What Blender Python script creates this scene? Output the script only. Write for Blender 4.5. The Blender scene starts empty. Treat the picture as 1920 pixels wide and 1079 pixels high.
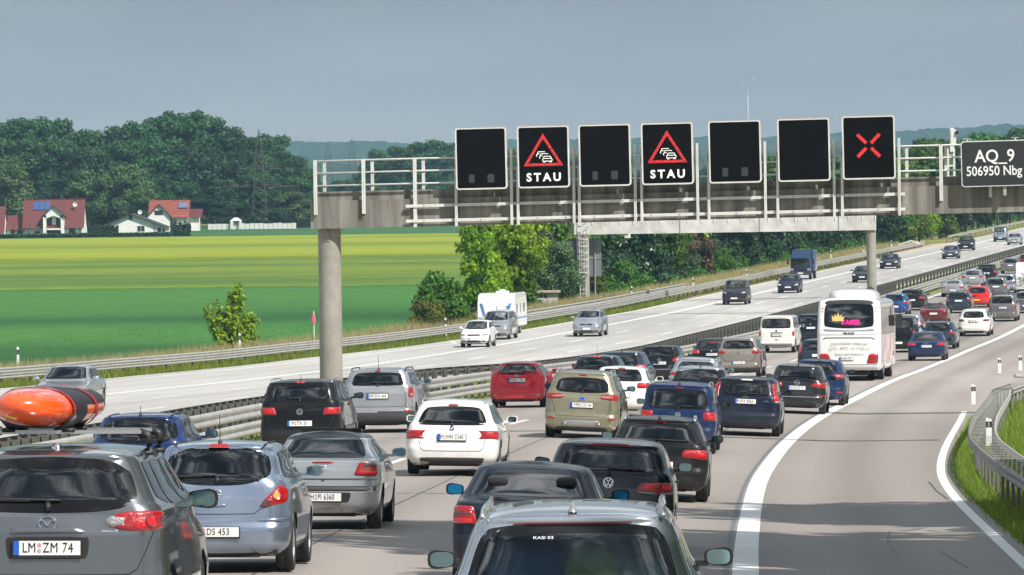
import bpy, bmesh, math, random
import numpy as np
from mathutils import Vector, Matrix, Euler
random.seed(7); rng = np.random.default_rng(11)
SC = bpy.context.scene
COL = SC.collection
PI = math.pi
R_ = math.radians

# ------------------------------------------------------------------ camera, sky, sun, exposure
CAM_H = 9.9
cam = bpy.data.cameras.new('camera'); cam.lens = 200; cam.sensor_width = 36
cam.clip_start = 1; cam.clip_end = 30000
camo = bpy.data.objects.new('camera', cam); COL.objects.link(camo)
camo.location = (0, 0, CAM_H)
PITCH = math.atan(217 / 10667.0); ROLL = 0.013
camo.rotation_euler = (Matrix.Rotation(PI/2 - PITCH, 3, 'X') @ Matrix.Rotation(-ROLL, 3, 'Z')).to_euler()
SC.camera = camo

SUN_DIR = Vector((-0.60, 0.66, -1.0)).normalized()      # the way the light travels
sun_el = math.asin(-SUN_DIR.z)
sun_az = math.atan2(-SUN_DIR.x, -SUN_DIR.y)             # clockwise from +Y
W = bpy.data.worlds.new('World'); SC.world = W; W.use_nodes = True
nt = W.node_tree; nt.nodes.clear()
def N(t, **k):
    n = nt.nodes.new(t)
    for a, b in k.items(): setattr(n, a, b)
    return n
out = N('ShaderNodeOutputWorld'); mixs = N('ShaderNodeMixShader')
sky = N('ShaderNodeTexSky', sky_type='NISHITA'); sky.sun_disc = False
sky.sun_elevation = sun_el; sky.sun_rotation = sun_az; sky.air_density = 1.5; sky.dust_density = 3
bg1 = N('ShaderNodeBackground'); bg1.inputs[1].default_value = 0.10
bg2 = N('ShaderNodeBackground'); bg2.inputs[1].default_value = 1.0
tc = N('ShaderNodeTexCoord'); mp = N('ShaderNodeMapping'); mp.inputs['Scale'].default_value = (1.2, 1.2, 4.0)
n1 = N('ShaderNodeTexNoise'); n1.inputs['Scale'].default_value = 5.5; n1.inputs['Detail'].default_value = 7; n1.inputs['Roughness'].default_value = .58
cr = N('ShaderNodeValToRGB'); e = cr.color_ramp.elements
e[0].position = .40; e[0].color = (.07, .10, .14, 1); e[1].position = .62; e[1].color = (1.25, 1.27, 1.3, 1)
m = e.new(.51); m.color = (.20, .26, .32, 1)
mp2 = N('ShaderNodeMapping'); mp2.inputs['Scale'].default_value = (9, 9, 46)
n2 = N('ShaderNodeTexNoise'); n2.inputs['Scale'].default_value = 1.6; n2.inputs['Detail'].default_value = 5
# cloud bank low in the north that the photograph looks at
sep = N('ShaderNodeSeparateXYZ')
rh = N('ShaderNodeMapRange'); rh.inputs[1].default_value = 0.0; rh.inputs[2].default_value = 0.045; rh.inputs[3].default_value = 0; rh.inputs[4].default_value = 1
crh = N('ShaderNodeValToRGB'); h = crh.color_ramp.elements
h[0].position = 0; h[0].color = (.475, .495, .50, 1); h[1].position = 1; h[1].color = (.22, .26, .28, 1)
addm = N('ShaderNodeMath', operation='MULTIPLY_ADD'); addm.inputs[1].default_value = 1.0
fz = N('ShaderNodeMapRange'); fz.inputs[1].default_value = .05; fz.inputs[2].default_value = .30; fz.inputs[3].default_value = 0; fz.inputs[4].default_value = 1
mixc = N('ShaderNodeMixRGB')
L = nt.links.new
L(tc.outputs['Generated'], mp.inputs[0]); L(mp.outputs[0], n1.inputs['Vector']); L(n1.outputs['Fac'], cr.inputs[0])
L(tc.outputs['Generated'], mp2.inputs[0]); L(mp2.outputs[0], n2.inputs['Vector'])
L(tc.outputs['Generated'], sep.inputs[0]); L(sep.outputs['Z'], rh.inputs[0])
L(n2.outputs['Fac'], addm.inputs[0]); sub = N('ShaderNodeMath', operation='SUBTRACT'); L(rh.outputs[0], sub.inputs[0]); sub.inputs[1].default_value = .50
L(sub.outputs[0], addm.inputs[2]); L(addm.outputs[0], crh.inputs[0])
L(sep.outputs['Z'], fz.inputs[0]); L(fz.outputs[0], mixc.inputs[0]); L(crh.outputs[0], mixc.inputs[1]); L(cr.outputs[0], mixc.inputs[2])
L(mixc.outputs[0], bg2.inputs[0]); L(sky.outputs[0], bg1.inputs[0])
mixs.inputs[0].default_value = .94
L(bg1.outputs[0], mixs.inputs[1]); L(bg2.outputs[0], mixs.inputs[2]); L(mixs.outputs[0], out.inputs[0])
sl = bpy.data.lights.new('sun', 'SUN'); sl.energy = 5.0; sl.angle = R_(.53); sl.color = (1, .955, .89)
so = bpy.data.objects.new('sun', sl); COL.objects.link(so); so.location = (30, -40, 80)
so.rotation_euler = SUN_DIR.to_track_quat('-Z', 'Y').to_euler()
vs = SC.view_settings; vs.view_transform = 'Standard'; vs.look = 'None'; vs.exposure = 0.30; vs.gamma = 1; vs.use_curve_mapping = False
SC.cycles.max_bounces = 7; SC.cycles.diffuse_bounces = 2; SC.cycles.glossy_bounces = 3
SC.cycles.transparent_max_bounces = 24; SC.cycles.transmission_bounces = 4; SC.cycles.volume_bounces = 0
SC.cycles.use_denoising = True

# ------------------------------------------------------------------ helpers
def link(o): COL.objects.link(o); return o
class MB:
    def __init__(s): s.v = []; s.f = []; s.m = []
    def add(s, vs, fs, mi=0):
        b = len(s.v); s.v += [tuple(v) for v in vs]
        for f in fs: s.f.append(tuple(i + b for i in f)); s.m.append(mi)
    def box(s, x0, x1, y0, y1, z0, z1, mi=0, M=None):
        vs = [(x, y, z) for z in (z0, z1) for y in (y0, y1) for x in (x0, x1)]
        if M is not None: vs = [tuple(M @ Vector(v)) for v in vs]
        s.add(vs, [(0, 2, 3, 1), (4, 5, 7, 6), (0, 1, 5, 4), (2, 6, 7, 3), (0, 4, 6, 2), (1, 3, 7, 5)], mi)
    def tube(s, pts, r, n=8, mi=0, cap=True, r2=None):
        pts = [Vector(p) for p in pts]; rings = []
        up = Vector((0, 0, 1)); k = len(pts)
        for i, p in enumerate(pts):
            d = (pts[min(i+1, k-1)] - pts[max(i-1, 0)]).normalized()
            a = d.cross(up if abs(d.z) < .95 else Vector((1, 0, 0))).normalized(); b = d.cross(a)
            rr = r if r2 is None else r + (r2 - r) * i / (k - 1)
            rings.append([p + a*math.cos(2*PI*j/n)*rr + b*math.sin(2*PI*j/n)*rr for j in range(n)])
        vs = [v for q in rings for v in q]; fs = []
        for i in range(k-1):
            for j in range(n):
                fs.append((i*n+j, i*n+(j+1) % n, (i+1)*n+(j+1) % n, (i+1)*n+j))
        if cap: fs.append(tuple(range(n))); fs.append(tuple((k-1)*n + j for j in reversed(range(n))))
        s.add(vs, fs, mi)
    def lathe(s, prof, n=24, axis='z', mi=0, c=(0, 0, 0)):
        vs = []
        for (r, h) in prof:
            for j in range(n):
                a = 2*PI*j/n; p, q = r*math.cos(a), r*math.sin(a)
                v = {'z': (p, q, h), 'x': (h, p, q), 'y': (p, h, q)}[axis]
                vs.append((v[0]+c[0], v[1]+c[1], v[2]+c[2]))
        fs = [(i*n+j, i*n+(j+1) % n, (i+1)*n+(j+1) % n, (i+1)*n+j) for i in range(len(prof)-1) for j in range(n)]
        s.add(vs, fs, mi)
    def prism(s, poly, y0, y1, mi=0):      # poly in x,z ; depth along y
        n = len(poly); vs = [(x, y0, z) for x, z in poly] + [(x, y1, z) for x, z in poly]
        fs = [tuple(range(n)), tuple(reversed(range(n, 2*n)))] + [(i, i+n, (i+1) % n + n, (i+1) % n) for i in range(n)]
        s.add(vs, fs, mi)
    def mesh(s, name, mats, smooth=False, angle=None):
        me = bpy.data.meshes.new(name); me.from_pydata(s.v, [], s.f)
        for mt in (mats if isinstance(mats, (list, tuple)) else [mats]): me.materials.append(mt)
        if any(s.m): me.polygons.foreach_set('material_index', s.m)
        bm = bmesh.new(); bm.from_mesh(me); bmesh.ops.recalc_face_normals(bm, faces=bm.faces); bm.to_mesh(me); bm.free()
        if smooth:
            me.polygons.foreach_set('use_smooth', [True]*len(me.polygons))
            if angle: me.set_sharp_from_angle(angle=R_(angle))
        me.update(); return me
    def obj(s, name, mats, parent=None, smooth=False, angle=None, loc=None, rot=None):
        o = bpy.data.objects.new(name, s.mesh(name, mats, smooth, angle)); link(o)
        if parent is not None: o.parent = parent
        if loc is not None: o.location = loc
        if rot is not None: o.rotation_euler = rot
        return o
def put(name, me, parent=None, loc=None, rot=None, scale=None):
    o = bpy.data.objects.new(name, me); link(o)
    if parent is not None: o.parent = parent
    if loc is not None: o.location = loc
    if rot is not None: o.rotation_euler = rot
    if scale is not None: o.scale = scale
    return o
def thing(name, label, cat, loc=(0, 0, 0), rot=(0, 0, 0), group=None):
    o = bpy.data.objects.new(name, None); link(o); o.location = loc; o.rotation_euler = rot
    tag(o, label, cat, group); return o
def tag(o, label, cat, group=None):
    o['label'] = label; o['category'] = cat
    if group: o['group'] = group
    return o
def setting(o, label=None, kind='structure'):
    o['kind'] = kind
    if label: o['label'] = label
    return o

# ------------------------------------------------------------------ materials
MATS = {}
def pm(name, col=(.5, .5, .5), rough=.6, metal=0., coat=0., noise=None, bump=None, emit=None, estr=0., spec=None, trans=None):
    """principled; noise=(scale, amount, coords) varies the colour; bump=(scale, strength)"""
    if name in MATS: return MATS[name]
    mt = bpy.data.materials.new(name); mt.use_nodes = True; t = mt.node_tree; b = t.nodes['Principled BSDF']
    b.inputs['Base Color'].default_value = (*col, 1); b.inputs['Roughness'].default_value = rough; b.inputs['Metallic'].default_value = metal
    if coat: b.inputs['Coat Weight'].default_value = coat; b.inputs['Coat Roughness'].default_value = .04
    if spec is not None: b.inputs['Specular IOR Level'].default_value = spec
    if emit: b.inputs['Emission Color'].default_value = (*emit, 1); b.inputs['Emission Strength'].default_value = estr
    if noise:
        c = t.nodes.new('ShaderNodeTexCoord'); nz = t.nodes.new('ShaderNodeTexNoise'); nz.inputs['Scale'].default_value = noise[0]; nz.inputs['Detail'].default_value = 6
        nz.inputs['Roughness'].default_value = .6
        mr = t.nodes.new('ShaderNodeMapRange'); mr.inputs[1].default_value = .3; mr.inputs[2].default_value = .7; mr.inputs[3].default_value = 1-noise[1]; mr.inputs[4].default_value = 1+noise[1]
        mx = t.nodes.new('ShaderNodeVectorMath'); mx.operation = 'SCALE'; mx.inputs[0].default_value = col
        src = c.outputs['Object']
        if len(noise) > 2:
            mpp = t.nodes.new('ShaderNodeMapping'); mpp.inputs['Scale'].default_value = noise[2]; t.links.new(src, mpp.inputs[0]); src = mpp.outputs[0]
        t.links.new(src, nz.inputs['Vector']); t.links.new(nz.outputs['Fac'], mr.inputs[0]); t.links.new(mr.outputs[0], mx.inputs['Scale']); t.links.new(mx.outputs[0], b.inputs['Base Color'])
    if bump:
        c = t.nodes.new('ShaderNodeTexCoord'); nz = t.nodes.new('ShaderNodeTexNoise'); nz.inputs['Scale'].default_value = bump[0]; nz.inputs['Detail'].default_value = 5
        bp = t.nodes.new('ShaderNodeBump'); bp.inputs['Strength'].default_value = bump[1]; bp.inputs['Distance'].default_value = .02
        t.links.new(c.outputs['Object'], nz.inputs['Vector']); t.links.new(nz.outputs['Fac'], bp.inputs['Height']); t.links.new(bp.outputs[0], b.inputs['Normal'])
    MATS[name] = mt; return mt
def paint(name, col, metal=.0, rough=.35):
    if name in MATS: return MATS[name]
    mt = pm(name, col, rough, metal, coat=1.0 if max(col) > .1 else .6); t = mt.node_tree; b = t.nodes['Principled BSDF']
    # road dirt low on the panels, and plain trim on the inner side of the shell
    c = t.nodes.new('ShaderNodeTexCoord'); nz = t.nodes.new('ShaderNodeTexNoise'); nz.inputs['Scale'].default_value = 3.5; nz.inputs['Detail'].default_value = 6
    sp = t.nodes.new('ShaderNodeSeparateXYZ'); mr = t.nodes.new('ShaderNodeMapRange')
    mr.inputs[1].default_value = .75; mr.inputs[2].default_value = .15; mr.inputs[3].default_value = 0; mr.inputs[4].default_value = .75 if max(col) > .1 else .35
    b.inputs['Specular IOR Level'].default_value = .5 if metal else .15
    mu = t.nodes.new('ShaderNodeMath'); mu.operation = 'MULTIPLY'
    mx = t.nodes.new('ShaderNodeMixRGB'); mx.inputs[1].default_value = (*col, 1); mx.inputs[2].default_value = (.17, .15, .125, 1)
    gm = t.nodes.new('ShaderNodeNewGeometry'); mb = t.nodes.new('ShaderNodeMixRGB'); mb.inputs[2].default_value = (.06, .06, .065, 1)
    lk = t.links.new
    lk(c.outputs['Object'], nz.inputs['Vector']); lk(c.outputs['Object'], sp.inputs[0]); lk(sp.outputs['Z'], mr.inputs[0])
    lk(mr.outputs[0], mu.inputs[0]); lk(nz.outputs['Fac'], mu.inputs[1]); lk(mu.outputs[0], mx.inputs[0]); lk(mx.outputs[0], mb.inputs[1])
    lk(gm.outputs['Backfacing'], mb.inputs[0]); lk(mb.outputs[0], b.inputs['Base Color'])
    ca = t.nodes.new('ShaderNodeMath'); ca.operation = 'SUBTRACT'; ca.inputs[0].default_value = 1.0 if max(col) > .1 else .55; lk(mu.outputs[0], ca.inputs[1]); lk(ca.outputs[0], b.inputs['Coat Weight'])
    return mt
def glassm(name, tint, refl=1.0):
    if name in MATS: return MATS[name]
    mt = bpy.data.materials.new(name); mt.use_nodes = True; t = mt.node_tree; t.nodes.clear()
    o = t.nodes.new('ShaderNodeOutputMaterial'); tr = t.nodes.new('ShaderNodeBsdfTransparent'); gl = t.nodes.new('ShaderNodeBsdfGlossy')
    tr.inputs[0].default_value = (*tint, 1); gl.inputs['Roughness'].default_value = .02; gl.inputs['Color'].default_value = (refl, refl, refl, 1)
    fr = t.nodes.new('ShaderNodeFresnel'); fr.inputs[0].default_value = 2.0
    mx = t.nodes.new('ShaderNodeMixShader'); t.links.new(fr.outputs[0], mx.inputs[0]); t.links.new(tr.outputs[0], mx.inputs[1]); t.links.new(gl.outputs[0], mx.inputs[2])
    t.links.new(mx.outputs[0], o.inputs[0]); MATS[name] = mt; return mt
M_tyre = pm('tyre_rubber', (.022, .022, .022), .85, noise=(6, .3))
M_rim = pm('alloy', (.55, .56, .58), .3, .9)
M_trim = pm('black_trim', (.018, .018, .02), .5)
M_frit = pm('window_edge_black', (.008, .008, .009), .12)
M_under = pm('underbody', (.02, .02, .02), .9)
M_dark = pm('bumper_plastic', (.035, .035, .037), .6, noise=(9, .3))
M_seat = pm('seat_fabric', (.035, .035, .04), .9)
M_seatg = pm('seat_fabric_grey', (.12, .12, .125), .9)
M_red = pm('red_lens', (.36, .004, .008), .12, coat=1, bump=(55, .5))
M_redlit = pm('red_lens_lit', (.50, .006, .010), .12, coat=1, bump=(55, .5), emit=(1, .03, .02), estr=.10)
M_clear = pm('clear_lens', (.36, .34, .34), .1, .3, coat=1, bump=(45, .9))
M_smoke = pm('smoked_lens', (.12, .03, .035), .12, coat=1)
M_amber = pm('amber_lens', (.75, .28, .04), .15, coat=1, bump=(50, .5))
M_chrome = pm('chrome', (.75, .76, .78), .12, 1.)
M_plate = pm('plate_white', (.80, .80, .78), .35)
M_platey = pm('plate_yellow', (.85, .55, .03), .35)
M_eu = pm('plate_blue', (.02, .10, .50), .35)
M_ink = pm('plate_ink', (.01, .01, .012), .5)
M_white = pm('white_print', (.8, .8, .8), .5)
M_mirror = pm('mirror_silver', (.22, .34, .37), .04, 1.)
M_mirrorb = pm('mirror_blue_tint', (.02, .30, .62), .05, 1.)
M_exh = pm('exhaust_steel', (.35, .33, .31), .3, 1.)
G_std = glassm('glass', (.50, .57, .56)); G_dark = glassm('privacy_glass', (.05, .055, .06)); G_clear = glassm('glass_clear', (.66, .72, .71))
G_mid = glassm('glass_tinted', (.20, .23, .24))

# ------------------------------------------------------------------ ground profile and the road's course
HP = np.array([(0, 2.9), (38, 3.735), (44, 3.80), (65, 4.55), (78, 4.9), (101, 5.54), (106, 5.66), (120, 6.0), (134, 6.28), (178, 7.32), (213, 8.1), (250, 8.9), (290, 9.55), (330, 9.85), (380, 9.9), (9000, 9.9)])
def pchip(xk, yk, x):
    xk = np.asarray(xk, float); yk = np.asarray(yk, float); x = np.asarray(x, float)
    hh = np.diff(xk); d = np.diff(yk)/hh; m = np.zeros_like(yk)
    for i in range(1, len(xk)-1):
        if d[i-1]*d[i] > 0:
            w1 = 2*hh[i]+hh[i-1]; w2 = hh[i]+2*hh[i-1]; m[i] = (w1+w2)/(w1/d[i-1]+w2/d[i])
    m[0] = d[0]; m[-1] = d[-1]
    i = np.clip(np.searchsorted(xk, x)-1, 0, len(hh)-1); t = np.clip((x-xk[i])/hh[i], 0, 1)
    return (2*t**3-3*t**2+1)*yk[i]+(t**3-2*t**2+t)*hh[i]*m[i]+(-2*t**3+3*t**2)*yk[i+1]+(t**3-t**2)*hh[i]*m[i+1]
def Hd(Y): return pchip(HP[:, 0], HP[:, 1], Y)
def zr(Y): return CAM_H - Hd(Y)
EP = np.array([(-40, .2), (0, .8), (20, 1.2), (44, 1.85), (60, 2.44), (69.5, 2.81), (83, 3.4), (111, 4.8), (138, 6.65), (183, 10.45), (232, 16.0), (290, 22.9), (340, 30.0), (400, 38.7), (700, 82.2), (9000, 1285)])
def sm(a, b, x):
    t = np.clip((np.asarray(x, float)-a)/(b-a), 0, 1); return t*t*(3-2*t)
def xe(Y): return pchip(EP[:, 0], EP[:, 1], Y)
SH = np.array([(-50, -1.5), (150, -1.6), (250, -2.2), (310, -1.9), (400, 0), (9000, 0)])
def sh(Y): return np.interp(Y, SH[:, 0], SH[:, 1])
LE = np.array([(-50, -36.4), (260, -36.4), (300, -34.9), (345, -32), (400, -30.3), (9000, -30.3)])
def left_edge(Y): return np.interp(Y, LE[:, 0], LE[:, 1])
def heading(Y): return math.atan((xe(Y+1)-xe(Y-1))/2)
def slope(Y): return math.atan((zr(Y+1)-zr(Y-1))/2)
def camb(off, Y):
    """the carriageway's fall towards its right-hand side, strongest on the bend"""
    g = sm(38, 60, Y)*(1-sm(185, 235, Y)); return -.05*np.clip(np.asarray(off, float)+5.6, 0, 6.6)*g
def zs(Y, off): return zr(Y)+camb(off, Y)
def P2W(px, py, z=0.0):
    z0 = z
    for _ in range(4):
        X, Y = P2W0(px, py, z); z = z0+float(camb(X-xe(Y), Y))
    return X, Y
def P2W0(px, py, z=0.0):
    """where the sight line of a photograph pixel (1920 wide) meets the road surface raised by z"""
    dx, dy = px-960, py-540; X = dx-ROLL*dy; V = dy+ROLL*dx+217
    Ys = np.linspace(20, 3000, 30000); f = 10667*(Hd(Ys)-z)/Ys-V; i = np.argmax(f <= 0); Y = float(Ys[i]); return X*Y/10667, Y
def gz(X, Y):
    """terrain height"""
    X = np.asarray(X, float); Y = np.asarray(Y, float)
    o = X - xe(Y); base = zs(Y, o); le = left_edge(Y)
    z = base*(1-sm(0, 1, (le-5.2-o)/4.0))                       # embankment down to the plain
    z = z + np.where((o < le-.1), -.06, 0)
    ro = 3.5 + 1.2*sm(90, 170, Y) + 40*sm(185, 215, Y)
    z = z + 1.7*sm(.3, 5.0, o-ro-.9) - .05*(o > ro)
    return z
# ------------------------------------------------------------------ cars
def poly_in(px, pz, poly):
    poly = np.asarray(poly); x, y = poly[:, 0], poly[:, 1]; j = len(poly)-1; c = np.zeros(px.shape, bool)
    for i in range(len(poly)):
        cond = ((y[i] > pz) != (y[j] > pz)); den = (y[j]-y[i]) if y[j] != y[i] else 1e-9
        c ^= cond & (px < (x[j]-x[i])*(pz-y[i])/den+x[i]); j = i
    return c
pm('seal_red', (.6, .25, .25), .5); pm('seal_grey', (.35, .36, .4), .5)
class Shell:
    """a closed car shell stacked from plan outlines; tables give half width, tail and nose position per height"""
    def __init__(s, rows, L, rc=.22, crown=.05, wheels=None, ra=.36, wr=.31, dens=1., taper=.035, roof_rc=.3, fcrown=.10, frc=.32):
        rows = np.array(rows, float); s.rows = rows; s.L = L; s.rc = rc; s.crown = crown; s.ra = ra; s.wr = wr; s.taper = taper; s.roof_rc = roof_rc; s.fcrown = fcrown; s.frc = frc
        s.wheels = wheels; s.z0 = rows[0, 0]; s.z1 = rows[-1, 0]
        s.nr = max(6, int(16*dens)); s.nc = max(4, int(8*dens))
        base = np.linspace(0, 1, max(14, int(46*dens)))
        if wheels:
            ex = [base]
            for yw in wheels: ex.append((yw-.2 + np.linspace(-ra*1.08, ra*1.08, max(9, int(21*dens))))/(L-.4))
            base = np.unique(np.round(np.clip(np.concatenate(ex), 0, 1), 4))
            keep = [base[0]]
            for b in base[1:]:
                if b-keep[-1] > .006 or b == 1: keep.append(b)
            base = np.array(keep)
        s.fr = base
    def par(s, z):
        r = s.rows; return [pchip(r[:, 0], r[:, k], z) for k in (1, 2, 3)]
    def contour(s, z):
        """half outline for every z: (n, M, 2)"""
        z = np.atleast_1d(np.asarray(z, float)); w, yr, yf = s.par(z); n = len(z)
        Lz = np.maximum(yf-yr, .05); top = np.clip((z-(s.z1-.10))/.10, 0, 1)
        rc = s.rc+(s.roof_rc-s.rc)*top; rcx = np.minimum(rc, .75*w); rcy = np.minimum(rc*1.05, .4*Lz)
        fx = np.minimum(s.frc, .75*w); fy = np.minimum(s.frc*1.1, .4*Lz)
        cr_ = s.crown; ym = (yr+yf)/2
        def wid(y): return w*(1-s.taper*np.abs((y-ym)/(Lz/2))**2.5)
        wr_ = wid(yr+rcy); wf = wid(yf-fy)
        t = np.linspace(0, 1, s.nr)[:, None]; X = []; Y = []
        x = t*(wr_-rcx); X.append(x); Y.append(yr+cr_*(x/np.maximum(w, .1))**2)
        ph = np.linspace(0, PI/2, s.nc+1)[1:, None]; yb = yr+cr_*((wr_-rcx)/np.maximum(w, .1))**2
        X.append(wr_-rcx+rcx*np.sin(ph)); Y.append(yb+rcy*(1-np.cos(ph)))
        y0 = yb+rcy; yfb = yf-s.fcrown*((wf-fx)/np.maximum(w, .1))**2; y1 = yfb-fy
        f = s.fr[1:][:, None]; y = y0+(y1-y0)*f; xx = wid(y); xx = xx+(wr_-wid(y0))*(1-f)+(wf-wid(y1))*f
        X.append(xx); Y.append(y)
        X.append(wf-fx+fx*np.cos(ph)); Y.append(y1+fy*np.sin(ph))
        t2 = np.linspace(1, 0, s.nr)[1:, None]; x = t2*(wf-fx); X.append(x); Y.append(yf-s.fcrown*(x/np.maximum(w, .1))**2)
        C = np.stack([np.concatenate(X).T, np.concatenate(Y).T], -1)
        return C
    def S(s, mode, a, z):
        """surface points; a = arc from the tail centre ('rear'), from the nose centre ('front') or position along the side ('side')"""
        a = np.atleast_1d(np.asarray(a, float)); z = np.clip(np.atleast_1d(np.asarray(z, float)), s.z0, s.z1); C = s.contour(z); out = np.zeros((len(z), 3))
        for i in range(len(z)):
            c = C[i]; aa = abs(a[i]); sg = 1 if a[i] >= 0 else -1
            if mode == 'side': x, y = np.interp(aa, c[s.nr:-s.nr, 1], c[s.nr:-s.nr, 0]), aa
            else:
                if mode == 'front': c = c[::-1]
                q = np.concatenate([[0], np.cumsum(np.hypot(*np.diff(c, axis=0).T))]); x = np.interp(aa, q, c[:, 0]); y = np.interp(aa, q, c[:, 1])
            out[i] = (x*sg, y, z[i])
        return out
    def SN(s, mode, a, z):
        p = s.S(mode, a, z); e = .012
        sg = np.where(np.asarray(a) >= 0, 1, -1)
        da = s.S(mode, np.abs(a)+e, z)-s.S(mode, np.maximum(np.abs(a)-e, 0), z)
        da[:, 0] = np.where(sg < 0, -1, 1)*np.abs(da[:, 0]) if mode != 'side' else da[:, 0]
        dz = s.S(mode, a, np.asarray(z)+e)-s.S(mode, a, np.asarray(z)-e)
        n = np.cross(da, dz); n /= np.maximum(np.linalg.norm(n, axis=1), 1e-9)[:, None]
        cx = np.stack([p[:, 0], p[:, 1]-s.L/2, np.zeros(len(p))], 1)
        ref = cx/np.array([s.rows[:, 1].max(), s.L/2, 1])
        flip = (n*ref).sum(1) < 0; n[flip] *= -1
        return p, n
    def side_x(s, y, z): return s.S('side', y, z)[:, 0]

def qmap(q, u, v):
    """q: corners BL BR TR TL in (a,z), bulges b,t,l,r, rounding rd"""
    (a0, z0), (a1, z1), (a2, z2), (a3, z3) = q['c']; b = q.get('b', 0); t = q.get('t', 0); l = q.get('l', 0); r = q.get('r', 0); rd = q.get('rd', .10)
    uu = u*(1-rd*np.abs(v)**5*np.abs(u)**2); vv = v*(1-rd*np.abs(u)**5*np.abs(v)**2)
    s0, s1 = (1-uu)/2, (1+uu)/2; t0, t1 = (1-vv)/2, (1+vv)/2
    a = s0*t0*a0+s1*t0*a1+s1*t1*a2+s0*t1*a3+l*(1-vv**2)*s0+r*(1-vv**2)*s1
    z = s0*t0*z0+s1*t0*z1+s1*t1*z2+s0*t1*z3+b*(1-uu**2)*t0+t*(1-uu**2)*t1
    return a, z
def patch(sh_, mode, q, off=.004, bulge=0., nu=9, nv=7, frit=0., mats=None, sink=.0, sub=None):
    """mesh of a shaped piece lying on the shell"""
    if frit:
        (a0, z0), (a1, _), (a2, z2), (a3, _) = q['c']; fu = frit/max(.1, abs(a1-a0)/2); fv = frit/max(.06, abs(z2-z0)/2)
        us = np.unique(np.concatenate([[-1, 1], np.linspace(-1+fu, 1-fu, nu-2)])); vs_ = np.unique(np.concatenate([[-1, 1], np.linspace(-1+fv, 1-fv, nv-2)]))
    else: us = np.linspace(-1, 1, nu); vs_ = np.linspace(-1, 1, nv)
    U, V = np.meshgrid(us, vs_); u, v = U.ravel(), V.ravel()
    if sub: u2 = sub[0]+(u+1)/2*(sub[1]-sub[0]); v2 = sub[2]+(v+1)/2*(sub[3]-sub[2])
    else: u2, v2 = u, v
    a, z = qmap(q, u2, v2); p, n = sh_.SN(mode, a, z)
    edge = np.maximum(np.abs(u), np.abs(v)); d = off+bulge*(1-edge**4); d = np.where(edge > .999, -sink, d) if sink else d
    p = p+n*d[:, None]; mb = MB(); nU, nV = len(us), len(vs_)
    fs = []; ms = []
    for j in range(nV-1):
        for i in range(nU-1):
            fs.append((j*nU+i, j*nU+i+1, (j+1)*nU+i+1, (j+1)*nU+i)); ring = i in (0, nU-2) or j in (0, nV-2)
            ms.append(1 if (frit and ring) else 0)
    mb.v = [tuple(x) for x in p]; mb.f = fs; mb.m = ms; mb.nrm = n.mean(0)
    return mb
def pobj(mb, name, mats, parent):
    me = bpy.data.meshes.new(name); me.from_pydata(mb.v, [], mb.f)
    for mt in (mats if isinstance(mats, (list, tuple)) else [mats]): me.materials.append(mt)
    if any(mb.m): me.polygons.foreach_set('material_index', mb.m)
    me.polygons.foreach_set('use_smooth', [True]*len(me.polygons))
    n = Vector(me.polygons[len(me.polygons)//2].normal)
    if n.dot(Vector(mb.nrm)) < 0: me.flip_normals()
    me.update(); return put(name, me, parent)
def mirq(q):
    r = dict(q); c = q['c']; r['c'] = [(-c[1][0], c[1][1]), (-c[0][0], c[0][1]), (-c[3][0], c[3][1]), (-c[2][0], c[2][1])]
    r['l'] = -q.get('r', 0); r['r'] = -q.get('l', 0); return r
def strip(sh_, mode, pts, w=.007, off=.003, n=24, parent=None, name='panel_gap', mat=None, close=False):
    """a thin seam along (a,z) points"""
    pts = np.array(pts, float); d = np.concatenate([[0], np.cumsum(np.hypot(*np.diff(pts, axis=0).T))]); t = np.linspace(0, d[-1], n)
    a = np.interp(t, d, pts[:, 0]); z = np.interp(t, d, pts[:, 1]); p, nn = sh_.SN(mode, a, z)
    tan = np.gradient(p, axis=0); bi = np.cross(tan, nn); bi /= np.maximum(np.linalg.norm(bi, axis=1), 1e-9)[:, None]
    A = p+nn*off+bi*w/2; B = p+nn*off-bi*w/2
    return np.concatenate([A, B]), [(i, i+1, n+i+1, n+i) for i in range(n-1)]

_whl = {}
def wheel_meshes(r, w, style):
    k = (round(r, 3), w, style)
    if k in _whl: return _whl[k]
    ty = MB(); h = w/2; ri = r*.66
    ty.lathe([(ri, -h*.85), (r*.80, -h), (r*.93, -h*.97), (r*.985, -h*.82), (r, -h*.6), (r, -.02), (r*.982, -.012), (r*.982, .012), (r, .02), (r, h*.6), (r*.985, h*.82), (r*.93, h*.97), (r*.80, h), (ri, h*.85)], 30, 'x')
    tm = ty.mesh('tyre', M_tyre, True, 50)
    rm = MB(); rm.lathe([(ri, -h*.8), (ri*.97, -h*.8), (ri*.93, h*.2), (ri*.97, h*.86), (ri, h*.86)], 26, 'x')
    rm.lathe([(0.0, h*.62), (ri*.22, h*.60), (ri*.22, h*.2)], 12, 'x')
    ns = 5 if style else 7
    for i in range(ns):
        a = 2*PI*i/ns; M = Matrix.Rotation(a, 4, 'X')
        for sgn in ((-1, 1) if style else (0,)):
            wd = .022 if style else .035
            M2 = M @ Matrix.Rotation(sgn*.14, 4, 'X'); rm.box(h*.35, h*.72, -wd, wd, ri*.15, ri*.97, 0, M2)
    rm.lathe([(0.0, h*.1), (ri*.9, h*.1)], 20, 'x', 1)
    mm = rm.mesh('rim', [M_rim, M_under], False); _whl[k] = (tm, mm); return _whl[k]
_txt = {}
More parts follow.
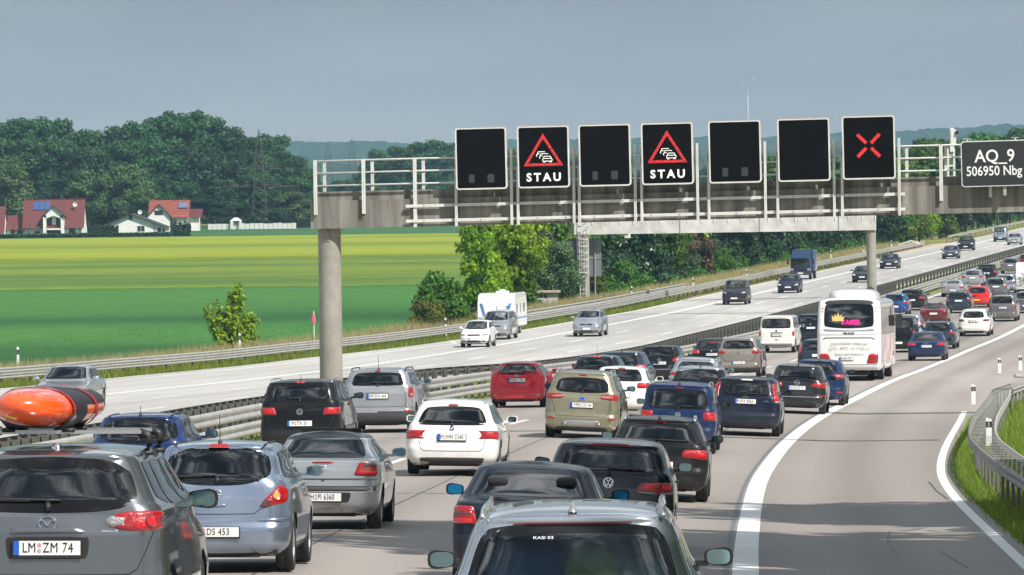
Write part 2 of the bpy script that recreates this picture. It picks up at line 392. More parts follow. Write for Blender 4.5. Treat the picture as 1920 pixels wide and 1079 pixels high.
def text_mesh(s, size, off=.0, ext=.002, mat=None, align='CENTER', sx=1., space=1.):
    k = (s, size, off, mat.name, align, sx, space)
    if k in _txt: return _txt[k]
    cu = bpy.data.curves.new('lettering', 'FONT'); cu.body = s; cu.size = size; cu.offset = off; cu.extrude = ext; cu.align_x = align; cu.align_y = 'CENTER'; cu.resolution_u = 3
    cu.space_character = space
    o = bpy.data.objects.new('lettering', cu); link(o); bpy.context.view_layer.update()
    me = bpy.data.meshes.new_from_object(o); me.name = 'lettering'; bpy.data.objects.remove(o); bpy.data.curves.remove(cu)
    me.materials.clear(); me.materials.append(mat); me.transform(Matrix.Rotation(PI/2, 4, 'X') @ Matrix.Scale(sx, 4, (1, 0, 0))); _txt[k] = me; return me
def number_plate(parent, txt, loc, rot, eu=True, yellow=False, w=.52, frame=True):
    pl = MB(); pl.box(-w/2, w/2, -.006, .004, -.055, .055, 0)
    if frame: pl.box(-w/2-.012, w/2+.012, -.001, .008, -.078, .062, 1)
    p = pl.obj('number_plate', [M_platey if yellow else M_plate, M_trim], parent, loc=loc, rot=rot)
    if eu:
        b = MB(); b.box(-w/2, -w/2+.045, -.009, -.0065, -.055, .055); b.obj('country_band', M_eu, p)
    if ':' in txt:
        l_, r_ = [q.strip() for q in txt.split(':')]; tot = (len(l_)+len(r_))*.052+.05; k = min(1, (w-.08)/tot); x0 = .022-tot*k/2
        xc = x0+(len(l_)*.052+.022)*k
        if l_: put('lettering', text_mesh(l_, .110, .0, .0015, M_ink, 'RIGHT', sx=.76*k, space=1.08), p, loc=(xc-.024, -.009, .0))
        if r_: put('lettering', text_mesh(r_, .110, .0, .0015, M_ink, 'LEFT', sx=.76*k, space=1.08), p, loc=(xc+.026, -.009, .0))
        for zz_, mt_ in ((.022, MATS['seal_red']), (-.022, MATS['seal_grey'])):
            sb = MB(); disc(sb, .017, -.0085, 12, 0, c=(xc, zz_)); sb.obj('seal', mt_, p)
    elif txt:
        put('lettering', text_mesh(txt, .098 if len(txt) > 8 else .104, .0035, .0015, M_ink, sx=.80 if len(txt) > 9 else .86), p, loc=(.018, -.009, .002))
    return p
def ring(mb, R, r, n=28, m=6, c=(0, 0, 0), flat=1., mi=0, sx=1., sz=1.):
    vs = []; fs = []
    for i in range(n):
        A = 2*PI*i/n
        for j in range(m):
            B = 2*PI*j/m; rr = R+r*math.cos(B); vs.append((c[0]+rr*math.cos(A)*sx, c[1]+r*flat*math.sin(B), c[2]+rr*math.sin(A)*sz))
    for i in range(n):
        for j in range(m): fs.append((i*m+j, ((i+1) % n)*m+j, ((i+1) % n)*m+(j+1) % m, i*m+(j+1) % m))
    mb.add(vs, fs, mi)
def stroke(mb, pts, w, d=.006, mi=0):
    for (x0, z0), (x1, z1) in zip(pts[:-1], pts[1:]):
        dx, dz = x1-x0, z1-z0; l = math.hypot(dx, dz); nx, nz = -dz/l*w/2, dx/l*w/2
        mb.prism([(x0+nx, z0+nz), (x1+nx, z1+nz), (x1-nx, z1-nz), (x0-nx, z0-nz)], -d, 0, mi)
def disc(mb, r, y, n=28, mi=0, a0=0, a1=2*PI, c=(0, 0)):
    k = n+1 if a1-a0 < 2*PI-.01 else n
    vs = [(c[0], y, c[1])]+[(c[0]+r*math.cos(a0+(a1-a0)*i/n), y, c[1]+r*math.sin(a0+(a1-a0)*i/n)) for i in range(k)]
    fs = [(0, i, i+1) for i in range(1, k)]
    if k == n: fs.append((0, n, 1))
    mb.add(vs, fs, mi)
_emb = {}
def emblem(kind):
    if kind in _emb: return _emb[kind]
    mb = MB(); mats = [M_chrome, M_trim, M_white, M_eu]
    if kind == 'vw':
        ring(mb, .056, .007); disc(mb, .056, 0, mi=1)
        stroke(mb, [(-.026, .048), (0, .006), (.026, .048)], .010); stroke(mb, [(-.047, .026), (-.024, -.046), (0, -.004), (.024, -.046), (.047, .026)], .010)
    elif kind == 'mazda':
        ring(mb, .058, .008, sx=1.12, sz=.9); stroke(mb, [(-.060, .022), (-.030, .022), (0, -.018), (.030, .022), (.060, .022)], .012); stroke(mb, [(-.045, .030), (-.02, .016), (0, -.004), (.02, .016), (.045, .030)], .008)
    elif kind == 'opel':
        ring(mb, .052, .008, sx=1.05); stroke(mb, [(-.078, .010), (.012, .010), (-.012, -.010), (.078, -.010)], .014)
    elif kind == 'bmw':
        ring(mb, .036, .006, mi=1); disc(mb, .031, -.001, mi=2)
        for a in (PI/2, 1.5*PI): disc(mb, .029, -.003, 8, 3, a, a+PI/2)
        ring(mb, .031, .002)
    elif kind == 'audi':
        for i in range(4): ring(mb, .038, .006, 22, c=(-.084+.056*i, 0, 0))
    elif kind == 'ford':
        ring(mb, .036, .006, sx=2.0); mb.add([(2.0*.033*math.cos(i*PI/12), -.001, .033*math.sin(i*PI/12)) for i in range(24)], [tuple(range(24))], 3)
    elif kind == 'honda':
        stroke(mb, [(-.05, -.04), (-.058, .04), (.058, .04), (.05, -.04), (-.05, -.04)], .008); stroke(mb, [(-.03, .035), (-.022, -.035)], .012); stroke(mb, [(.03, .035), (.022, -.035)], .012); stroke(mb, [(-.025, 0), (.025, 0)], .012)
    elif kind == 'star':
        ring(mb, .05, .005)
        for a in (90, 210, 330): stroke(mb, [(0, 0), (.05*math.cos(R_(a)), .05*math.sin(R_(a)))], .009)
    elif kind == 'lion':
        stroke(mb, [(-.03, -.05), (-.02, 0), (-.03, .04), (.01, .055), (.03, .03), (.005, .02), (.03, 0), (.005, -.01), (.03, -.05)], .013)
    else:
        ring(mb, .045, .006); stroke(mb, [(-.04, 0), (.04, 0)], .008)
    _emb[kind] = mb.mesh('badge', mats); return _emb[kind]

def rows_for(c):
    """profile tables: height, half width, tail position, nose position"""
    L, Wd, Hh, t = c['L'], c['W']/2, c['H'], c['type']
    b = c['rw'][2]; gt = c.get('gt', .745); gb = c.get('gb', .925)      # greenhouse width at top / at belt, share of half width
    fl = c.get('floor', .19)
    slope_ = c.get('tail', {'hatch': .30, 'estate': .36, 'suv': .28, 'van': .12, 'sedan': .62, 'coupe': .75, 'mpv': .24}[t])
    re = Hh-.07; zt = Hh
    bump = c.get('bump', .0); hood = c.get('hood', {'hatch': .95, 'estate': 1.15, 'suv': 1.05, 'van': .55, 'sedan': 1.2, 'coupe': 1.1, 'mpv': .85}[t]); ws = c.get('ws', {'van': .55}.get(t, .82))
    nose = c.get('nose', .70 if t not in ('suv', 'van', 'mpv') else .85); cowl = min(c.get('cowl', .97 if t not in ('suv', 'van', 'mpv') else 1.10), b+.02 if t not in ('sedan', 'coupe') else b-.02)
    R = {}
    zs = [fl, fl+.05, .34, .46, .58, .66]
    deck = t in ('sedan', 'coupe')
    zf = [(fl, L-.30), (fl+.05, L-.10), (.34, L-.015), (.50, L), (.60, L-.02), (nose, L-.10), (nose+.07, L-.26), (cowl-.04, L-hood+.10), (cowl, L-hood), (re, L-hood-ws), (re+.035, L-hood-ws-.18), (zt-.01, L-hood-ws-.45), (zt, L-hood-ws-.75)]
    if deck:
        d = c.get('deck', b-.06); s0 = c.get('dl', .48)
        zb = [(fl, .18), (fl+.05, .05), (.34, .0), (.52, .0), (.60, .03), (d-.12, .05), (d-.02, .07), (d, .12), (d+.02, .26), (b-.01, s0), (b+.03, s0+.06), (re, s0+slope_), (re+.035, s0+slope_+.16), (zt-.01, s0+slope_+.42), (zt, s0+slope_+.75)]
    else:
        kn = c.get('kn', .10)
        zb = [(fl, .18), (fl+.05, .05), (.34, .0), (.50+bump, .0), (.60+bump, .045), (max(.70+bump, b-.18), kn-.03), (b-.03, kn), (b+.04, kn+.03), (re-.02, kn+slope_-c.get('spoil', .03)), (re, kn+slope_-c.get('spoil', .03)-.02), (re+.035, kn+slope_+.10), (zt-.01, kn+slope_+.45), (zt, kn+slope_+.80)]
    zw = [(fl, .84), (fl+.05, .90), (.34, .965), (.46, .985), (.62, 1.0), (.80, .985), (b-.07, .965), (b, gb+.01), (b+.05, gb-.035), (re-.10, gt+.045), (re-.02, gt), (re+.01, gt-.04), (re+.04, gt-.14), (zt-.01, gt-.36), (zt, .18)]
    if t == 'van': zw = [(fl, .86), (fl+.05, .92), (.34, .97), (.46, .99), (.62, 1.0), (.80, 1.0), (b-.07, .98), (b, gb), (b+.05, gb-.02), (re-.10, gt+.03), (re-.02, gt), (re+.01, gt-.03), (re+.04, gt-.13), (zt-.01, gt-.36), (zt, .18)]
    def clean(l):
        o = [l[0]]
        for p in l[1:]:
            if p[0] > o[-1][0]+.004: o.append(p)
        return np.array(o)
    zf, zb, zw = clean(zf), clean(zb), clean(zw)
    z = np.unique(np.round(np.concatenate([zf[:, 0], zb[:, 0], zw[:, 0]]), 3))
    k = [z[0]]
    for q in z[1:]:
        if q-k[-1] > .006: k.append(q)
    k[-1] = zt; z = np.array(k)
    A = np.interp(z, zb[:, 0], zb[:, 1]); B = np.interp(z, zf[:, 0], zf[:, 1]); gap = .55-(B-A)
    over = np.maximum(gap, 0); A = A-over*.5; B = B+over*.5
    return np.stack([z, np.interp(z, zw[:, 0], zw[:, 1])*Wd, A, B], 1)

SEATY = {}
def build_car(c, root):
    near = c.get('near', 1.); L, Wd, Hh = c['L'], c['W']/2, c['H']; rows = rows_for(c)
    r = c.get('wr', .315); wb = c.get('wb', L*.6); ry = c.get('ry', (L-wb)*.47); wheels = (ry, ry+wb)
    s = Shell(rows, L, rc=c.get('rc', .22), crown=c.get('crown', .05), wheels=wheels, ra=r+.055, wr=r, dens=near, roof_rc=c.get('rrc', .28))
    pt = c['paint']; t = c['type']; front = c.get('front', False); glass = c.get('glass', G_std); sglass = c.get('sglass', glass)
    step = .030 if near > .8 else .055
    zz = [rows[0, 0]]
    for a, b in zip(rows[:-1, 0], rows[1:, 0]):
        n = max(1, int(round((b-a)/step))); zz += list(a+(b-a)*np.arange(1, n+1)/n)
    zz = np.array(zz); C = s.contour(zz); nz, M, _ = C.shape
    q = np.concatenate([np.zeros((nz, 1)), np.cumsum(np.hypot(np.diff(C[:, :, 0], axis=1), np.diff(C[:, :, 1], axis=1)), axis=1)], 1); qf = q[:, -1:]-q
    # windows
    b0, b1, zb, zt_, sag, arch = c['rw']
    fr_ = c.get('frit', .055)
    wins = [('rear_window', 'rear', dict(c=[(-b0, zb), (b0, zb), (b1, zt_), (-b1, zt_)], b=-sag, t=arch, l=-c.get('rwl', .015), r=c.get('rwl', .015), rd=c.get('rrd', .07)), glass, fr_)]
    re = Hh-.07; gt = c.get('gt', .745); cw = min(c.get('cowl', .97 if t not in ('suv', 'van', 'mpv') else 1.10), zb+.02); hood = L-np.interp(cw+.02, rows[:, 0], rows[:, 3]); 
    cz0 = cw+.03; wsw = Wd*.80; wst = Wd*(gt-.10)
    wins.append(('windscreen', 'front', dict(c=[(-wsw, cz0), (wsw, cz0), (wst, re-.01), (-wst, re-.01)], b=-.0, t=.012, rd=.05), G_clear, .04))
    sb = c.get('sb', zb+.01 if t not in ('sedan', 'coupe') else zb-.02); st = re-.055
    yfb = np.interp(sb+.02, rows[:, 0], rows[:, 3])-.28; yft = np.interp(st, rows[:, 0], rows[:, 3])-.22
    yrb = np.interp(sb+.04, rows[:, 0], rows[:, 2])+c.get('cp', .28); yrt = np.interp(st, rows[:, 0], rows[:, 2])+c.get('cpt', .24)
    nside = c.get('nside', 3 if t in ('estate', 'suv', 'mpv', 'van') else 2); g = .035
    def yat(f): return (yrb+(yfb-yrb)*f, yrt+(yft-yrt)*f)
    cuts = {1: [0, 1], 2: [0, .46, 1], 3: [0, .22, .58, 1]}[nside]
    for i in range(len(cuts)-1):
        a = yat(cuts[i]); b = yat(cuts[i+1]); g0 = g if i else 0; g1 = g if i < len(cuts)-2 else 0
        wins.append(('side_window', 'side', dict(c=[(a[0]+g0, sb+(c.get('skick', .03) if i == 0 else 0)), (b[0]-g1, sb), (b[1]-g1, st), (a[1]+g0, st)], b=0, t=.008, rd=.05), sglass if i < len(cuts)-2 else G_std if sglass is not G_clear else G_clear, .025))
    ok = np.ones((nz-1, M-1), bool)
    cq = (q[:-1, :-1]+q[1:, 1:])/2; cqf = (qf[:-1, :-1]+qf[1:, 1:])/2; cz = np.broadcast_to(((zz[:-1]+zz[1:])/2)[:, None], cq.shape); cy = (C[:-1, :-1, 1]+C[1:, 1:, 1])/2
    cidx = np.arange(M-1)[None, :]
    tt = np.linspace(-1, 1, 14)
    for nm, mode, qq, gm, ft in wins:
        (a0, z0), (a1, _), (_, z2), _ = qq['c']; ku = 1-.62*ft/max(.1, abs(a1-a0)/2); kv = 1-.62*ft/max(.06, abs(z2-z0)/2)
        U = np.concatenate([tt*ku, np.full(14, ku), -tt*ku, np.full(14, -ku)]); V = np.concatenate([np.full(14, -kv), tt*kv, np.full(14, kv), -tt*kv])
        pa, pz = qmap(qq, U, V); pol = np.stack([pa, pz], 1)
        if mode == 'rear': ok &= ~(poly_in(cq, cz, pol) & (cidx < M//2))
        elif mode == 'front': ok &= ~(poly_in(cqf, cz, pol) & (cidx > M//2))
        else: ok &= ~(poly_in(cy, cz, pol) & (cidx > s.nr) & (cidx < M-s.nr))
    # wheel arches
    X = C[:, :, 0].copy(); Yc = C[:, :, 1].copy(); Z = np.broadcast_to(zz[:, None], X.shape).copy(); snap = np.zeros(X.shape, bool)
    sidemask = (np.arange(M) > s.nr+1) & (np.arange(M) < M-s.nr-1)
    for yw in wheels:
        dy = np.abs(Yc-yw); za = r+np.sqrt(np.maximum((r+.055)**2-dy**2, 0)); za = np.where(dy < r+.055, za, 0)
        hit = (Z < za) & sidemask[None, :]
        if hit.any():
            Z[hit] = za[hit]; snap |= hit
    if snap.any(): X[snap] = s.side_x(Yc[snap], Z[snap])
    dead = snap[:-1, :-1] & snap[1:, :-1] & snap[:-1, 1:] & snap[1:, 1:]
    ok &= ~dead
    # mirrored vertex sheet
    nv = nz*M; V = np.concatenate([np.stack([X, Yc, Z], -1).reshape(-1, 3), np.stack([-X, Yc, Z], -1).reshape(-1, 3)])
    I = np.arange(nv).reshape(nz, M); F = []; 
    J, K = np.nonzero(ok); a = I[J, K]; b_ = I[J, K+1]; c_ = I[J+1, K+1]; d_ = I[J+1, K]
    def onaxis(idx, o): return np.where((idx % M == 0) | (idx % M == M-1), idx, idx+o)
    fr1 = np.stack([a, b_, c_, d_], 1); fl1 = np.stack([onaxis(d_, nv), onaxis(c_, nv), onaxis(b_, nv), onaxis(a, nv)], 1)
    top = list(I[-1, :])+[int(onaxis(np.array(i), nv)) for i in I[-1, -2:0:-1]]
    faces = [tuple(map(int, f)) for f in fr1]+[tuple(map(int, f)) for f in fl1]
    zc = Z.reshape(-1); lowz = c.get('dark_z', 0.0); mid = [1 if zc[f[0] % nv] < lowz and zc[f[2] % nv] <= lowz+.03 else 0 for f in faces]
    rf = c.get('roof_mat'); mats = [pt, c.get('low_mat', M_dark)]
    if rf:
        mats.append(rf); zr0 = re-.03
        mid = [2 if zc[f[0] % nv] > zr0 else m_ for f, m_ in zip(faces, mid)]
    faces.append(tuple(map(int, top))); mid.append(2 if rf else 0)
    # drop triangles that collapsed onto an arch
    used = sorted(set(i for f in faces for i in f)); mp_ = {o: n for n, o in enumerate(used)}
    me = bpy.data.meshes.new('body'); me.from_pydata([tuple(V[i]) for i in used], [], [tuple(mp_[i] for i in f) for f in faces])
    for mt in mats: me.materials.append(mt)
    me.polygons.foreach_set('material_index', mid); me.polygons.foreach_set('use_smooth', [True]*len(me.polygons)); me.validate(); me.update()
    put('body', me, root)
    # wells and underbody
    ub = MB(); ub.box(-Wd*.80, Wd*.80, .14, L-.25, rows[0, 0]+.03, rows[0, 0]+.16)
    ub.box(-Wd*.55, Wd*.55, .10, L-.2, rows[0, 0]-.01, .55)
    for yw in wheels:
        for sg in (-1, 1):
            n = 14; ra = r+.052; A = [PI*i/n for i in range(n+1)]
            ys = [yw-ra*math.cos(t_) for t_ in A]; z_ = [r+ra*math.sin(t_) for t_ in A]; xs = s.side_x(np.array(ys), np.array(z_))-.004
            vs = [(sg*x, y, z) for x, y, z in zip(xs, ys, z_)]+[(sg*(x-.27), y, z) for x, y, z in zip(xs, ys, z_)]
            ub.add(vs, [(i, i+1, n+2+i, n+1+i) for i in range(n)])
            ub.add(vs[n+1:], [tuple(range(n+1))])
    ub.obj('underbody', M_under, root)
    tm, rm_ = wheel_meshes(r, c.get('tw', .205), c.get('rims', 1))
    for yw in wheels:
        xw = float(s.side_x(np.array([yw]), np.array([r*2]))[0])-.115
        for sg in (-1, 1):
            w_ = put('wheel', tm, root, loc=(sg*xw, yw, r)); put('rim', rm_, w_, rot=(0, 0, 0) if sg > 0 else (0, 0, PI))
    # glazing
    for nm, mode, qq, gm, ft in wins:
        hi = near > .8
        for sg in ((1, -1) if mode == 'side' else (1,)):
            if mode == 'side' and sg < 0:
                mb = patch(s, 'side', qq, .003, 0, 9, 6, ft); mb.v = [(-x, y, z) for x, y, z in mb.v]; mb.nrm = mb.nrm*np.array([-1, 1, 1])
            else: mb = patch(s, mode, qq, .004, c.get('gbulge', .006), 15 if hi else 9, 10 if hi else 6, ft)
            w_ = pobj(mb, nm, [gm, M_frit], root)
    rwq = wins[0][2]
    # tail lights
    for sg in (1, -1):
        for i, spec in enumerate(c.get('lights', [])):
            if sg < 0 and spec.get('one'): continue
            qq = dict(spec); qq = qq if sg > 0 else mirq(qq)
            lo = pobj(patch(s, 'rear', qq, .010, spec.get('bulge', .014), 11, 9, 0, sink=.01), spec.get('name', 'tail_light'), spec.get('m', M_red), root)
            for sb_ in spec.get('sub', []):
                u0, u1, v0, v1, mt = sb_[:5]
                if sg < 0: u0, u1 = -u1, -u0
                pobj(patch(s, 'rear', qq, .020, .006, 7, 6, 0, sub=(u0, u1, v0, v1), sink=-.008), 'lens', mt, lo)
            for rd_ in spec.get('rounds', []):
                a, z, rr, mt, mt2 = rd_; a *= sg; p, n = s.SN('rear', np.array([a]), np.array([z])); p = Vector(p[0]); n = Vector(n[0])
                mb = MB(); disc(mb, rr, 0, 20); ring(mb, rr, rr*.13, 20, 5, mi=1)
                mb.obj('lens', [mt, mt2], lo, loc=p+n*.030, rot=n.to_track_quat('-Y', 'Z').to_euler())
    if c.get('third') is not None:
        z3, w3 = c['third'][:2]; pobj(patch(s, 'rear', dict(c=[(-w3, z3-.012), (w3, z3-.012), (w3, z3+.012), (-w3, z3+.012)], rd=.02), .022, .004, 7, 4, 0, sink=.002), 'brake_light', c['third'][2] if len(c['third']) > 2 else M_red, root)
    # plate, badge
    if c.get('plate') is not None and not front:
        tx, pz = c['plate'][0], c['plate'][1]; px = c['plate'][2] if len(c['plate']) > 2 else 0
        p, n = s.SN('rear', np.array([px]), np.array([pz])); n[0][0] = 0; q_ = Vector(n[0]).to_track_quat('-Y', 'Z').to_euler()
        number_plate(root, tx, Vector(p[0])+Vector(n[0])*.022, (min(.12, max(-.12, q_.x)), 0, 0), yellow=c.get('yplate', False))
    if c.get('badge') and not front:
        p, n = s.SN('rear', np.array([0.]), np.array([c['badge'][1]])); o = put('badge', emblem(c['badge'][0]), root, loc=Vector(p[0])+Vector(n[0])*.012, rot=(min(.5, max(-.5, -math.asin(max(-1, min(1, n[0][2]))))), 0, 0)); sc_ = c['badge'][2] if len(c['badge']) > 2 else 1; o.scale = (sc_, 1, sc_)
    for tx, a, z, sz in c.get('words', []):
        p, n = s.SN('rear', np.array([a]), np.array([z])); p = Vector(p[0])+Vector(n[0])*.03; put('lettering', text_mesh(tx, sz, .001, .002, M_chrome), root, loc=p, rot=(-math.asin(max(-1, min(1, n[0][2]))), 0, math.atan2(n[0][0], -n[0][1])))
    # seams
    gv = []; gf = []
    def seam(mode, pts, w=.007, n=24, both=True):
        for sg in ((1, -1) if both else (1,)):
            v, f = strip(s, mode, pts, w, n=n)
            if sg < 0: v = v*np.array([-1, 1, 1])
            b = len(gv); gv.extend(map(tuple, v)); gf.extend([tuple(i+b for i in x) for x in f])
    tg = c.get('gate')      # (z bottom, half width bottom, half width at light, z light)
    if tg: seam('rear', [(0, tg[0]), (tg[1]*.9, tg[0]+.004), (tg[1], tg[0]+.05), (tg[2], tg[3])], .009 if near > .8 else .012, 30)
    for zl in c.get('lines', []): seam('rear', [(0, zl), (Wd*1.0, zl)], .008, 22)
    if near > .5:
        y0 = ry+.42 if nside != 2 or t != 'coupe' else ry+.6; y1 = ry+wb-.42; ym_ = (y0+y1)/2+.1
        if c.get('doors', 4) == 4: seam('side', [(ym_, .32), (ym_, sb)], .008, 10); seam('side', [(y0+.05, .32), (y0-.12, sb-.2), (y0-.12, sb)], .008, 12)
        else: seam('side', [(y0+.35, .32), (y0+.35, sb)], .008, 10)
        seam('side', [(y1+.05, .32), (y1+.05, .7), (y1-.05, sb-.02)], .008, 12); seam('side', [(y0, .31), (y1, .31)], .01, 12)
        hb = MB()
        for sg in (-1, 1):
            for yh in ([ym_-.22, y1-.95] if c.get('doors', 4) == 4 else [y0+.5]):
                x = float(s.side_x(np.array([yh]), np.array([sb-.12]))[0]); h_ = MB(); h_.box(x-.002, x+.028, yh, yh+.18, sb-.135, sb-.105); 
                if sg < 0: h_.v = [(-a, b, c2) for a, b, c2 in h_.v]
                h_.obj('door_handle', c.get('handle', pt), root)
    if gv:
        g_ = MB(); g_.v = gv; g_.f = gf; g_.m = [0]*len(gf); me = bpy.data.meshes.new('panel_gap'); me.from_pydata(gv, [], gf); me.materials.append(M_trim); put('panel_gap', me, root)['kind'] = 'stuff'
    # extra dark / coloured patches (bumper inserts, plate recess, trims)
    for nm, mode, qq, mt, off, bl in c.get('patches', []):
        for sg in ((1, -1) if mode.endswith('2') else (1,)):
            md = mode.rstrip('2'); q2 = mirq(qq) if sg < 0 else qq
            pobj(patch(s, md, q2, off, bl, 13, 6, 0, sink=.006 if bl > 0 else 0), nm, mt, root)
    # wiper
    if c.get('wiper', True) and not front:
        zw_ = zb+.035; mb = MB(); wl = c.get('wl', (.02, .42)); a = np.linspace(wl[0], wl[1], 7); z = zw_+.012+np.linspace(.012, 0.0, 7)*(-1 if c.get('wflip') else 1)+.01
        p, n = s.SN('rear', -a if c.get('wleft', False) else a, z); mb.tube([Vector(x)+Vector(y)*.03 for x, y in zip(p, n)], .011, 6); mb.tube([Vector(x)+Vector(y)*.022 for x, y in zip(p[:5], n[:5])], .018, 6)
        p, n = s.SN('rear', np.array([0, 0.]), np.array([zb-.02, zw_+.01])); mb.tube([Vector(x)+Vector(y)*.02 for x, y in zip(p, n)], .02, 6); mb.obj('wiper', M_trim, root, True)
    # roof furniture
    zroof = Hh-.012; yre = np.interp(re, rows[:, 0], rows[:, 2])
    if c.get('rails'):
        for sg in (-1, 1):
            x = Wd*gt*.93; y0 = yre+.10; y1 = np.interp(re, rows[:, 0], rows[:, 3])-.12; n = 12
            pts = []
            for i in range(n+1):
                f = i/n; h_ = .052*min(1, min(f, 1-f)*9)**.6; pts.append((sg*(x-.02*math.sin(f*PI)), y0+(y1-y0)*f, re+.012+h_+.012*math.sin(f*PI)))
            mb = MB(); mb.tube(pts, .016, 8); mb.obj('roof_rail', c['rails'], root, True)
    if c.get('seams_roof'):
        for sg in (-1, 1):
            x = Wd*gt*.80; mb = MB(); mb.tube([(sg*x, yre+.04+i*.3, Hh-.045+.02*math.sin(min(1, i/3)*PI/2)) for i in range(6)], .011, 6); mb.obj('roof_moulding', M_trim, root)
    an = c.get('antenna')
    if an:
        mb = MB(); y0 = yre+.16; z0 = Hh-.03
        if an == 'fin': mb.add([(-.03, y0, z0), (.03, y0, z0), (.028, y0+.16, z0+.01), (-.028, y0+.16, z0+.01), (-.006, y0+.0, z0+.075), (.006, y0+.0, z0+.075), (.004, y0+.13, z0+.03), (-.004, y0+.13, z0+.03)], [(0, 1, 5, 4), (1, 2, 6, 5), (2, 3, 7, 6), (3, 0, 4, 7), (4, 5, 6, 7)])
        else: mb.lathe([(.03, z0), (.022, z0+.03), (.008, z0+.05)], 10, 'z', c=(0, y0, 0)); mb.tube([(0, y0, z0+.03), (0, y0-.02 if an == 'short' else y0-.05, z0+(.15 if an == 'short' else .34))], .005, 5)
        mb.obj('antenna', M_trim if c.get('antm') is None else c['antm'], root, True)
    # mirrors
    ymir = yfb-.02; xm = float(s.side_x(np.array([ymir]), np.array([sb]))[0])
    mr_ = c.get('mirror', M_trim if c.get('mtrim') else pt)
    for sg in (-1, 1):
        mb = MB(); mo_ = c.get('mo', (0, 0)); cx_, cz_ = sg*(xm+.155+mo_[0]), sb+.055+mo_[1]; n = 14; hw, hh_ = .105*c.get('ms', 1), .070*c.get('ms', 1); prof = [(.0, -.01, .93), (.0, .0, 1.0), (.05, .0, .97), (.09, .0, .75), (.115, .0, .35)]
        vs = []
        for dy, _, k in prof:
            for j in range(n):
                A = 2*PI*j/n; ca, sa = math.cos(A), math.sin(A); e_ = .62; vs.append((cx_+hw*k*math.copysign(abs(ca)**e_, ca), ymir+dy, cz_+hh_*k*math.copysign(abs(sa)**e_, sa)*(1 if ca*sg > 0 else .85)))
        fs = [(i*n+j, i*n+(j+1) % n, (i+1)*n+(j+1) % n, (i+1)*n+j) for i in range(len(prof)-1) for j in range(n)]+[tuple((len(prof)-1)*n+j for j in range(n)), tuple(range(n))]
        mb.add(vs, fs); mb.box(sg*(xm-.02) if sg > 0 else -xm-.08, sg*(xm+.08) if sg > 0 else -xm+.02, ymir+.0, ymir+.05, sb-.01, sb+.03)
        mo = mb.obj('side_mirror', mr_, root, True, 40)
        mg = MB(); mg.add([(cx_+hw*.80*math.copysign(abs(math.cos(2*PI*j/n))**.62, math.cos(2*PI*j/n)), ymir-.003, cz_+hh_*.78*math.copysign(abs(math.sin(2*PI*j/n))**.62, math.sin(2*PI*j/n))) for j in range(n)], [tuple(range(n))])
        mg.obj('mirror_glass', c.get('mglass', M_mirror), mo)
    # interior
    sm_ = c.get('seatm', M_seat); it = MB(); it.box(-Wd*.80, Wd*.80, .35, L-hood-.15 if t != 'van' else L-1.1, .40, .46); it.box(-Wd*.80, Wd*.80, L-hood-.45, L-hood-.05, .6, min(cw-.04, .98)); it.obj('dashboard', M_seat, root)
    if near > .45:
        yfs = (yrb+yfb)/2+.15 if t != 'van' else yfb-.75; SEATY[root.name] = (yfs, Wd)
        def seat(x, y, w_, h_=.62, hd=True, m=sm_):
            mb = MB(); mb.box(x-w_, x+w_, y, y+.5, .42, .60); M2 = Matrix.Translation((x, y, .55)) @ Matrix.Rotation(.30, 4, 'X')
            hs = h_*.5; mb.box(-w_, w_, -.06, .06, 0, h_-.05, 0, M2); mb.box(-w_*.8, w_*.8, -.055, .05, h_-.05, h_, 0, M2)
            if hd:
                for hx in ((0,) if w_ < .4 else (-.38, .38)): hv = [(hx+.125*math.copysign(abs(math.cos(a_))**.6, math.cos(a_))*k_, y_, h_+.12+.085*math.copysign(abs(math.sin(a_))**.6, math.sin(a_))*k_) for y_, k_ in ((-.055, .55), (-.045, .92), (.03, 1.), (.05, .7)) for a_ in np.linspace(0, 2*PI, 13)[:-1]]; mb.add([tuple(M2 @ Vector(q_)) for q_ in hv], [(j_*12+i_, j_*12+(i_+1) % 12, (j_+1)*12+(i_+1) % 12, (j_+1)*12+i_) for j_ in range(3) for i_ in range(12)]+[tuple(range(12)), tuple(range(36, 48))]); mb.box(hx-.04, hx+.04, -.01, .01, h_-.02, h_+.06, 0, M2)
            mb.obj('seat', m, root)
        k = .58 if Hh < 1.6 else .68
        seat(-.36*Wd/.88, yfs, .24, k); seat(.36*Wd/.88, yfs, .24, k); 
        if t != 'van' and Hh > 1.39: seat(0, max(yfs-.95, .75), Wd*.68, k-.06)
        if not front or near > .6:
            mb = MB(); mb.box(-.11, .11, L-hood-.55-ws_off(c), L-hood-.53-ws_off(c), re-.17, re-.11); mb.obj('rear_view_mirror', M_trim, root)
    if front: build_front(c, s, root, cw)
    for f in c.get('extras', []): f(c, s, root)
    return s
def ws_off(c): return .45
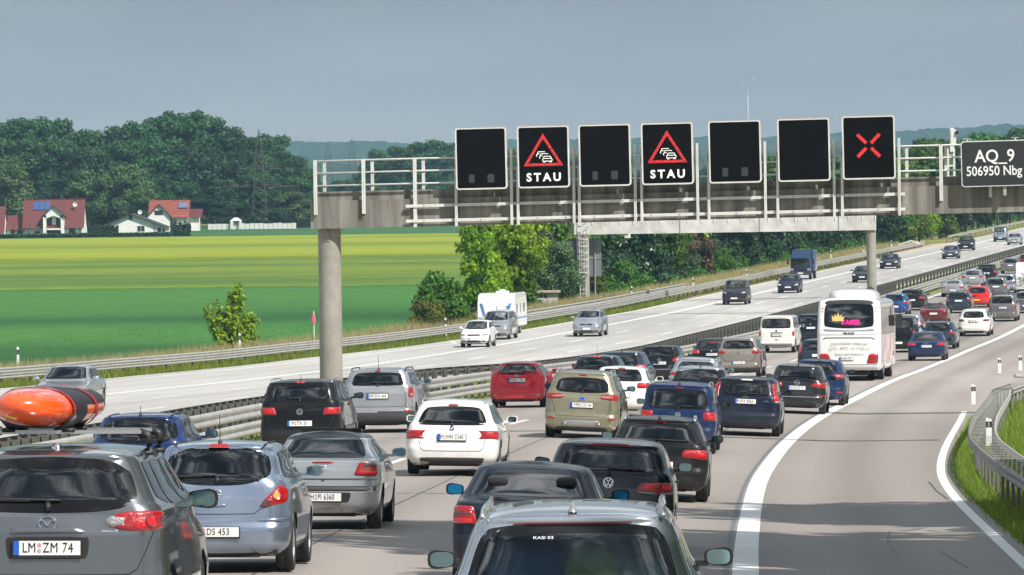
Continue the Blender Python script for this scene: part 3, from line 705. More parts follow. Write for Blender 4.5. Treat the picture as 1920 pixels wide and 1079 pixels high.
def build_front(c, s, root, cw):
    Wd = c['W']/2; L = c['L']; zn = c.get('nose', .70 if c['type'] not in ('suv', 'van', 'mpv') else .85)
    for sg in (1, -1):
        q = dict(c=[(Wd*.52, zn-.12), (Wd*1.02, zn-.07), (Wd*1.08, zn+.04), (Wd*.62, zn+.03)], rd=.16); q = q if sg > 0 else mirq(q)
        o = pobj(patch(s, 'front', q, .010, .012, 9, 7, 0, sink=.008), 'headlight', M_clear, root)
        pobj(patch(s, 'front', q, .024, .008, 6, 5, 0, sub=(-.45, .25, -.5, .5), sink=-.01), 'lens', c.get('beam', M_chrome), o)
        pobj(patch(s, 'front', mirq(dict(c=[(Wd*.55, .30), (Wd*.82, .30), (Wd*.85, .38), (Wd*.55, .38)])) if sg < 0 else dict(c=[(Wd*.55, .30), (Wd*.82, .30), (Wd*.85, .38), (Wd*.55, .38)]), .004, 0, 5, 4), 'fog_light_recess', M_trim, root)
    pobj(patch(s, 'front', dict(c=[(-Wd*.42, zn-.10), (Wd*.42, zn-.10), (Wd*.46, zn-.01), (-Wd*.46, zn-.01)], rd=.08), .006, 0, 9, 4), 'grille', M_trim, root)
    pobj(patch(s, 'front', dict(c=[(-Wd*.48, .27), (Wd*.48, .27), (Wd*.54, .37), (-Wd*.54, .37)], rd=.08), .006, 0, 9, 4), 'air_intake', M_trim, root)
    p, n = s.SN('front', np.array([0.]), np.array([.475])); number_plate(root, c['plate'][0] if c.get('plate') else '', (0, p[0][1]+.02, .475), (0, 0, PI), frame=False)
    p, n = s.SN('front', np.array([0.]), np.array([zn-.055])); put('badge', emblem(c['badge'][0] if c.get('badge') else 'vw'), root, loc=(0, p[0][1]+.02, zn-.055), rot=(0, 0, PI))
    mb = MB()
    for x0 in (-.45, .15):
        p, n = s.SN('front', np.linspace(x0, x0+.5, 6), np.linspace(cw+.07, cw+.045, 6)); mb.tube([Vector(a)+Vector(b)*.02 for a, b in zip(p, n)], .01, 5)
    mb.obj('wiper', M_trim, root)

def place(root, Y, X=None, off=None, opp=False, L=4.3):
    if X is None: X = float(xe(Y))+off
    h = heading(Y+ (L/2)); off = X-float(xe(Y)); zf_ = (lambda y: float(zs(y, off))) if not opp else (lambda y: float(zr(y))); z = zf_(Y)+.006
    if opp:
        y2 = Y+L*math.cos(h); x2 = X+L*math.sin(h); root.location = (x2, y2, zf_(y2)+.006); root.rotation_euler = Euler((math.atan2(zf_(Y)-zf_(y2), L), 0, PI-h), 'XYZ')
    else:
        y2 = Y+L; root.location = (X, Y, z); k_ = float(camb(off+.7, Y+2)-camb(off-.7, Y+2))/1.4; root.rotation_euler = Euler((math.atan2(zf_(y2)-zf_(Y), L), -math.atan(k_), -h), 'XYZ')
# ------------------------------------------------------------------ the vehicles in this photograph
def metal(n, c, r=.24): return paint('paint_'+n, c, .75, r)
def solid(n, c): return paint('paint_'+n, c, 0., .4)
P_grey = metal('gunmetal', (.20, .215, .235)); P_blueg = metal('steel_blue', (.34, .41, .54)); P_silver = metal('silver', (.52, .53, .54)); P_silverb = metal('cool_silver', (.50, .54, .58))
P_white = solid('white', (.80, .80, .78)); P_white2 = solid('cream_white', (.78, .76, .70)); P_black = solid('black', (.006, .007, .009)); P_nblue = solid('night_blue', (.007, .012, .022))
P_dgrey = metal('dark_grey', (.045, .047, .053)); P_red = solid('red', (.72, .012, .035)); P_gold = metal('gold', (.42, .385, .25)); P_blue = solid('blue', (.006, .022, .075))
P_navy = solid('navy', (.006, .012, .030)); P_beige = metal('beige', (.46, .40, .33)); P_brown = metal('brown_grey', (.27, .25, .25)); P_dred = metal('dark_red', (.22, .03, .035)); P_bred = solid('bright_red', (.62, .012, .02))
P_mgrey = metal('mid_grey', (.22, .225, .23)); P_lblue = metal('pale_blue', (.42, .50, .60)); P_blueb = metal('bright_blue', (.03, .12, .42)); P_petrol = metal('petrol', (.05, .075, .10))
CARS = 'cars queueing on the near carriageway'; OPP = 'cars driving on the far carriageway'
def LOC(px, py, Y=None):
    if Y is None: return P2W(px, py)
    return ((px-960)-ROLL*(py-540))*Y/10667, Y
def Q(*p, **k): return dict(c=list(p), **k)
def car(name, label, px, py, Y=None, opp=False, group=None, cat='car', **c):
    X, Y = LOC(px, py, Y); base = dict(type='hatch', L=4.3, W=1.78, H=1.47, paint=P_grey, rw=(.60, .50, .98, 1.33, .02, .02)); base.update(c)
    base['near'] = c.get('near', 1.0 if Y < 150 else .62 if Y < 260 else .42); base['front'] = opp
    r = thing(name, label, cat, group=group or (OPP if opp else CARS)); build_car(base, r); place(r, Y, X, opp=opp, L=base['L']); return r
def bubble(c, s, root): pass

# nearest row
car('estate_car', 'silver estate car nearest the camera, rails and shark-fin aerial on the roof', 1075, 1360, 37.6, type='estate', L=4.6, W=1.78, H=1.47, paint=P_silverb, rw=(.73, .605, .93, 1.345, .02, .03), frit=.065, mirror=M_trim,
    gt=.735, gb=.96, tail=.40, rails=P_silver, antenna='fin', antm=P_silver, third=(1.368, .42, M_smoke), glass=glassm('glass_est', (.70, .82, .82)), lights=[Q((.50, .66), (.98, .66), (.98, .86), (.56, .86))], plate=('', .70), badge=('star', .86), wl=(-.55, .12), wleft=False, spoil=.06,
    words=[], gate=(.52, .6, .62, .8))
def kayak_rack(c, s, root): pass
mazda = car('suv', 'dark grey SUV with plate LM ZM 74 carrying an orange kayak on its roof bars', 86, 1235, 44, type='suv', L=4.54, W=1.84, H=1.70, paint=P_grey, rw=(.70, .585, 1.225, 1.59, .03, .035), frit=.075, rrd=.14, rwl=.03,
    gt=.735, gb=.955, tail=.30, glass=glassm('glass_suv', (.08, .095, .10)), sglass=glassm('glass_suv2', (.20, .24, .24)), nside=3, wr=.36, lights=[Q((.56, 1.055), (1.00, 1.06), (1.06, 1.20), (.60, 1.215), l=-.13, rd=.14, b=-.01, t=.01, sub=[(-.98, -.42, -.62, .45, M_clear), (-.30, .38, -.80, .55, M_redlit), (.42, .92, -.5, .55, M_smoke)], rounds=[(.80, 1.13, .05, M_redlit, M_smoke)])],
    plate=('LM : ZM 74', .925), badge=('mazda', 1.115, 1.05), gate=(.715, .70, .84, 1.05), lines=[.625], wl=(-.62, .10), cp=.34, skick=.07, mo=(-.06, -.08), ms=1.2, mirror=P_dgrey, near=1.15, spoil=.10, dark_z=.33,
    patches=[('boot_trim', 'rear', Q((-.33, 1.035), (.33, 1.035), (.27, 1.085), (-.27, 1.085), rd=.05), P_grey, .012, .022), ('plate_recess', 'rear', Q((-.31, .84), (.31, .84), (.33, 1.01), (-.33, 1.01), rd=.04), M_trim, .003, 0), ('badge_plate', 'rear', Q((.40, 1.045), (.55, 1.045), (.56, 1.065), (.42, 1.065)), M_chrome, .004, .002)])
car('hatchback', 'steel blue small hatchback with plate DS 453 behind the dark grey SUV', 405, 1075, 64.8, type='hatch', L=4.0, W=1.72, H=1.50, paint=P_blueg, rw=(.585, .545, 1.045, 1.40, .045, .045), frit=.03, rrd=.20, rwl=.05,
    gt=.75, gb=.92, tail=.30, glass=glassm('glass_c', (.36, .42, .42)), lights=[Q((.46, .735), (.86, .80), (.86, .98), (.74, 1.02), l=-.03, r=.03, rd=.08, sub=[(-.95, -.35, -.95, -.2, M_smoke)], rounds=[(.675, .885, .045, M_amber, M_chrome)])],
    plate=(' : DS 453', .475), badge=('opel', .905, .9), gate=(.675, .48, .70, .80), third=(1.447, .125), antenna='long', wl=(-.46, -.02), wflip=True, doors=2, nside=2, seams_roof=True, near=1.15, rc=.30, crown=.09,
    patches=[('plate_recess', 'rear', Q((-.38, .40), (.38, .40), (.44, .575), (-.44, .575), rd=.05), P_blueg, -.0, 0), ('bumper_strip', 'rear2', Q((.44, .595), (.84, .59), (.84, .635), (.48, .62), rd=.1), P_blueg, .008, .012), ('boot_handle', 'rear', Q((-.12, .755), (.12, .755), (.11, .80), (-.11, .80), rd=.15), P_blueg, .006, .012)])
def sunroof(c, s, root):
    mb = MB(); mb.box(-.40, .40, 1.62, 2.25, 1.325, 1.345); mb.box(-.42, .42, 1.60, 1.66, 1.32, 1.375); mb.obj('open_sunroof', M_frit, root)
car('coupe', 'silver coupe with raised black sunroof and plate PI 6360', 604, 995, 78.5, type='coupe', L=3.92, W=1.61, H=1.34, paint=P_silver, rw=(.585, .46, .985, 1.255, .0, .02), frit=.03, deck=.955, dl=.30, tail=.72, gt=.72, roof_mat=M_frit, cp=.30,
    glass=glassm('glass_tig', (.28, .35, .37)), lights=[Q((.40, .735), (.80, .735), (.80, .92), (.50, .955), l=.0, r=.02, rd=.09, sub=[(-.75, .8, .1, .8, M_smoke), (-.85, .85, -.8, -.1, M_redlit)])], plate=('HH : PI 6360', .45), badge=('opel', .845, .75), words=[], antenna=None, wiper=False, doors=2, nside=1, wr=.29, near=1.1,
    lines=[.69, .60], gate=(.70, .62, .74, .74), third=(.925, .16), patches=[('bumper_strip', 'rear', Q((-.90, .525), (.90, .525), (.90, .60), (-.90, .60), rd=.04), M_dark, .004, .012), ('plate_recess', 'rear', Q((-.36, .375), (.36, .375), (.40, .515), (-.40, .515), rd=.04), M_trim, .003, 0), ('boot_lock', 'rear', Q((-.02, .665), (.02, .665), (.02, .70), (-.02, .70), rd=.3), M_trim, .008, .004)], extras=[sunroof])
car('hatchback', 'blue hatchback half hidden between the orange kayak and the steel blue car', 258, 935, 91, type='hatch', L=4.05, W=1.70, H=1.47, paint=P_blueb if False else solid('royal_blue', (.008, .024, .11)), rw=(.62, .56, 1.02, 1.36, .04, .04), rrd=.2, rwl=.05, frit=.04, glass=glassm('glass_c2', (.35, .43, .43)),
    lights=[Q((.58, .80), (.88, .80), (.88, .98), (.72, 1.0), l=-.03, rd=.12, m=M_clear)], plate=('', .60), badge=('opel', .90), antenna='short', antm=M_trim, rc=.30, crown=.09, seams_roof=True, doors=2)
car('people_carrier', 'black people carrier with roof rails beside the concrete gantry column', 562, 871, 120, type='mpv', L=4.4, W=1.76, H=1.66, paint=P_black, rw=(.70, .60, 1.20, 1.56, .0, .015), glass=glassm('glass_t', (.10, .12, .12)), rails=P_silver, tail=.22, gt=.80, gb=.95,
    lights=[Q((.46, .905), (1.02, .93), (1.02, 1.085), (.52, 1.085), rd=.07, sub=[(-.8, .2, -.7, .7, M_redlit)])], plate=('M : TX 31', .74), badge=('vw', .985, 1.15), wl=(-.28, .02), antenna='short', third=(1.60, .10), gate=(.62, .62, .72, .90))
car('estate_car', 'white estate car with plate M MM 2340', 846, 897, 106, type='estate', L=4.5, W=1.78, H=1.42, paint=P_white, rw=(.665, .51, .94, 1.27, .0, .02), rails=P_silver, tail=.42, gt=.72, gb=.93, glass=glassm('glass_bmw', (.50, .60, .58)),
    lights=[Q((.44, .675), (.98, .65), (.98, .85), (.43, .855), l=.10, rd=.08, b=.02, sub=[(-.2, .75, -.6, -.05, M_redlit)])], plate=('M : MM 2340', .715), badge=('bmw', .885), wl=(-.50, .05), third=(1.305, .10), gate=(.46, .58, .62, .66), antenna=None,
    patches=[('bumper_insert', 'rear', Q((-.62, .17), (.62, .17), (.70, .36), (-.70, .36), rd=.10), M_dark, .004, .006), ('exhaust_pipe', 'rear', Q((-.60, .20), (-.42, .20), (-.42, .27), (-.60, .27), rd=.2), M_exh, .01, .008)])
car('suv', 'silver SUV with red lights and plate NP DX 444 behind the white estate', 708, 812, 141, type='suv', L=4.45, W=1.81, H=1.60, paint=P_silver, rw=(.66, .56, 1.165, 1.475, .0, .02), glass=glassm('glass_j', (.10, .12, .12)), rails=M_trim, tail=.20, gt=.80, gb=.94, wr=.35, dark_z=.52,
    lights=[Q((.76, .86), (1.00, .86), (1.0, 1.13), (.76, 1.15), rd=.08, sub=[(-.7, .5, -.75, -.1, M_clear)])], plate=('NP : DX 444', .905), gate=(.64, .70, .72, .86), antenna='long', wl=(-.12, .28), third=(1.525, .07), near=.9,
    patches=[('bumper_insert', 'rear', Q((-.86, .24), (.86, .24), (.80, .50), (-.80, .50), rd=.08), M_dark, .005, .01), ('reflector', 'rear2', Q((.66, .52), (.86, .53), (.86, .57), (.66, .57)), M_red, .01, .004), ('handle_bar', 'rear', Q((-.35, .99), (.35, .99), (.35, 1.01), (-.35, 1.01)), M_chrome, .012, .006)])
car('sedan', 'dark blue-green saloon with blue mirrors and lettering A4, driver\'s head visible through the rear window', 985, 1085, 62.5, type='sedan', L=4.48, W=1.73, H=1.40, paint=P_nblue, rw=(.625, .50, .985, 1.29, .0, .015), frit=.03, deck=.955, dl=.46, tail=.66, gt=.735, gb=.93,
    glass=glassm('glass_a4', (.66, .80, .80)), lights=[Q((.55, .71), (.94, .71), (.94, .925), (.60, .925), rd=.03, sub=[(-.9, .9, -.88, -.30, M_redlit), (-.9, .9, -.2, .3, M_smoke)])], plate=('', .56), badge=('audi', .80, .8), words=[('A4', -.42, .885, .10)], mglass=M_mirrorb, wiper=False, lines=[.585], near=1.1, mirror=P_nblue, gate=(.60, .5, .56, .66),
    patches=[('bumper_strip', 'rear', Q((-.92, .44), (.92, .44), (.92, .48), (-.92, .48)), M_trim, .006, .008)])
car('hatchback', 'dark grey hatchback with round badge in front of the silver estate', 1135, 1020, 73.5, type='hatch', L=4.2, W=1.77, H=1.475, paint=P_dgrey, rw=(.64, .555, 1.03, 1.375, .0, .02), frit=.055, gt=.76, gb=.93, tail=.30,
    glass=glassm('glass_golf', (.72, .80, .78)), lights=[Q((.38, .80), (.94, .80), (.94, .955), (.44, .955), l=-.05, rd=.10, b=-.01, sub=[(-.95, -.05, -.98, -.55, M_clear), (.0, .96, -.98, -.55, M_clear), (-.7, -.1, -.35, .8, M_redlit), (.05, .7, -.35, .7, M_redlit)])], plate=('', .50), badge=('vw', .925, 1.15), wl=(-.02, .48), third=(1.405, .30, M_red), gate=(.62, .60, .66, .80), near=1.1,
    patches=[('plate_recess', 'rear', Q((-.45, .60), (.45, .60), (.52, .69), (-.52, .69), rd=.1), M_trim, .002, 0)])
car('estate_car', 'black estate car with chrome rails ahead of the dark grey hatchback', 1230, 930, 96, type='estate', L=4.6, W=1.77, H=1.43, paint=P_black, rw=(.645, .51, .96, 1.295, .0, .02), rails=P_silver, tail=.42, gt=.72, gb=.93, glass=glassm('glass_av', (.58, .66, .66)), roof_mat=None,
    lights=[Q((.42, .74), (.92, .72), (.92, .90), (.44, .90), rd=.10, l=-.04, sub=[(-.1, .6, -.6, .5, M_redlit)])], plate=('M : A 1080', .62), badge=None, wl=(-.05, .50), antenna='short', third=(1.33, .10), gate=(.50, .6, .62, .72))
car('van', 'blue people carrier with dark tailgate window between black estate and dark blue estate', 1268, 862, 126, type='mpv', L=4.5, W=1.74, H=1.56, paint=P_blue, rw=(.67, .59, .98, 1.41, .0, .01), glass=glassm('glass_t5', (.06, .07, .07)), rails=P_silver, tail=.20, gt=.82, gb=.96, mtrim=True,
    lights=[Q((.56, .74), (.97, .74), (.97, .96), (.53, .93), rd=.07, sub=[(-.6, .7, -.6, .0, M_redlit)])], plate=('', .62), badge=('vw', .85), wl=(-.02, .35), antenna='short', third=(1.45, .10, M_redlit))
car('suv', 'gold SUV with twin exhausts and plate FFB CO 44', 1088, 819, 134, type='suv', L=4.5, W=1.80, H=1.61, paint=P_gold, rw=(.645, .555, 1.10, 1.415, .015, .03), glass=glassm('glass_k', (.13, .15, .15)), rails=P_silver, tail=.26, gt=.76, gb=.95, wr=.35, spoil=.10, mtrim=True, rrd=.1,
    lights=[Q((.46, .94), (.96, .90), (.96, 1.06), (.52, 1.07), l=-.10, rd=.12, sub=[(-.9, .3, -.45, .3, M_clear)])], plate=('FFB : CO 44', .795), badge=('ford', .945, 1.1), third=(1.50, .10), gate=(.53, .62, .70, .90), wl=(-.02, .28),
    patches=[('diffuser', 'rear', Q((-.55, .30), (.55, .30), (.42, .44), (-.42, .44), rd=.05), P_silver, .006, .012), ('bumper_insert', 'rear', Q((-.72, .20), (.72, .20), (.66, .29), (-.66, .29)), M_dark, .006, .004), ('reflector', 'rear2', Q((.62, .46), (.82, .46), (.84, .52), (.62, .50)), M_red, .012, .006), ('exhaust_pipe', 'rear2', Q((.33, .285), (.47, .285), (.47, .39), (.33, .39), rd=.32), M_exh, .02, .03), ('plate_recess', 'rear', Q((-.40, .70), (.40, .70), (.36, .90), (-.36, .90), rd=.08), P_gold, .0, 0)])
car('hatchback', 'red hatchback at the left of the queue, against the median barrier', 969, 766, 174, type='hatch', L=4.25, W=1.76, H=1.41, paint=P_red, rw=(.64, .50, 1.03, 1.30, .02, .03), gt=.68, rc=.34, crown=.12, glass=glassm('glass_civ', (.35, .38, .38)), tail=.50,
    lights=[Q((.62, .93), (.92, .90), (.92, 1.03), (.66, 1.05), rd=.1, m=M_redlit)], plate=('M : BC 175', .84), badge=('honda', .975, 1.), third=(1.09, .22, M_redlit), near=.8, gate=(.66, .5, .6, .8), lines=[.60], patches=[('exhaust_pipe', 'rear2', Q((.60, .34), (.78, .36), (.72, .43), (.60, .40), rd=.1), M_exh, .01, .01), ('bumper_insert', 'rear', Q((-.6, .22), (.6, .22), (.6, .27), (-.6, .27)), M_dark, .004, 0)])
car('hatchback', 'silver-white compact with round lights tucked in behind the gold SUV', 1162, 776, 158, type='hatch', L=4.1, W=1.72, H=1.41, paint=P_white, rw=(.60, .50, .99, 1.30, .0, .02), frit=.03, lights=[Q((.42, .80), (.90, .80), (.90, .98), (.46, .98), rd=.22, sub=[(-.8, .0, -.6, .6, M_redlit)])], plate=('', .60), badge=('x', .9), third=(1.34, .1), near=.8, wiper=False, glass=glassm('glass_i', (.45, .52, .52)))
car('estate_car', 'dark blue estate car with tall red corner lights, last before the black-grey estate', 1395, 803, 142, type='estate', L=4.7, W=1.80, H=1.47, paint=P_navy, rw=(.60, .52, .99, 1.36, .0, .01), tail=.22, gt=.79, gb=.92, glass=glassm('glass_v', (.16, .20, .20)), rwl=.0,
    lights=[Q((.70, .83), (1.0, .83), (.80, 1.34), (.62, 1.36), l=.02, r=-.04, rd=.04, sub=[(-.7, .5, -.95, -.75, M_clear), (-.7, .4, -.7, -.3, M_redlit)])], plate=('M : RX 8066', .86), words=[('VOLVO', 0, .955, .05), ('AWD', .52, .87, .05)], badge=None, wl=(.0, .45), near=.9, third=(1.395, .16, M_white), lines=[.70, .52], dark_z=.30)
car('estate_car', 'dark grey estate car with chrome bumper line, right lane ahead of the dark blue estate', 1492, 762, 171, type='estate', L=4.6, W=1.79, H=1.49, paint=P_dgrey, rw=(.60, .50, 1.0, 1.33, .03, .03), rc=.28, tail=.42, gt=.74, glass=glassm('glass_as', (.28, .33, .33)), near=.8,
    lights=[Q((.44, .80), (1.0, .78), (1.0, .98), (.50, .95), l=-.05, rd=.1)], plate=('KKN : DE 77', .78), badge=('opel', .935, 1.25), third=(1.39, .12), antenna='short', gate=(.53, .6, .66, .8), patches=[('chrome_strip', 'rear', Q((-.9, .50), (.9, .50), (.9, .525), (-.9, .525)), M_chrome, .012, .004), ('reflector', 'rear2', Q((.70, .54), (.95, .54), (.95, .59), (.70, .57)), M_red, .012, .004)], wl=(-.3, .1))
car('hatchback', 'bright dark-blue hatchback peeping out behind the dark grey estate', 1532, 745, 185, type='hatch', L=4.3, W=1.80, H=1.48, paint=P_blue, rw=(.62, .52, 1.02, 1.36, .02, .03), rc=.3, near=.8, lights=[Q((.48, .86), (.98, .88), (1.0, 1.04), (.50, 1.02), l=-.06, rd=.1, sub=[(-.7, .5, -.3, .4, M_clear)])], plate=('', .75), badge=('ford', .95), antenna='short', tail=.42, patches=[('reflector', 'rear2', Q((.60, .40), (.85, .40), (.85, .46), (.60, .46)), M_red, .01, .004)])
car('estate_car', 'white estate car behind the black hatchback with four-ring badge', 1302, 745, 182, type='estate', L=4.5, W=1.78, H=1.44, paint=P_silverb, rw=(.62, .50, .97, 1.29, .0, .02), near=.7, lights=[Q((.50, .78), (.95, .78), (.95, .95), (.50, .95), rd=.1)], plate=('', .6), badge=None, rails=P_silver, glass=G_mid, tail=.42)
car('hatchback', 'black hatchback with four-ring badge between blue people carrier and white estate', 1308, 772, 163, type='hatch', L=4.25, W=1.77, H=1.43, paint=P_black, rw=(.60, .49, .98, 1.31, .02, .03), near=.8, lights=[Q((.44, .84), (.95, .82), (.95, .94), (.44, .95), rd=.1, m=M_redlit)], plate=('', .6), badge=('audi', .885, 1.0), antenna='short', glass=glassm('glass_a3', (.42, .5, .5)), tail=.42, roof_mat=P_silverb)
car('suv', 'beige SUV in the middle lane with roof rails and low number plate', 1385, 706, 233, type='suv', L=4.43, W=1.80, H=1.65, paint=P_beige, rw=(.66, .56, 1.17, 1.50, .0, .02), near=.7, rails=P_silver, gt=.76, lights=[Q((.50, .96), (1.0, .96), (1.0, 1.10), (.55, 1.10), rd=.12)], plate=('M : TG 204', .60), badge=('vw', .99), glass=glassm('glass_ti', (.18, .22, .22)), wr=.34, dark_z=.42, gate=(.66, .6, .7, .95))
car('hatchback', 'black hatchback with red strip light on top, between red hatchback and black estate', 1118, 735, 186, type='hatch', L=4.1, W=1.72, H=1.46, paint=P_black, rw=(.60, .50, 1.02, 1.34, .02, .03), near=.8, lights=[Q((.46, .82), (.95, .82), (.95, .96), (.56, .92), rd=.1, m=M_redlit)], plate=('', .6), badge=('lion', .90, .9), antenna='long', third=(1.40, .13, M_redlit), glass=glassm('glass_p', (.32, .38, .38)), roof_mat=P_petrol)
car('estate_car', 'dark slate estate car just left of the black hatchback with chrome bumper trim', 1164, 722, 197, type='estate', L=4.5, W=1.78, H=1.48, paint=P_petrol, rw=(.60, .50, .98, 1.34, .02, .03), near=.7, lights=[Q((.46, .86), (.95, .88), (.95, 1.0), (.50, 1.0), rd=.12, m=M_redlit, sub=[(-.5, .5, -.3, .3, M_clear)]), Q((.5, .42), (.85, .42), (.85, .50), (.5, .50), rd=.2)], plate=('', .7), badge=('ford', .9), antenna='short')
car('hatchback', 'black hatchback with chrome bumper trim beside the median barrier', 1236, 712, 216, type='hatch', L=4.2, W=1.76, H=1.49, paint=P_black, rw=(.60, .50, 1.02, 1.36, .0, .02), near=.7, lights=[Q((.50, .86), (.98, .86), (.98, .99), (.50, 1.0), rd=.1, m=M_redlit)], plate=('M : GO 62', .82), badge=('vw', .94, 1.25), antenna='short', patches=[('chrome_strip', 'rear', Q((-.9, .57), (.9, .57), (.9, .60), (-.9, .60)), M_chrome, .012, .004)], glass=glassm('glass_g5', (.30, .36, .36)))
car('sedan', 'black saloon with wide blue number plate left of the beige SUV', 1334, 682, 252, type='sedan', L=4.7, W=1.82, H=1.44, paint=P_black, rw=(.62, .48, .98, 1.31, .0, .02), near=.6, lights=[Q((.50, .76), (.98, .76), (.98, .90), (.56, .92), rd=.1, m=M_redlit)], plate=('M : FB 5100', .72), badge=('bmw', .88), third=(1.25, .17, M_redlit), wiper=False)
car('van', 'white van at the left lane, left of the coach', 1456, 662, 296, type='van', cat='van', L=4.9, W=1.90, H=1.95, paint=P_white2, rw=(.76, .72, 1.27, 1.78, .0, .01), glass=glassm('glass_van', (.10, .13, .12)), near=.6, wr=.34, gt=.86, gb=.97, floor=.28,
    lights=[Q((.82, .86), (1.02, .86), (1.02, 1.14), (.82, 1.14), rd=.06)], plate=('M : VW 500', .93), badge=('vw', 1.15), patches=[('bumper_insert', 'rear', Q((-.95, .33), (.95, .33), (.95, .50), (-.95, .50), rd=.06), pm('dirty_grey', (.16, .15, .14), .7), .01, .02), ('handle_bar', 'rear', Q((-.35, 1.03), (.35, 1.03), (.35, 1.07), (-.35, 1.07)), M_trim, .012, .006), ('boot_handle', 'rear', Q((-.10, .66), (.10, .66), (.10, .70), (-.10, .70), rd=.2), M_trim, .01, .006)], wiper=False)
car('suv', 'black SUV between the white van and the coach', 1520, 640, 318, type='suv', L=4.6, W=1.88, H=1.62, paint=P_nblue, rw=(.66, .56, 1.15, 1.50, .0, .02), near=.5, lights=[Q((.56, .90), (1.0, .90), (1.0, 1.03), (.56, 1.03), rd=.1)], plate=('', .85), badge=('bmw', 1.05), rails=M_trim)
car('hatchback', 'dark car whose red corner light shows left of the coach\'s rear wheel', 1533, 697, 238, type='hatch', L=4.2, W=1.74, H=1.5, paint=P_petrol, rw=(.60, .50, 1.02, 1.36, .0, .02), near=.5, lights=[Q((.70, .9), (.95, .9), (.95, 1.3), (.70, 1.3), rd=.1, m=M_redlit)], plate=('', .8), badge=None)
# beyond the coach
car('van', 'black van just right of the coach', 1683, 650, 293, type='van', cat='van', L=4.9, W=1.80, H=1.85, paint=P_black, rw=(.74, .68, 1.2, 1.68, .0, .01), near=.5, lights=[Q((.80, .86), (1.0, .86), (1.0, 1.14), (.80, 1.14), rd=.06, m=M_redlit)], plate=('', .5), badge=None, gt=.86, gb=.97)
car('hatchback', 'silver small hatchback with high red corner lights right of the black van', 1703, 632, 320, type='hatch', L=3.95, W=1.70, H=1.48, paint=P_silverb, rw=(.58, .50, 1.0, 1.36, .02, .03), near=.5, lights=[Q((.64, .90), (.95, .88), (.90, 1.10), (.70, 1.2), rd=.1)], plate=('', .7), badge=None, patches=[('bumper_insert', 'rear', Q((-.6, .22), (.6, .22), (.7, .42), (-.7, .42), rd=.1), M_dark, .006, .004)])
car('sedan', 'royal blue saloon with plate in the right lane beside the white line', 1737, 680, 272, type='sedan', L=4.6, W=1.83, H=1.40, paint=P_blue, rw=(.62, .48, .95, 1.27, .0, .02), near=.65, lights=[Q((.50, .72), (1.0, .72), (1.0, .86), (.50, .86), rd=.1, m=M_redlit)], plate=('M : AU 5144', .69), badge=('audi', .83, .9), wiper=False, dl=.40, tail=.75, glass=glassm('glass_a5', (.42, .5, .5)), lines=[.60])
car('estate_car', 'slate grey estate car directly ahead of the royal blue saloon', 1760, 655, 300, type='estate', L=4.6, W=1.80, H=1.46, paint=P_petrol, rw=(.62, .49, .97, 1.31, .0, .02), near=.5, lights=[Q((.46, .78), (.98, .78), (.98, .90), (.46, .90), rd=.1)], plate=('', .62), badge=None, rails=P_silver)
car('suv', 'white crossover with dark red lights in the right lane', 1826, 632, 328, type='suv', L=4.6, W=1.86, H=1.58, paint=P_white2, rw=(.62, .52, 1.08, 1.42, .02, .03), rc=.34, crown=.1, near=.6, lights=[Q((.52, .86), (1.0, .86), (1.0, .99), (.56, 1.0), rd=.12, m=M_smoke)], plate=('M : IN 30', .88), badge=None, glass=glassm('glass_inf', (.35, .36, .36)), seatm=pm('seat_tan', (.45, .12, .07), .8), patches=[('bumper_insert', 'rear', Q((-.62, .20), (.62, .20), (.72, .34), (-.72, .34), rd=.1), M_dark, .006, .004)])
car('convertible', 'dark red roadster with black soft top', 1750, 608, 356, type='coupe', L=4.0, W=1.74, H=1.27, paint=P_dred, rw=(.40, .36, .97, 1.13, .0, .01), gt=.72, roof_mat=M_trim, near=.5, lights=[Q((.46, .74), (.86, .74), (.86, .86), (.46, .86), rd=.3)], plate=('', .66), badge=None, wiper=False, dl=.55, tail=.5, doors=2)
car('people_carrier', 'brown-grey people carrier with dark rear window at the right of the queue', 1880, 603, 360, type='mpv', L=4.6, W=1.82, H=1.68, paint=P_brown, rw=(.70, .62, 1.15, 1.56, .0, .01), glass=G_dark, near=.6, rails=M_trim, gt=.82, lights=[Q((.74, .80), (1.0, .80), (1.0, 1.06), (.76, 1.06), rd=.1)], plate=('M : HY 77', .88), badge=None, lines=[.68])
car('hatchback', 'dark teal hatchback ahead of the dark red roadster', 1797, 588, 382, type='hatch', L=4.2, W=1.74, H=1.46, paint=P_petrol, rw=(.60, .50, 1.02, 1.36, .02, .03), near=.5, lights=[Q((.62, .78), (.92, .78), (.86, 1.02), (.68, 1.02), rd=.1)], plate=('', .84), badge=None, antenna='short')
car('hatchback', 'bright red hatchback with a yellow number plate', 1833, 578, 397, type='hatch', L=4.0, W=1.72, H=1.49, paint=P_bred, rw=(.58, .52, 1.02, 1.36, .02, .03), near=.5, lights=[Q((.72, .98), (.92, .98), (.84, 1.3), (.70, 1.3), rd=.1, m=M_red)], plate=('', .52, -.1), yplate=True, badge=None)
car('estate_car', 'black estate car in the left lane ahead of the coach', 1709, 583, 391, type='hatch', L=4.3, W=1.78, H=1.45, paint=P_black, rw=(.62, .52, .98, 1.33, .02, .03), near=.5, lights=[Q((.50, .80), (.95, .80), (.95, .93), (.50, .93), rd=.1, m=M_redlit)], plate=('', .72), badge=None)
car('hatchback', 'bright blue hatchback half hidden by the coach\'s right edge', 1678, 592, 378, type='hatch', L=4.1, W=1.73, H=1.46, paint=P_blueb, rw=(.58, .50, 1.0, 1.36, .02, .03), near=.5, lights=[Q((.55, .80), (.92, .80), (.92, .95), (.55, .95), rd=.15, m=M_redlit)], plate=('', .6), badge=None)
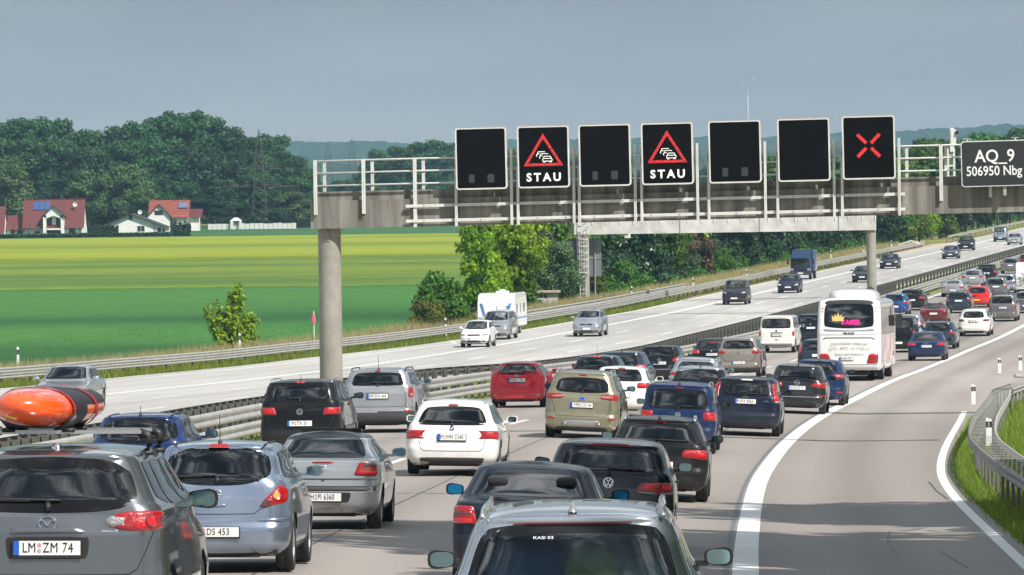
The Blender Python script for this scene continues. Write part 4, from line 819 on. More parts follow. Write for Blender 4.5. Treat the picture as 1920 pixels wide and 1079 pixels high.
car('sports_car', 'silver sports coupe with rear spoiler in the left lane', 1786, 557, 430, type='coupe', L=4.4, W=1.80, H=1.29, paint=P_silver, rw=(.48, .42, .98, 1.18, .0, .02), near=.5, lights=[Q((.50, .64), (.95, .66), (.95, .78), (.50, .78), rd=.2, m=M_redlit)], plate=('', .5), badge=None, wiper=False, dl=.6, tail=.7, doors=2, dark_z=.3)
car('estate_car', 'mid grey estate car with white plate right of the silver sports coupe', 1867, 562, 425, type='estate', L=4.5, W=1.78, H=1.52, paint=P_mgrey, rw=(.60, .52, 1.0, 1.38, .0, .02), near=.5, lights=[Q((.72, .80), (.95, .80), (.90, 1.08), (.74, 1.08), rd=.1)], plate=('', .84), badge=None)
car('sedan', 'silver saloon with dark red lights in the left lane near the barrier bend', 1823, 538, 465, type='sedan', L=4.6, W=1.80, H=1.41, paint=P_silver, rw=(.60, .47, .97, 1.29, .0, .02), near=.45, lights=[Q((.54, .74), (.92, .74), (.92, .92), (.56, .92), rd=.2)], plate=('', .72), badge=None, wiper=False)
car('hatchback', 'black hatchback ahead of the silver saloon', 1850, 527, 485, type='hatch', L=4.2, W=1.76, H=1.50, paint=P_black, rw=(.62, .52, 1.0, 1.38, .0, .02), near=.45, lights=[Q((.56, .76), (.92, .76), (.92, .92), (.56, .92), rd=.2, m=M_redlit)], plate=('', .72), badge=None)
car('estate_car', 'pale blue estate car beside the white caravan', 1884, 553, 440, type='estate', L=4.6, W=1.80, H=1.47, paint=P_lblue, rw=(.66, .56, 1.0, 1.34, .0, .02), near=.45, lights=[Q((.62, .76), (.96, .76), (.96, .95), (.62, .95), rd=.1)], plate=('', .72), badge=None, patches=[('bumper_insert', 'rear', Q((-.9, .2), (.9, .2), (.9, .36), (-.9, .36)), M_dark, .006, .004)])
car('sedan', 'brown-grey saloon furthest up the left lane', 1894, 514, 520, type='sedan', L=4.7, W=1.82, H=1.44, paint=P_brown, rw=(.64, .50, .97, 1.30, .0, .02), near=.45, lights=[Q((.54, .72), (.95, .72), (.95, .90), (.56, .90), rd=.1)], plate=('', .75), badge=None, wiper=False)
car('hatchback', 'dark red car cut by the right edge of the picture, far up the queue', 1926, 505, 540, type='hatch', L=4.2, W=1.76, H=1.46, paint=P_dred, rw=(.62, .52, 1.0, 1.36, .0, .02), near=.45, lights=[Q((.56, .82), (.92, .82), (.92, .98), (.56, .98), rd=.2, m=M_redlit)], plate=('', .72), badge=None)
car('estate_car', 'grey car at the right picture edge just below the white caravan with bicycles', 1924, 585, 380, type='hatch', L=4.4, W=1.80, H=1.45, paint=P_mgrey, rw=(.64, .54, 1.0, 1.34, .0, .02), near=.45, lights=[Q((.46, .80), (.98, .84), (.98, 1.0), (.50, 1.0), rd=.1)], plate=('', .5), badge=None)
# oncoming
def fcar(*a, **k):
    k.setdefault('rw', (.60, .50, .98, 1.33, .0, .02)); k.setdefault('glass', G_clear); k.setdefault('sglass', G_mid); k.setdefault('badge', ('vw', .9)); k.setdefault('near', .6); return car(*a, opp=True, **k)
fcar('sedan', 'silver saloon coming towards the camera, behind the orange kayak', 108, 770, 178, type='sedan', L=4.53, W=1.73, H=1.43, paint=P_silver, near=.9, badge=('star', .9), plate=('', .5), hood=1.25, windf=1)
fcar('hatchback', 'white small hatchback leading the caravan on the far carriageway', 888, 662, 318, type='hatch', L=3.65, W=1.66, H=1.50, paint=P_white, rw=(.60, .50, 1.0, 1.36, 0, .02), nose=.74, hood=.85, badge=('x', .9), beam=M_clear)
fcar('people_carrier', 'silver people carrier towing the white caravan, behind the white small hatchback', 926, 647, 334, type='mpv', L=4.5, W=1.80, H=1.68, paint=P_silver, rw=(.66, .58, 1.15, 1.56, 0, .02), badge=('x', .9))
fcar('people_carrier', 'pale silver family car alone in the middle of the far carriageway', 1099, 637, 338, type='mpv', L=4.2, W=1.75, H=1.56, paint=P_silverb, rw=(.62, .54, 1.08, 1.44, 0, .02), nose=.78)
fcar('van', 'dark grey high-roofed car ahead of the blue hatchback on the far carriageway', 1376, 572, 414, type='mpv', L=4.2, W=1.82, H=1.80, paint=P_dgrey, rw=(.70, .62, 1.15, 1.66, 0, .02), nose=.92, cowl=1.2, hood=.75, gt=.80, low_mat=M_dark, dark_z=.5, badge=('x', .9))
fcar('hatchback', 'dark blue hatchback with bright headlights in front of the blue truck', 1477, 551, 450, type='hatch', L=4.15, W=1.74, H=1.46, paint=P_navy, beam=pm('lit_headlight', (.9, .9, .9), .2, emit=(1, 1, .95), estr=1.5))
fcar('sedan', 'black car half hidden by the right column of the far gantry', 1616, 531, 488, type='sedan', L=4.6, W=1.82, H=1.42, paint=P_black, beam=MATS['lit_headlight'])
fcar('sedan', 'black saloon just right of the far gantry\'s right column', 1666, 505, 552, type='sedan', L=4.6, W=1.84, H=1.44, paint=P_nblue, beam=MATS['lit_headlight'])
fcar('sedan', 'blue-grey saloon with kidney grille, left of the black SUV', 1781, 488, 606, type='sedan', L=4.5, W=1.80, H=1.42, paint=P_petrol, beam=MATS['lit_headlight'])
fcar('suv', 'black SUV on the far carriageway between grey saloon and off-roader', 1810, 471, 664, type='suv', L=4.6, W=1.90, H=1.72, paint=P_black, rw=(.66, .56, 1.15, 1.58, .0, .02), beam=MATS['lit_headlight'])
fcar('off_roader', 'pale blue boxy off-roader far up the far carriageway', 1875, 454, 738, type='suv', L=4.4, W=1.80, H=1.95, paint=P_lblue, rw=(.70, .66, 1.25, 1.80, .0, .01), nose=1.02, cowl=1.22, gt=.90, gb=.97, hood=1.2, ws=.35, low_mat=M_dark, dark_z=.6)
fcar('sedan', 'silver saloon beside the pale blue off-roader, nearest the barrier', 1901, 460, 706, type='sedan', L=4.6, W=1.80, H=1.44, paint=P_silver)

# ---- kayak and roof bars
mz = mazda; mh = heading(46)
rb = MB()
for y in (1.25, 2.15):
    bb = MB(); bb.box(-.62, .62, y-.035, y+.035, 1.785, 1.815); bar = bb.obj('roof_bar', P_silver, mz)
    for sg in (-1, 1):
        f = MB(); f.tube([(sg*.60, y, 1.80), (sg*.67, y, 1.77), (sg*.69, y, 1.72), (sg*.66, y, 1.64)], .035, 8); f.box(sg*.66-.06, sg*.66+.06, y-.06, y+.06, 1.615, 1.65); f.obj('bar_foot', M_trim, bar, True)
for y in (1.25, 2.15):
    for dx in (-.24, .24):
        cd = MB(); cd.tube([(-.20+dx*.55, y, 1.80), (-.20+dx, y, 1.86), (-.20+dx*1.25, y, 1.93)], .035, 6); cd.box(-.20+dx-.05, -.20+dx+.05, y-.06, y+.06, 1.80, 1.83); cd.obj('kayak_cradle', M_trim, mz, True)
sp = MB(); sp.lathe([(.045, 0), (.04, .03), (.02, .05), (.0, .06)], 14, 'z', c=(0, .75, 1.67)); sp.obj('antenna', M_chrome, mz, True)
kz = 2.07; KM = mz.matrix_basis
def kayak():
    secs = [(-1.05, .03, .03, .03), (-1.0, .13, .08, .02), (-.88, .215, .125, .01), (-.6, .28, .165, .0), (-.2, .31, .175, .0), (.4, .31, .165, .0), (1.0, .28, .14, .01), (1.5, .19, .10, .03), (1.8, .08, .06, .06), (1.92, .015, .02, .09)]
    n = 26; vs = []; fs = []; ms = []; mbk = MB()
    ks = np.array(secs); yy = np.linspace(secs[0][0], secs[-1][0], 44)
    for y in yy:
        w = pchip(ks[:, 0], ks[:, 1], np.array([y]))[0]; h = pchip(ks[:, 0], ks[:, 2], np.array([y]))[0]; up = pchip(ks[:, 0], ks[:, 3], np.array([y]))[0]
        for j in range(n):
            a = 2*PI*j/n; ca, sa = math.cos(a), math.sin(a); vs.append((w*math.copysign(abs(ca)**.85, ca), y, up+h*math.copysign(abs(sa)**.95, sa)*(1 if sa > 0 else .9)))
    for i in range(43):
        for j in range(n):
            fs.append((i*n+j, i*n+(j+1) % n, (i+1)*n+(j+1) % n, (i+1)*n+j)); a = 2*PI*(j+.5)/n
            ms.append(0)
    fs.append(tuple(range(n))); ms.append(0); fs.append(tuple(reversed(range(43*n, 44*n)))); ms.append(0)
    mbk.v = vs; mbk.f = fs; mbk.m = ms; return mbk
M_kay = pm('kayak_orange', (.90, .10, .012), .25, coat=1); M_kay2 = pm('kayak_black', (.015, .015, .017), .5); M_strap = pm('strap_red', (.35, .01, .03), .7); M_yel = pm('yellow_mark', (.8, .6, .02), .5)
kt = thing('kayak', 'orange and black kayak strapped on edge to the roof bars of the dark grey SUV', 'kayak')
kb = kayak(); KR = Matrix.Rotation(R_(-8), 4, 'Z') @ Matrix.Rotation(R_(12), 4, 'Y')
hull = pobj_v = None
def kset(o): o.parent = kt; return o
# the hull's two tones: orange deck, black stern end and underside band
for i, f in enumerate(kb.f[:-2]):
    c_ = np.mean([kb.v[k] for k in f], 0); dark = (c_[1] > -.30 and not (c_[1] > .2 and c_[2] < .03)) or (c_[2] < -.12)
    kb.m[i] = 1 if dark else 0
kb.mesh_ = kb.mesh('hull', [M_kay, M_kay2], True); hull = put('hull', kb.mesh_, kt)
for ys in (-.36, .55):
    st_ = MB(); pts = [(.318*math.cos(a), ys, .0+.185*math.sin(a)) for a in np.linspace(-.9, PI+.9, 26)]
    for a_, b_ in zip(pts[:-1], pts[1:]): st_.add([(a_[0], ys-.045, a_[2]), (a_[0], ys+.045, a_[2]), (b_[0], ys+.045, b_[2]), (b_[0], ys-.045, b_[2])], [(0, 1, 2, 3)])
    st_.add([(pts[0][0], ys-.045, pts[0][2]), (pts[0][0], ys+.045, pts[0][2]), (.28, ys+.045, -.19), (.28, ys-.045, -.19)], [(0, 1, 2, 3)]); st_.add([(pts[-1][0], ys-.045, pts[-1][2]), (pts[-1][0], ys+.045, pts[-1][2]), (-.28, ys+.045, -.19), (-.28, ys-.045, -.19)], [(0, 1, 2, 3)])
    st_.obj('strap', M_strap, kt)
lg = MB()
for a in range(6): stroke(lg, [(-.02, 0), (.05*math.cos(a*PI/3), .018*math.sin(a*PI/3))], .012)
lg.obj('hull_mark', pm('grey_print', (.45, .40, .42), .5), kt, loc=(-.04, -.90, .115), rot=(R_(-40), 0, 0))
ym_ = MB(); ym_.box(-.045, .045, -.003, .003, -.012, .012); ym_.obj('hull_mark', M_yel, kt, loc=(-.07, -.975, -.06), rot=(R_(20), R_(14), 0))
kt.matrix_basis = Matrix.Translation(Vector(mz.location)) @ mz.rotation_euler.to_matrix().to_4x4() @ Matrix.Translation((-.20, 1.70, 1.985)) @ Matrix.Rotation(R_(-5), 4, 'Z') @ Matrix.Rotation(R_(4), 4, 'Y') @ Matrix.Scale(1.0, 4)

# ---- people and luggage seen through the rear windows
def person_mesh():
    v = [(0, 0, .10), (0, -.03, .34), (0, -.02, .55), (0, .0, .66), (0, .03, .76), (0, .035, .86), (-.17, .0, .56), (-.24, .14, .36), (-.14, .36, .44), (.17, .0, .56), (.24, .14, .36), (.14, .36, .44), (-.10, .10, .08), (-.12, .45, .12), (-.12, .60, -.22), (.10, .10, .08), (.12, .45, .12), (.12, .60, -.22)]
    e = [(0, 1), (1, 2), (2, 3), (3, 4), (4, 5), (2, 6), (6, 7), (7, 8), (2, 9), (9, 10), (10, 11), (0, 12), (12, 13), (13, 14), (0, 15), (15, 16), (16, 17)]
    r = [.15, .14, .13, .055, .085, .075, .07, .05, .035, .07, .05, .035, .09, .075, .05, .09, .075, .05]
    me = bpy.data.meshes.new('body'); me.from_pydata(v, e, []); me.materials.append(pm('dark_clothing', (.10, .13, .19), .8)); o = bpy.data.objects.new('body', me); link(o)
    bm = bmesh.new(); bm.from_mesh(me); ly = bm.verts.layers.skin.verify()
    for k, q in enumerate(bm.verts): q[ly].radius = (r[k], r[k]*.85); q[ly].use_root = k == 0
    bm.to_mesh(me); bm.free(); o.modifiers.new('skin', 'SKIN'); sb = o.modifiers.new('sub', 'SUBSURF'); sb.levels = 2; sb.render_levels = 2; bpy.context.view_layer.update()
    ev = bpy.data.meshes.new_from_object(o.evaluated_get(bpy.context.evaluated_depsgraph_get())); bpy.data.objects.remove(o); ev.name = 'body'; ev.materials.clear(); ev.materials.append(MATS['dark_clothing']); ev.materials.append(pm('skin', (.45, .27, .19), .6))
    ev.polygons.foreach_set('material_index', [1 if (p_.center.z > .66 or (p_.center.y > .28 and p_.center.z > .3)) else 0 for p_ in ev.polygons]); ev.polygons.foreach_set('use_smooth', [True]*len(ev.polygons)); return ev
PM = person_mesh()
def hair_mesh():
    m = MB(); n = 14
    for k, (rr, z) in enumerate([(.085, -.03), (.105, .02), (.105, .07), (.075, .12), (.0, .135)]):
        for j in range(n): a = 2*PI*j/n; m.v.append((rr*math.cos(a), rr*1.05*math.sin(a)-(.025 if z < .04 else 0), z))
    for k in range(4):
        for j in range(n):
            if k < 1 and math.sin(2*PI*(j+.5)/n) > .25: continue
            m.f.append((k*n+j, k*n+(j+1) % n, (k+1)*n+(j+1) % n, (k+1)*n+j)); m.m.append(0)
    return m.mesh('hair', pm('dark_hair', (.03, .02, .015), .8), True)
HM = hair_mesh()
def occupant(carlab, label, side=-1, dy=0.):
    for o in list(COL.objects):
        if o.get('label', '').startswith(carlab):
            yfs, wd = SEATY[o.name]; r = thing('person', label, 'person', group='people sitting in the queueing cars'); put('body', PM, r); put('hair', HM, r, loc=(0, .035, .84))
            r.matrix_basis = Matrix.Translation(o.location) @ o.rotation_euler.to_matrix().to_4x4() @ Matrix.Translation((side*.36*wd/.88, yfs+.10+dy, .455)) @ Matrix.Scale(.88, 4); return
occupant('dark blue-green saloon', 'dark-haired driver in dark clothes in the dark blue-green saloon with blue mirrors', -1); occupant('dark blue-green saloon', 'dark-haired passenger in dark clothes in the dark blue-green saloon', 1); occupant('dark grey hatchback with round badge', 'dark-haired driver in dark clothes in the dark grey hatchback', -1); occupant('steel blue small', 'dark-haired driver in dark clothes in the steel blue small hatchback', -1); occupant('steel blue small', 'passenger in dark clothes in the steel blue small hatchback', 1); occupant('white estate car with plate', 'driver in dark clothes in the white estate car with roof rails', -1); occupant('silver estate car nearest', 'driver in dark clothes in the silver estate car nearest the camera', -1); occupant('black estate car with chrome', 'driver in dark clothes in the black estate car with chrome rails', -1)
for o in list(COL.objects):
    if o.get('label', '').startswith('silver estate car nearest'): em = Matrix.Translation(o.location) @ o.rotation_euler.to_matrix().to_4x4()
def bag(x, y, z, w, d, h, col, name, label):
    m = MB(); n = 12
    for k, (rr, zz) in enumerate([(.7, 0), (1, .12), (1.02, .5), (.9, .85), (.5, 1.0)]):
        for j in range(n): a = 2*PI*j/n; q = rr*(1+.06*math.sin(3*a+k)); m.v.append((w/2*q*math.copysign(abs(math.cos(a))**.6, math.cos(a)), d/2*q*math.copysign(abs(math.sin(a))**.6, math.sin(a)), h*zz))
    for k in range(4):
        for j in range(n): m.f.append((k*n+j, k*n+(j+1) % n, (k+1)*n+(j+1) % n, (k+1)*n+j)); m.m.append(0)
    m.f.append(tuple(4*n+j for j in range(n))); m.m.append(0)
    o = m.obj(name, pm(name+'_'+label[:5], col, .7, noise=(9, .25)), None, True); o.matrix_basis = em @ Matrix.Translation((x, y, z)); tag(o, label, 'luggage', 'luggage in the nearest estate car')
bag(-.30, .75, .62, .62, .4, .62, (.03, .14, .30), 'travel_bag', 'blue travel bag behind the rear window of the nearest estate car'); bag(.12, .72, .60, .42, .35, .60, (.30, .42, .06), 'travel_bag', 'lime-patterned bag in the middle of the nearest estate car\'s boot'); bag(.48, .8, .60, .40, .35, .52, (.12, .30, .34), 'travel_bag', 'teal bag at the right of the nearest estate car\'s boot')

for o in list(COL.objects):
    lb_0 = o.get('label', '')
    if lb_0.startswith('silver estate car nearest'): put('window_lettering', text_mesh('KASI 03', .035, 0, .001, M_white, sx=1.2), o, loc=(-.19, .262, 1.285), rot=(R_(-42), 0, 0))
    if lb_0.startswith('dark blue-green saloon'):
        m = MB()
        for k in range(5): stroke(m, [(.30+.012*k, -.02+.035*k), (.36+.012*k, -.035+.035*k), (.37+.012*k, -.015+.035*k), (.31+.012*k, .01+.035*k)], .007, .002)
        stroke(m, [(.36, .15), (.33, .30)], .007, .002); m.obj('window_script', M_white, o, loc=(.07, .60, 1.01), rot=(R_(-62), 0, 0))
# ------------------------------------------------------------------ ground, roads, fields
def grid_mesh(xs, ys, fz, name, mat, offs=None):
    vs = []; nx = len(xs); ny = len(ys)
    for y in ys:
        X = np.array([x if offs is None else float(offs(y))+x for x in xs]); Z = fz(X, np.full(nx, y)); vs += [(float(a), float(y), float(b)) for a, b in zip(X, Z)]
    fs = [(j*nx+i, j*nx+i+1, (j+1)*nx+i+1, (j+1)*nx+i) for j in range(ny-1) for i in range(nx-1)]
    me = bpy.data.meshes.new(name); me.from_pydata(vs, [], fs); me.materials.append(mat); me.polygons.foreach_set('use_smooth', [True]*len(fs)); return put(name, me)
YS = np.concatenate([np.arange(-60, 420, 4), np.arange(420, 1100, 15), [1100, 1250, 1500, 2000, 3000, 4500, 7000]])
def strip_sheet(o0, o1, ys, dz, name, mat, n=2, zf=None):
    """a sheet between two lateral offsets from the right edge line"""
    vs = []; k = 2
    for y in ys:
        a = o0(y) if callable(o0) else o0; b = o1(y) if callable(o1) else o1; x0 = float(xe(y))
        os_ = [a, b] if not (a < -5.7 and b > -5.5) else [a, -5.6, 0, .98, b]; k = len(os_)
        vs += [(x0+o, y, float(zs(y, o))+dz) for o in os_]
    fs = [(k*i+j, k*i+j+1, k*i+k+j+1, k*i+k+j) for i in range(len(ys)-1) for j in range(k-1)]
    me = bpy.data.meshes.new(name); me.from_pydata(vs, [], fs); me.materials.append(mat)
    for an_, fn_ in (('lat', lambda v: v[0]-float(xe(v[1]))), ('lon', lambda v: v[1])):
        at = me.attributes.new(an_, 'FLOAT', 'POINT'); at.data.foreach_set('value', [fn_(v) for v in vs])
    return put(name, me)
def groundmat(name, c1, c2, s1, c3=None, s3=.02, rough=.9, stretch=(1, 1, 1), bump=.4, bs=2.0, p=(.35, .65)):
    mt = bpy.data.materials.new(name); mt.use_nodes = True; t = mt.node_tree; b = t.nodes['Principled BSDF']; b.inputs['Roughness'].default_value = rough; b.inputs['Specular IOR Level'].default_value = .25
    c = t.nodes.new('ShaderNodeTexCoord'); mp = t.nodes.new('ShaderNodeMapping'); mp.inputs['Scale'].default_value = stretch; lk = t.links.new; lk(c.outputs['Object'], mp.inputs[0])
    n = t.nodes.new('ShaderNodeTexNoise'); n.inputs['Scale'].default_value = s1; n.inputs['Detail'].default_value = 8; n.inputs['Roughness'].default_value = .65; lk(mp.outputs[0], n.inputs['Vector'])
    r = t.nodes.new('ShaderNodeValToRGB'); e = r.color_ramp.elements; e[0].position = p[0]; e[0].color = (*c1, 1); e[1].position = p[1]; e[1].color = (*c2, 1); lk(n.outputs['Fac'], r.inputs[0]); last = r.outputs[0]
    if c3:
        n3 = t.nodes.new('ShaderNodeTexNoise'); n3.inputs['Scale'].default_value = s3; n3.inputs['Detail'].default_value = 4; lk(mp.outputs[0], n3.inputs['Vector'])
        mr = t.nodes.new('ShaderNodeMapRange'); mr.inputs[1].default_value = .42; mr.inputs[2].default_value = .62; lk(n3.outputs['Fac'], mr.inputs[0])
        mx = t.nodes.new('ShaderNodeMixRGB'); mx.inputs[2].default_value = (*c3, 1); lk(mr.outputs[0], mx.inputs[0]); lk(last, mx.inputs[1]); last = mx.outputs[0]
    lk(last, b.inputs['Base Color'])
    nb = t.nodes.new('ShaderNodeTexNoise'); nb.inputs['Scale'].default_value = bs; nb.inputs['Detail'].default_value = 6; lk(c.outputs['Object'], nb.inputs['Vector'])
    bp = t.nodes.new('ShaderNodeBump'); bp.inputs['Strength'].default_value = bump; bp.inputs['Distance'].default_value = .1; lk(nb.outputs['Fac'], bp.inputs['Height']); lk(bp.outputs[0], b.inputs['Normal'])
    return mt
M_grass = groundmat('verge_grass', (.10, .15, .025), (.20, .23, .05), .8, (.30, .26, .10), .12, bump=.8, bs=5)
M_cropC = groundmat('young_crop_cloud_shade', (.034, .125, .022), (.068, .205, .036), .9, (.016, .078, .020), .012, stretch=(.4, 1, 1), bump=.6, bs=3)  # deep and darker greens also carry a cloud's shade painted into the crop
M_cropB = groundmat('mixed_crop', (.08, .16, .015), (.22, .27, .028), 1.1, (.075, .145, .022), .04, stretch=(.35, 1, 1), bump=.6, bs=3)
M_cropA = groundmat('ripe_crop', (.20, .25, .018), (.30, .34, .024), .5, (.155, .22, .020), .02, stretch=(.4, 1, 1), bump=.5, bs=2)
M_cropD = groundmat('dark_meadow', (.03, .11, .035), (.05, .14, .045), .05, bump=.5)
def zlow(X, Y): return gz(X, Y)
xs1 = np.concatenate([[-9000, -4000, -1500, -600, -300, -150, -100, -80, -65], np.arange(-55, -30, 1.25), [-28, -20, -10, 0, 3.4], np.arange(3.6, 14, .6), [18, 25, 35, 45, 48, 52, 56, 70, 100, 200, 600, 2000, 9000]])
setting(grid_mesh(xs1, YS, lambda X, Y: gz(X, Y)-.10, 'ground', M_grass, offs=xe), 'grassy ground either side of the motorway')
fy = lambda a, b, n: np.linspace(a, b, n)
def field(name, y0, y1, mat, z, label, x0=-900, xr=lambda y: xe(y)-52, slant=0, w0=None):
    ys = fy(y0, y1, 14); vs = []
    for y in ys:
        xr_ = float(xr(y)); 
        for k in range(12):
            f = k/11; x = x0+(xr_-x0)*f**.35; vs.append((x, y+slant*(1-(x+60)/60), z+.0))
    fs = [(j*12+i, j*12+i+1, (j+1)*12+i+1, (j+1)*12+i) for j in range(13) for i in range(11)]
    b = len(vs); vs += [(vs[i][0], vs[i][1]-.01, -.15) for i in range(12)]; fs += [(i, i+1, b+i+1, b+i) for i in range(11)]
    b = len(vs); vs += [(vs[j*12+11][0], vs[j*12+11][1], -.3) for j in range(14)]; fs += [(j*12+11, (j+1)*12+11, b+j+1, b+j) for j in range(13)]
    me = bpy.data.meshes.new(name); me.from_pydata(vs, [], fs); me.materials.append(mat); return setting(put(name, me), label)
fe = lambda y: xe(y)+left_edge(y)-7.0
field('field', 150, 500, M_cropC, .06, 'deep green young crop field beside the motorway, cloud shade in its colour', xr=fe)
field('field', 500, 672, M_cropB, .12, 'lighter green and yellowish crop field behind the deep green one', xr=lambda y: fe(y)-1.5)
field('field', 676, 905, M_cropA, .25, 'bright yellow-green ripe crop field', xr=lambda y: fe(y)-3)
field('meadow', 905, 1120, M_cropD, .12, 'dark green meadow in front of the wood', xr=lambda y: fe(y)-6)

# --- carriageways
def roadmat(name, c1, c2, slab=False, l0=0.):
    mt = groundmat(name, c1, c2, .18, tuple(x*.88 for x in c1), .05, rough=.62, stretch=(1, .15, 1), bump=.12, bs=22, p=(.3, .7)); t = mt.node_tree; b = t.nodes['Principled BSDF']
    b.inputs['Specular IOR Level'].default_value = .35
    n = t.nodes.new('ShaderNodeTexNoise'); n.inputs['Scale'].default_value = 30; n.inputs['Detail'].default_value = 4; c = t.nodes.new('ShaderNodeTexCoord'); t.links.new(c.outputs['Object'], n.inputs['Vector'])
    mr = t.nodes.new('ShaderNodeMapRange'); mr.inputs[1].default_value = .3; mr.inputs[2].default_value = .7; mr.inputs[3].default_value = .86; mr.inputs[4].default_value = 1.1; t.links.new(n.outputs['Fac'], mr.inputs[0])
    sc_ = t.nodes.new('ShaderNodeVectorMath'); sc_.operation = 'SCALE'; src = b.inputs['Base Color'].links[0].from_socket; t.links.new(src, sc_.inputs[0]); t.links.new(mr.outputs[0], sc_.inputs['Scale']); 
    def mth(op, a, b_=None, c_=None):
        n_ = t.nodes.new('ShaderNodeMath'); n_.operation = op
        for k_, v_ in enumerate((a, b_, c_)):
            if v_ is None: continue
            if isinstance(v_, (int, float)): n_.inputs[k_].default_value = v_
            else: t.links.new(v_, n_.inputs[k_])
        return n_.outputs[0]
    la = t.nodes.new('ShaderNodeAttribute'); la.attribute_name = 'lat'; lo_ = t.nodes.new('ShaderNodeAttribute'); lo_.attribute_name = 'lon'
    lat = la.outputs['Fac']; lon = lo_.outputs['Fac']
    tr_ = mth('COSINE', mth('MULTIPLY', mth('SUBTRACT', lat, l0), 2*PI/1.86))          # rolled wheel tracks, two per lane
    oil = mth('POWER', mth('ABSOLUTE', mth('COSINE', mth('MULTIPLY', mth('SUBTRACT', lat, l0), PI/3.72))), 14.0)
    nn = t.nodes.new('ShaderNodeTexNoise'); nn.inputs['Scale'].default_value = .35; nn.inputs['Detail'].default_value = 5; cb = t.nodes.new('ShaderNodeCombineXYZ'); t.links.new(lat, cb.inputs[0]); t.links.new(mth('MULTIPLY', lon, .06), cb.inputs[1]); t.links.new(cb.outputs[0], nn.inputs['Vector']); nf = nn.outputs['Fac']
    f = mth('SUBTRACT', 1.0, mth('MULTIPLY', mth('MULTIPLY', mth('ADD', tr_, 1.0), nf), .10 if not slab else .05)); f = mth('MULTIPLY', f, mth('SUBTRACT', 1.0, mth('MULTIPLY', mth('MULTIPLY', oil, nf), .22 if not slab else .12)))
    wn = t.nodes.new('ShaderNodeTexWhiteNoise'); wn.noise_dimensions = '2D'; cb2 = t.nodes.new('ShaderNodeCombineXYZ'); t.links.new(mth('FLOOR', mth('DIVIDE', lat, 3.75)), cb2.inputs[0]); t.links.new(mth('FLOOR', mth('DIVIDE', lon, 5.0 if slab else 37.0)), cb2.inputs[1]); t.links.new(cb2.outputs[0], wn.inputs[0])
    f = mth('MULTIPLY', f, mth('ADD', .955 if slab else .975, mth('MULTIPLY', wn.outputs['Value'], .08 if slab else .045)))
    if slab:
        jn = mth('LESS_THAN', mth('FRACT', mth('DIVIDE', lon, 5.0)), .02); f = mth('MULTIPLY', f, mth('SUBTRACT', 1.0, mth('MULTIPLY', jn, .30)))
    sp_ = t.nodes.new('ShaderNodeTexNoise'); sp_.inputs['Scale'].default_value = 1.3; sp_.inputs['Detail'].default_value = 3; t.links.new(c.outputs['Object'], sp_.inputs['Vector']); st_ = t.nodes.new('ShaderNodeMapRange'); st_.inputs[1].default_value = .66; st_.inputs[2].default_value = .74; st_.inputs[3].default_value = 1; st_.inputs[4].default_value = .80; t.links.new(sp_.outputs['Fac'], st_.inputs[0]); f = mth('MULTIPLY', f, st_.outputs[0])
    s2 = t.nodes.new('ShaderNodeVectorMath'); s2.operation = 'SCALE'; t.links.new(sc_.outputs[0], s2.inputs[0]); t.links.new(f, s2.inputs['Scale']); t.links.new(s2.outputs[0], b.inputs['Base Color']); return mt
M_con = roadmat('concrete_pavement', (.44, .42, .395), (.54, .52, .49), True, -1.9); M_own = roadmat('near_pavement', (.32, .285, .255), (.43, .385, .35), False, -1.9); M_mark = pm('road_paint', (.78, .78, .75), .5, noise=(3, .12)); M_joint = pm('joint_seal', (.06, .06, .065), .6, noise=(1, .5)); M_patchm = pm('old_line_grey', (.13, .14, .155), .6, noise=(2, .25))
own_r = lambda y: 3.82 + .75*float(sm(105, 168, y)) + 40*float(sm(180, 215, y))
setting(strip_sheet(-11.9, own_r, YS[YS < 1300], 0.0, 'near_carriageway', M_own), 'near carriageway with four lanes of queueing traffic')
setting(strip_sheet(lambda y: float(left_edge(y)), lambda y: -18.4, YS[YS < 1300], 0.0, 'far_carriageway', M_con), 'pale concrete far carriageway')
ml = np.arange(-20, 1000, 2.5)
def line(o, w, y0=-40, y1=1000, name='road_marking', mat=None, dz=.005, step=4):
    ys = np.arange(y0, y1+.1, step); oo = (lambda y: o(y)-w/2) if callable(o) else o-w/2; o2 = (lambda y: o(y)+w/2) if callable(o) else o+w/2
    return setting(strip_sheet(oo, o2, ys, dz, name, mat or M_mark), None)
def dashes(o, y0, y1, w=.15, name='lane_dashes', L=6, G=12, sh_=0):
    vs = []; fs = []; y = y0+sh_
    while y < y1:
        b = len(vs)
        for k in range(4):
            yy = y+L*k/3; of = o(yy) if callable(o) else o; x0 = float(xe(yy))+of; z = float(zs(yy, of))+.005; vs += [(x0-w/2, yy, z), (x0+w/2, yy, z)]
        fs += [(b+2*k, b+2*k+1, b+2*k+3, b+2*k+2) for k in range(3)]; y += L+G
    me = bpy.data.meshes.new(name); me.from_pydata(vs, [], fs); me.materials.append(M_mark); return setting(put(name, me))
setting(line(0.0, .33, -40, 900), 'wide white edge line curving right'); line(-.24, .07, 30, 330, 'old_line_trace', M_patchm, .004)
line(lambda y: 3.55+.62*float(sm(105, 168, y)), .17, -40, 178, 'edge_line'); line(-11.45, .22, -40, 1000, 'edge_line')
dashes(-3.75, -20, 1000, .16, sh_=7); dashes(-7.6, -20, 1000, .16, sh_=7)
dashes(-7.6, 44, 50, .0001)
wsh = lambda k: (lambda y: k+float(sh(y)))
line(wsh(-26.7), .35, -40, 1000, 'edge_line'); line(lambda y: float(left_edge(y))+1.6 if y < 330 else float(left_edge(y))+.35, .18, 100, 1000, 'edge_line'); line(wsh(-16.9), .25, -40, 1000, 'edge_line')
dashes(wsh(-19.95), -20, 1000, .16, L=6, G=12, sh_=0); dashes(wsh(-23.3), -20, 1000, .16, sh_=5)
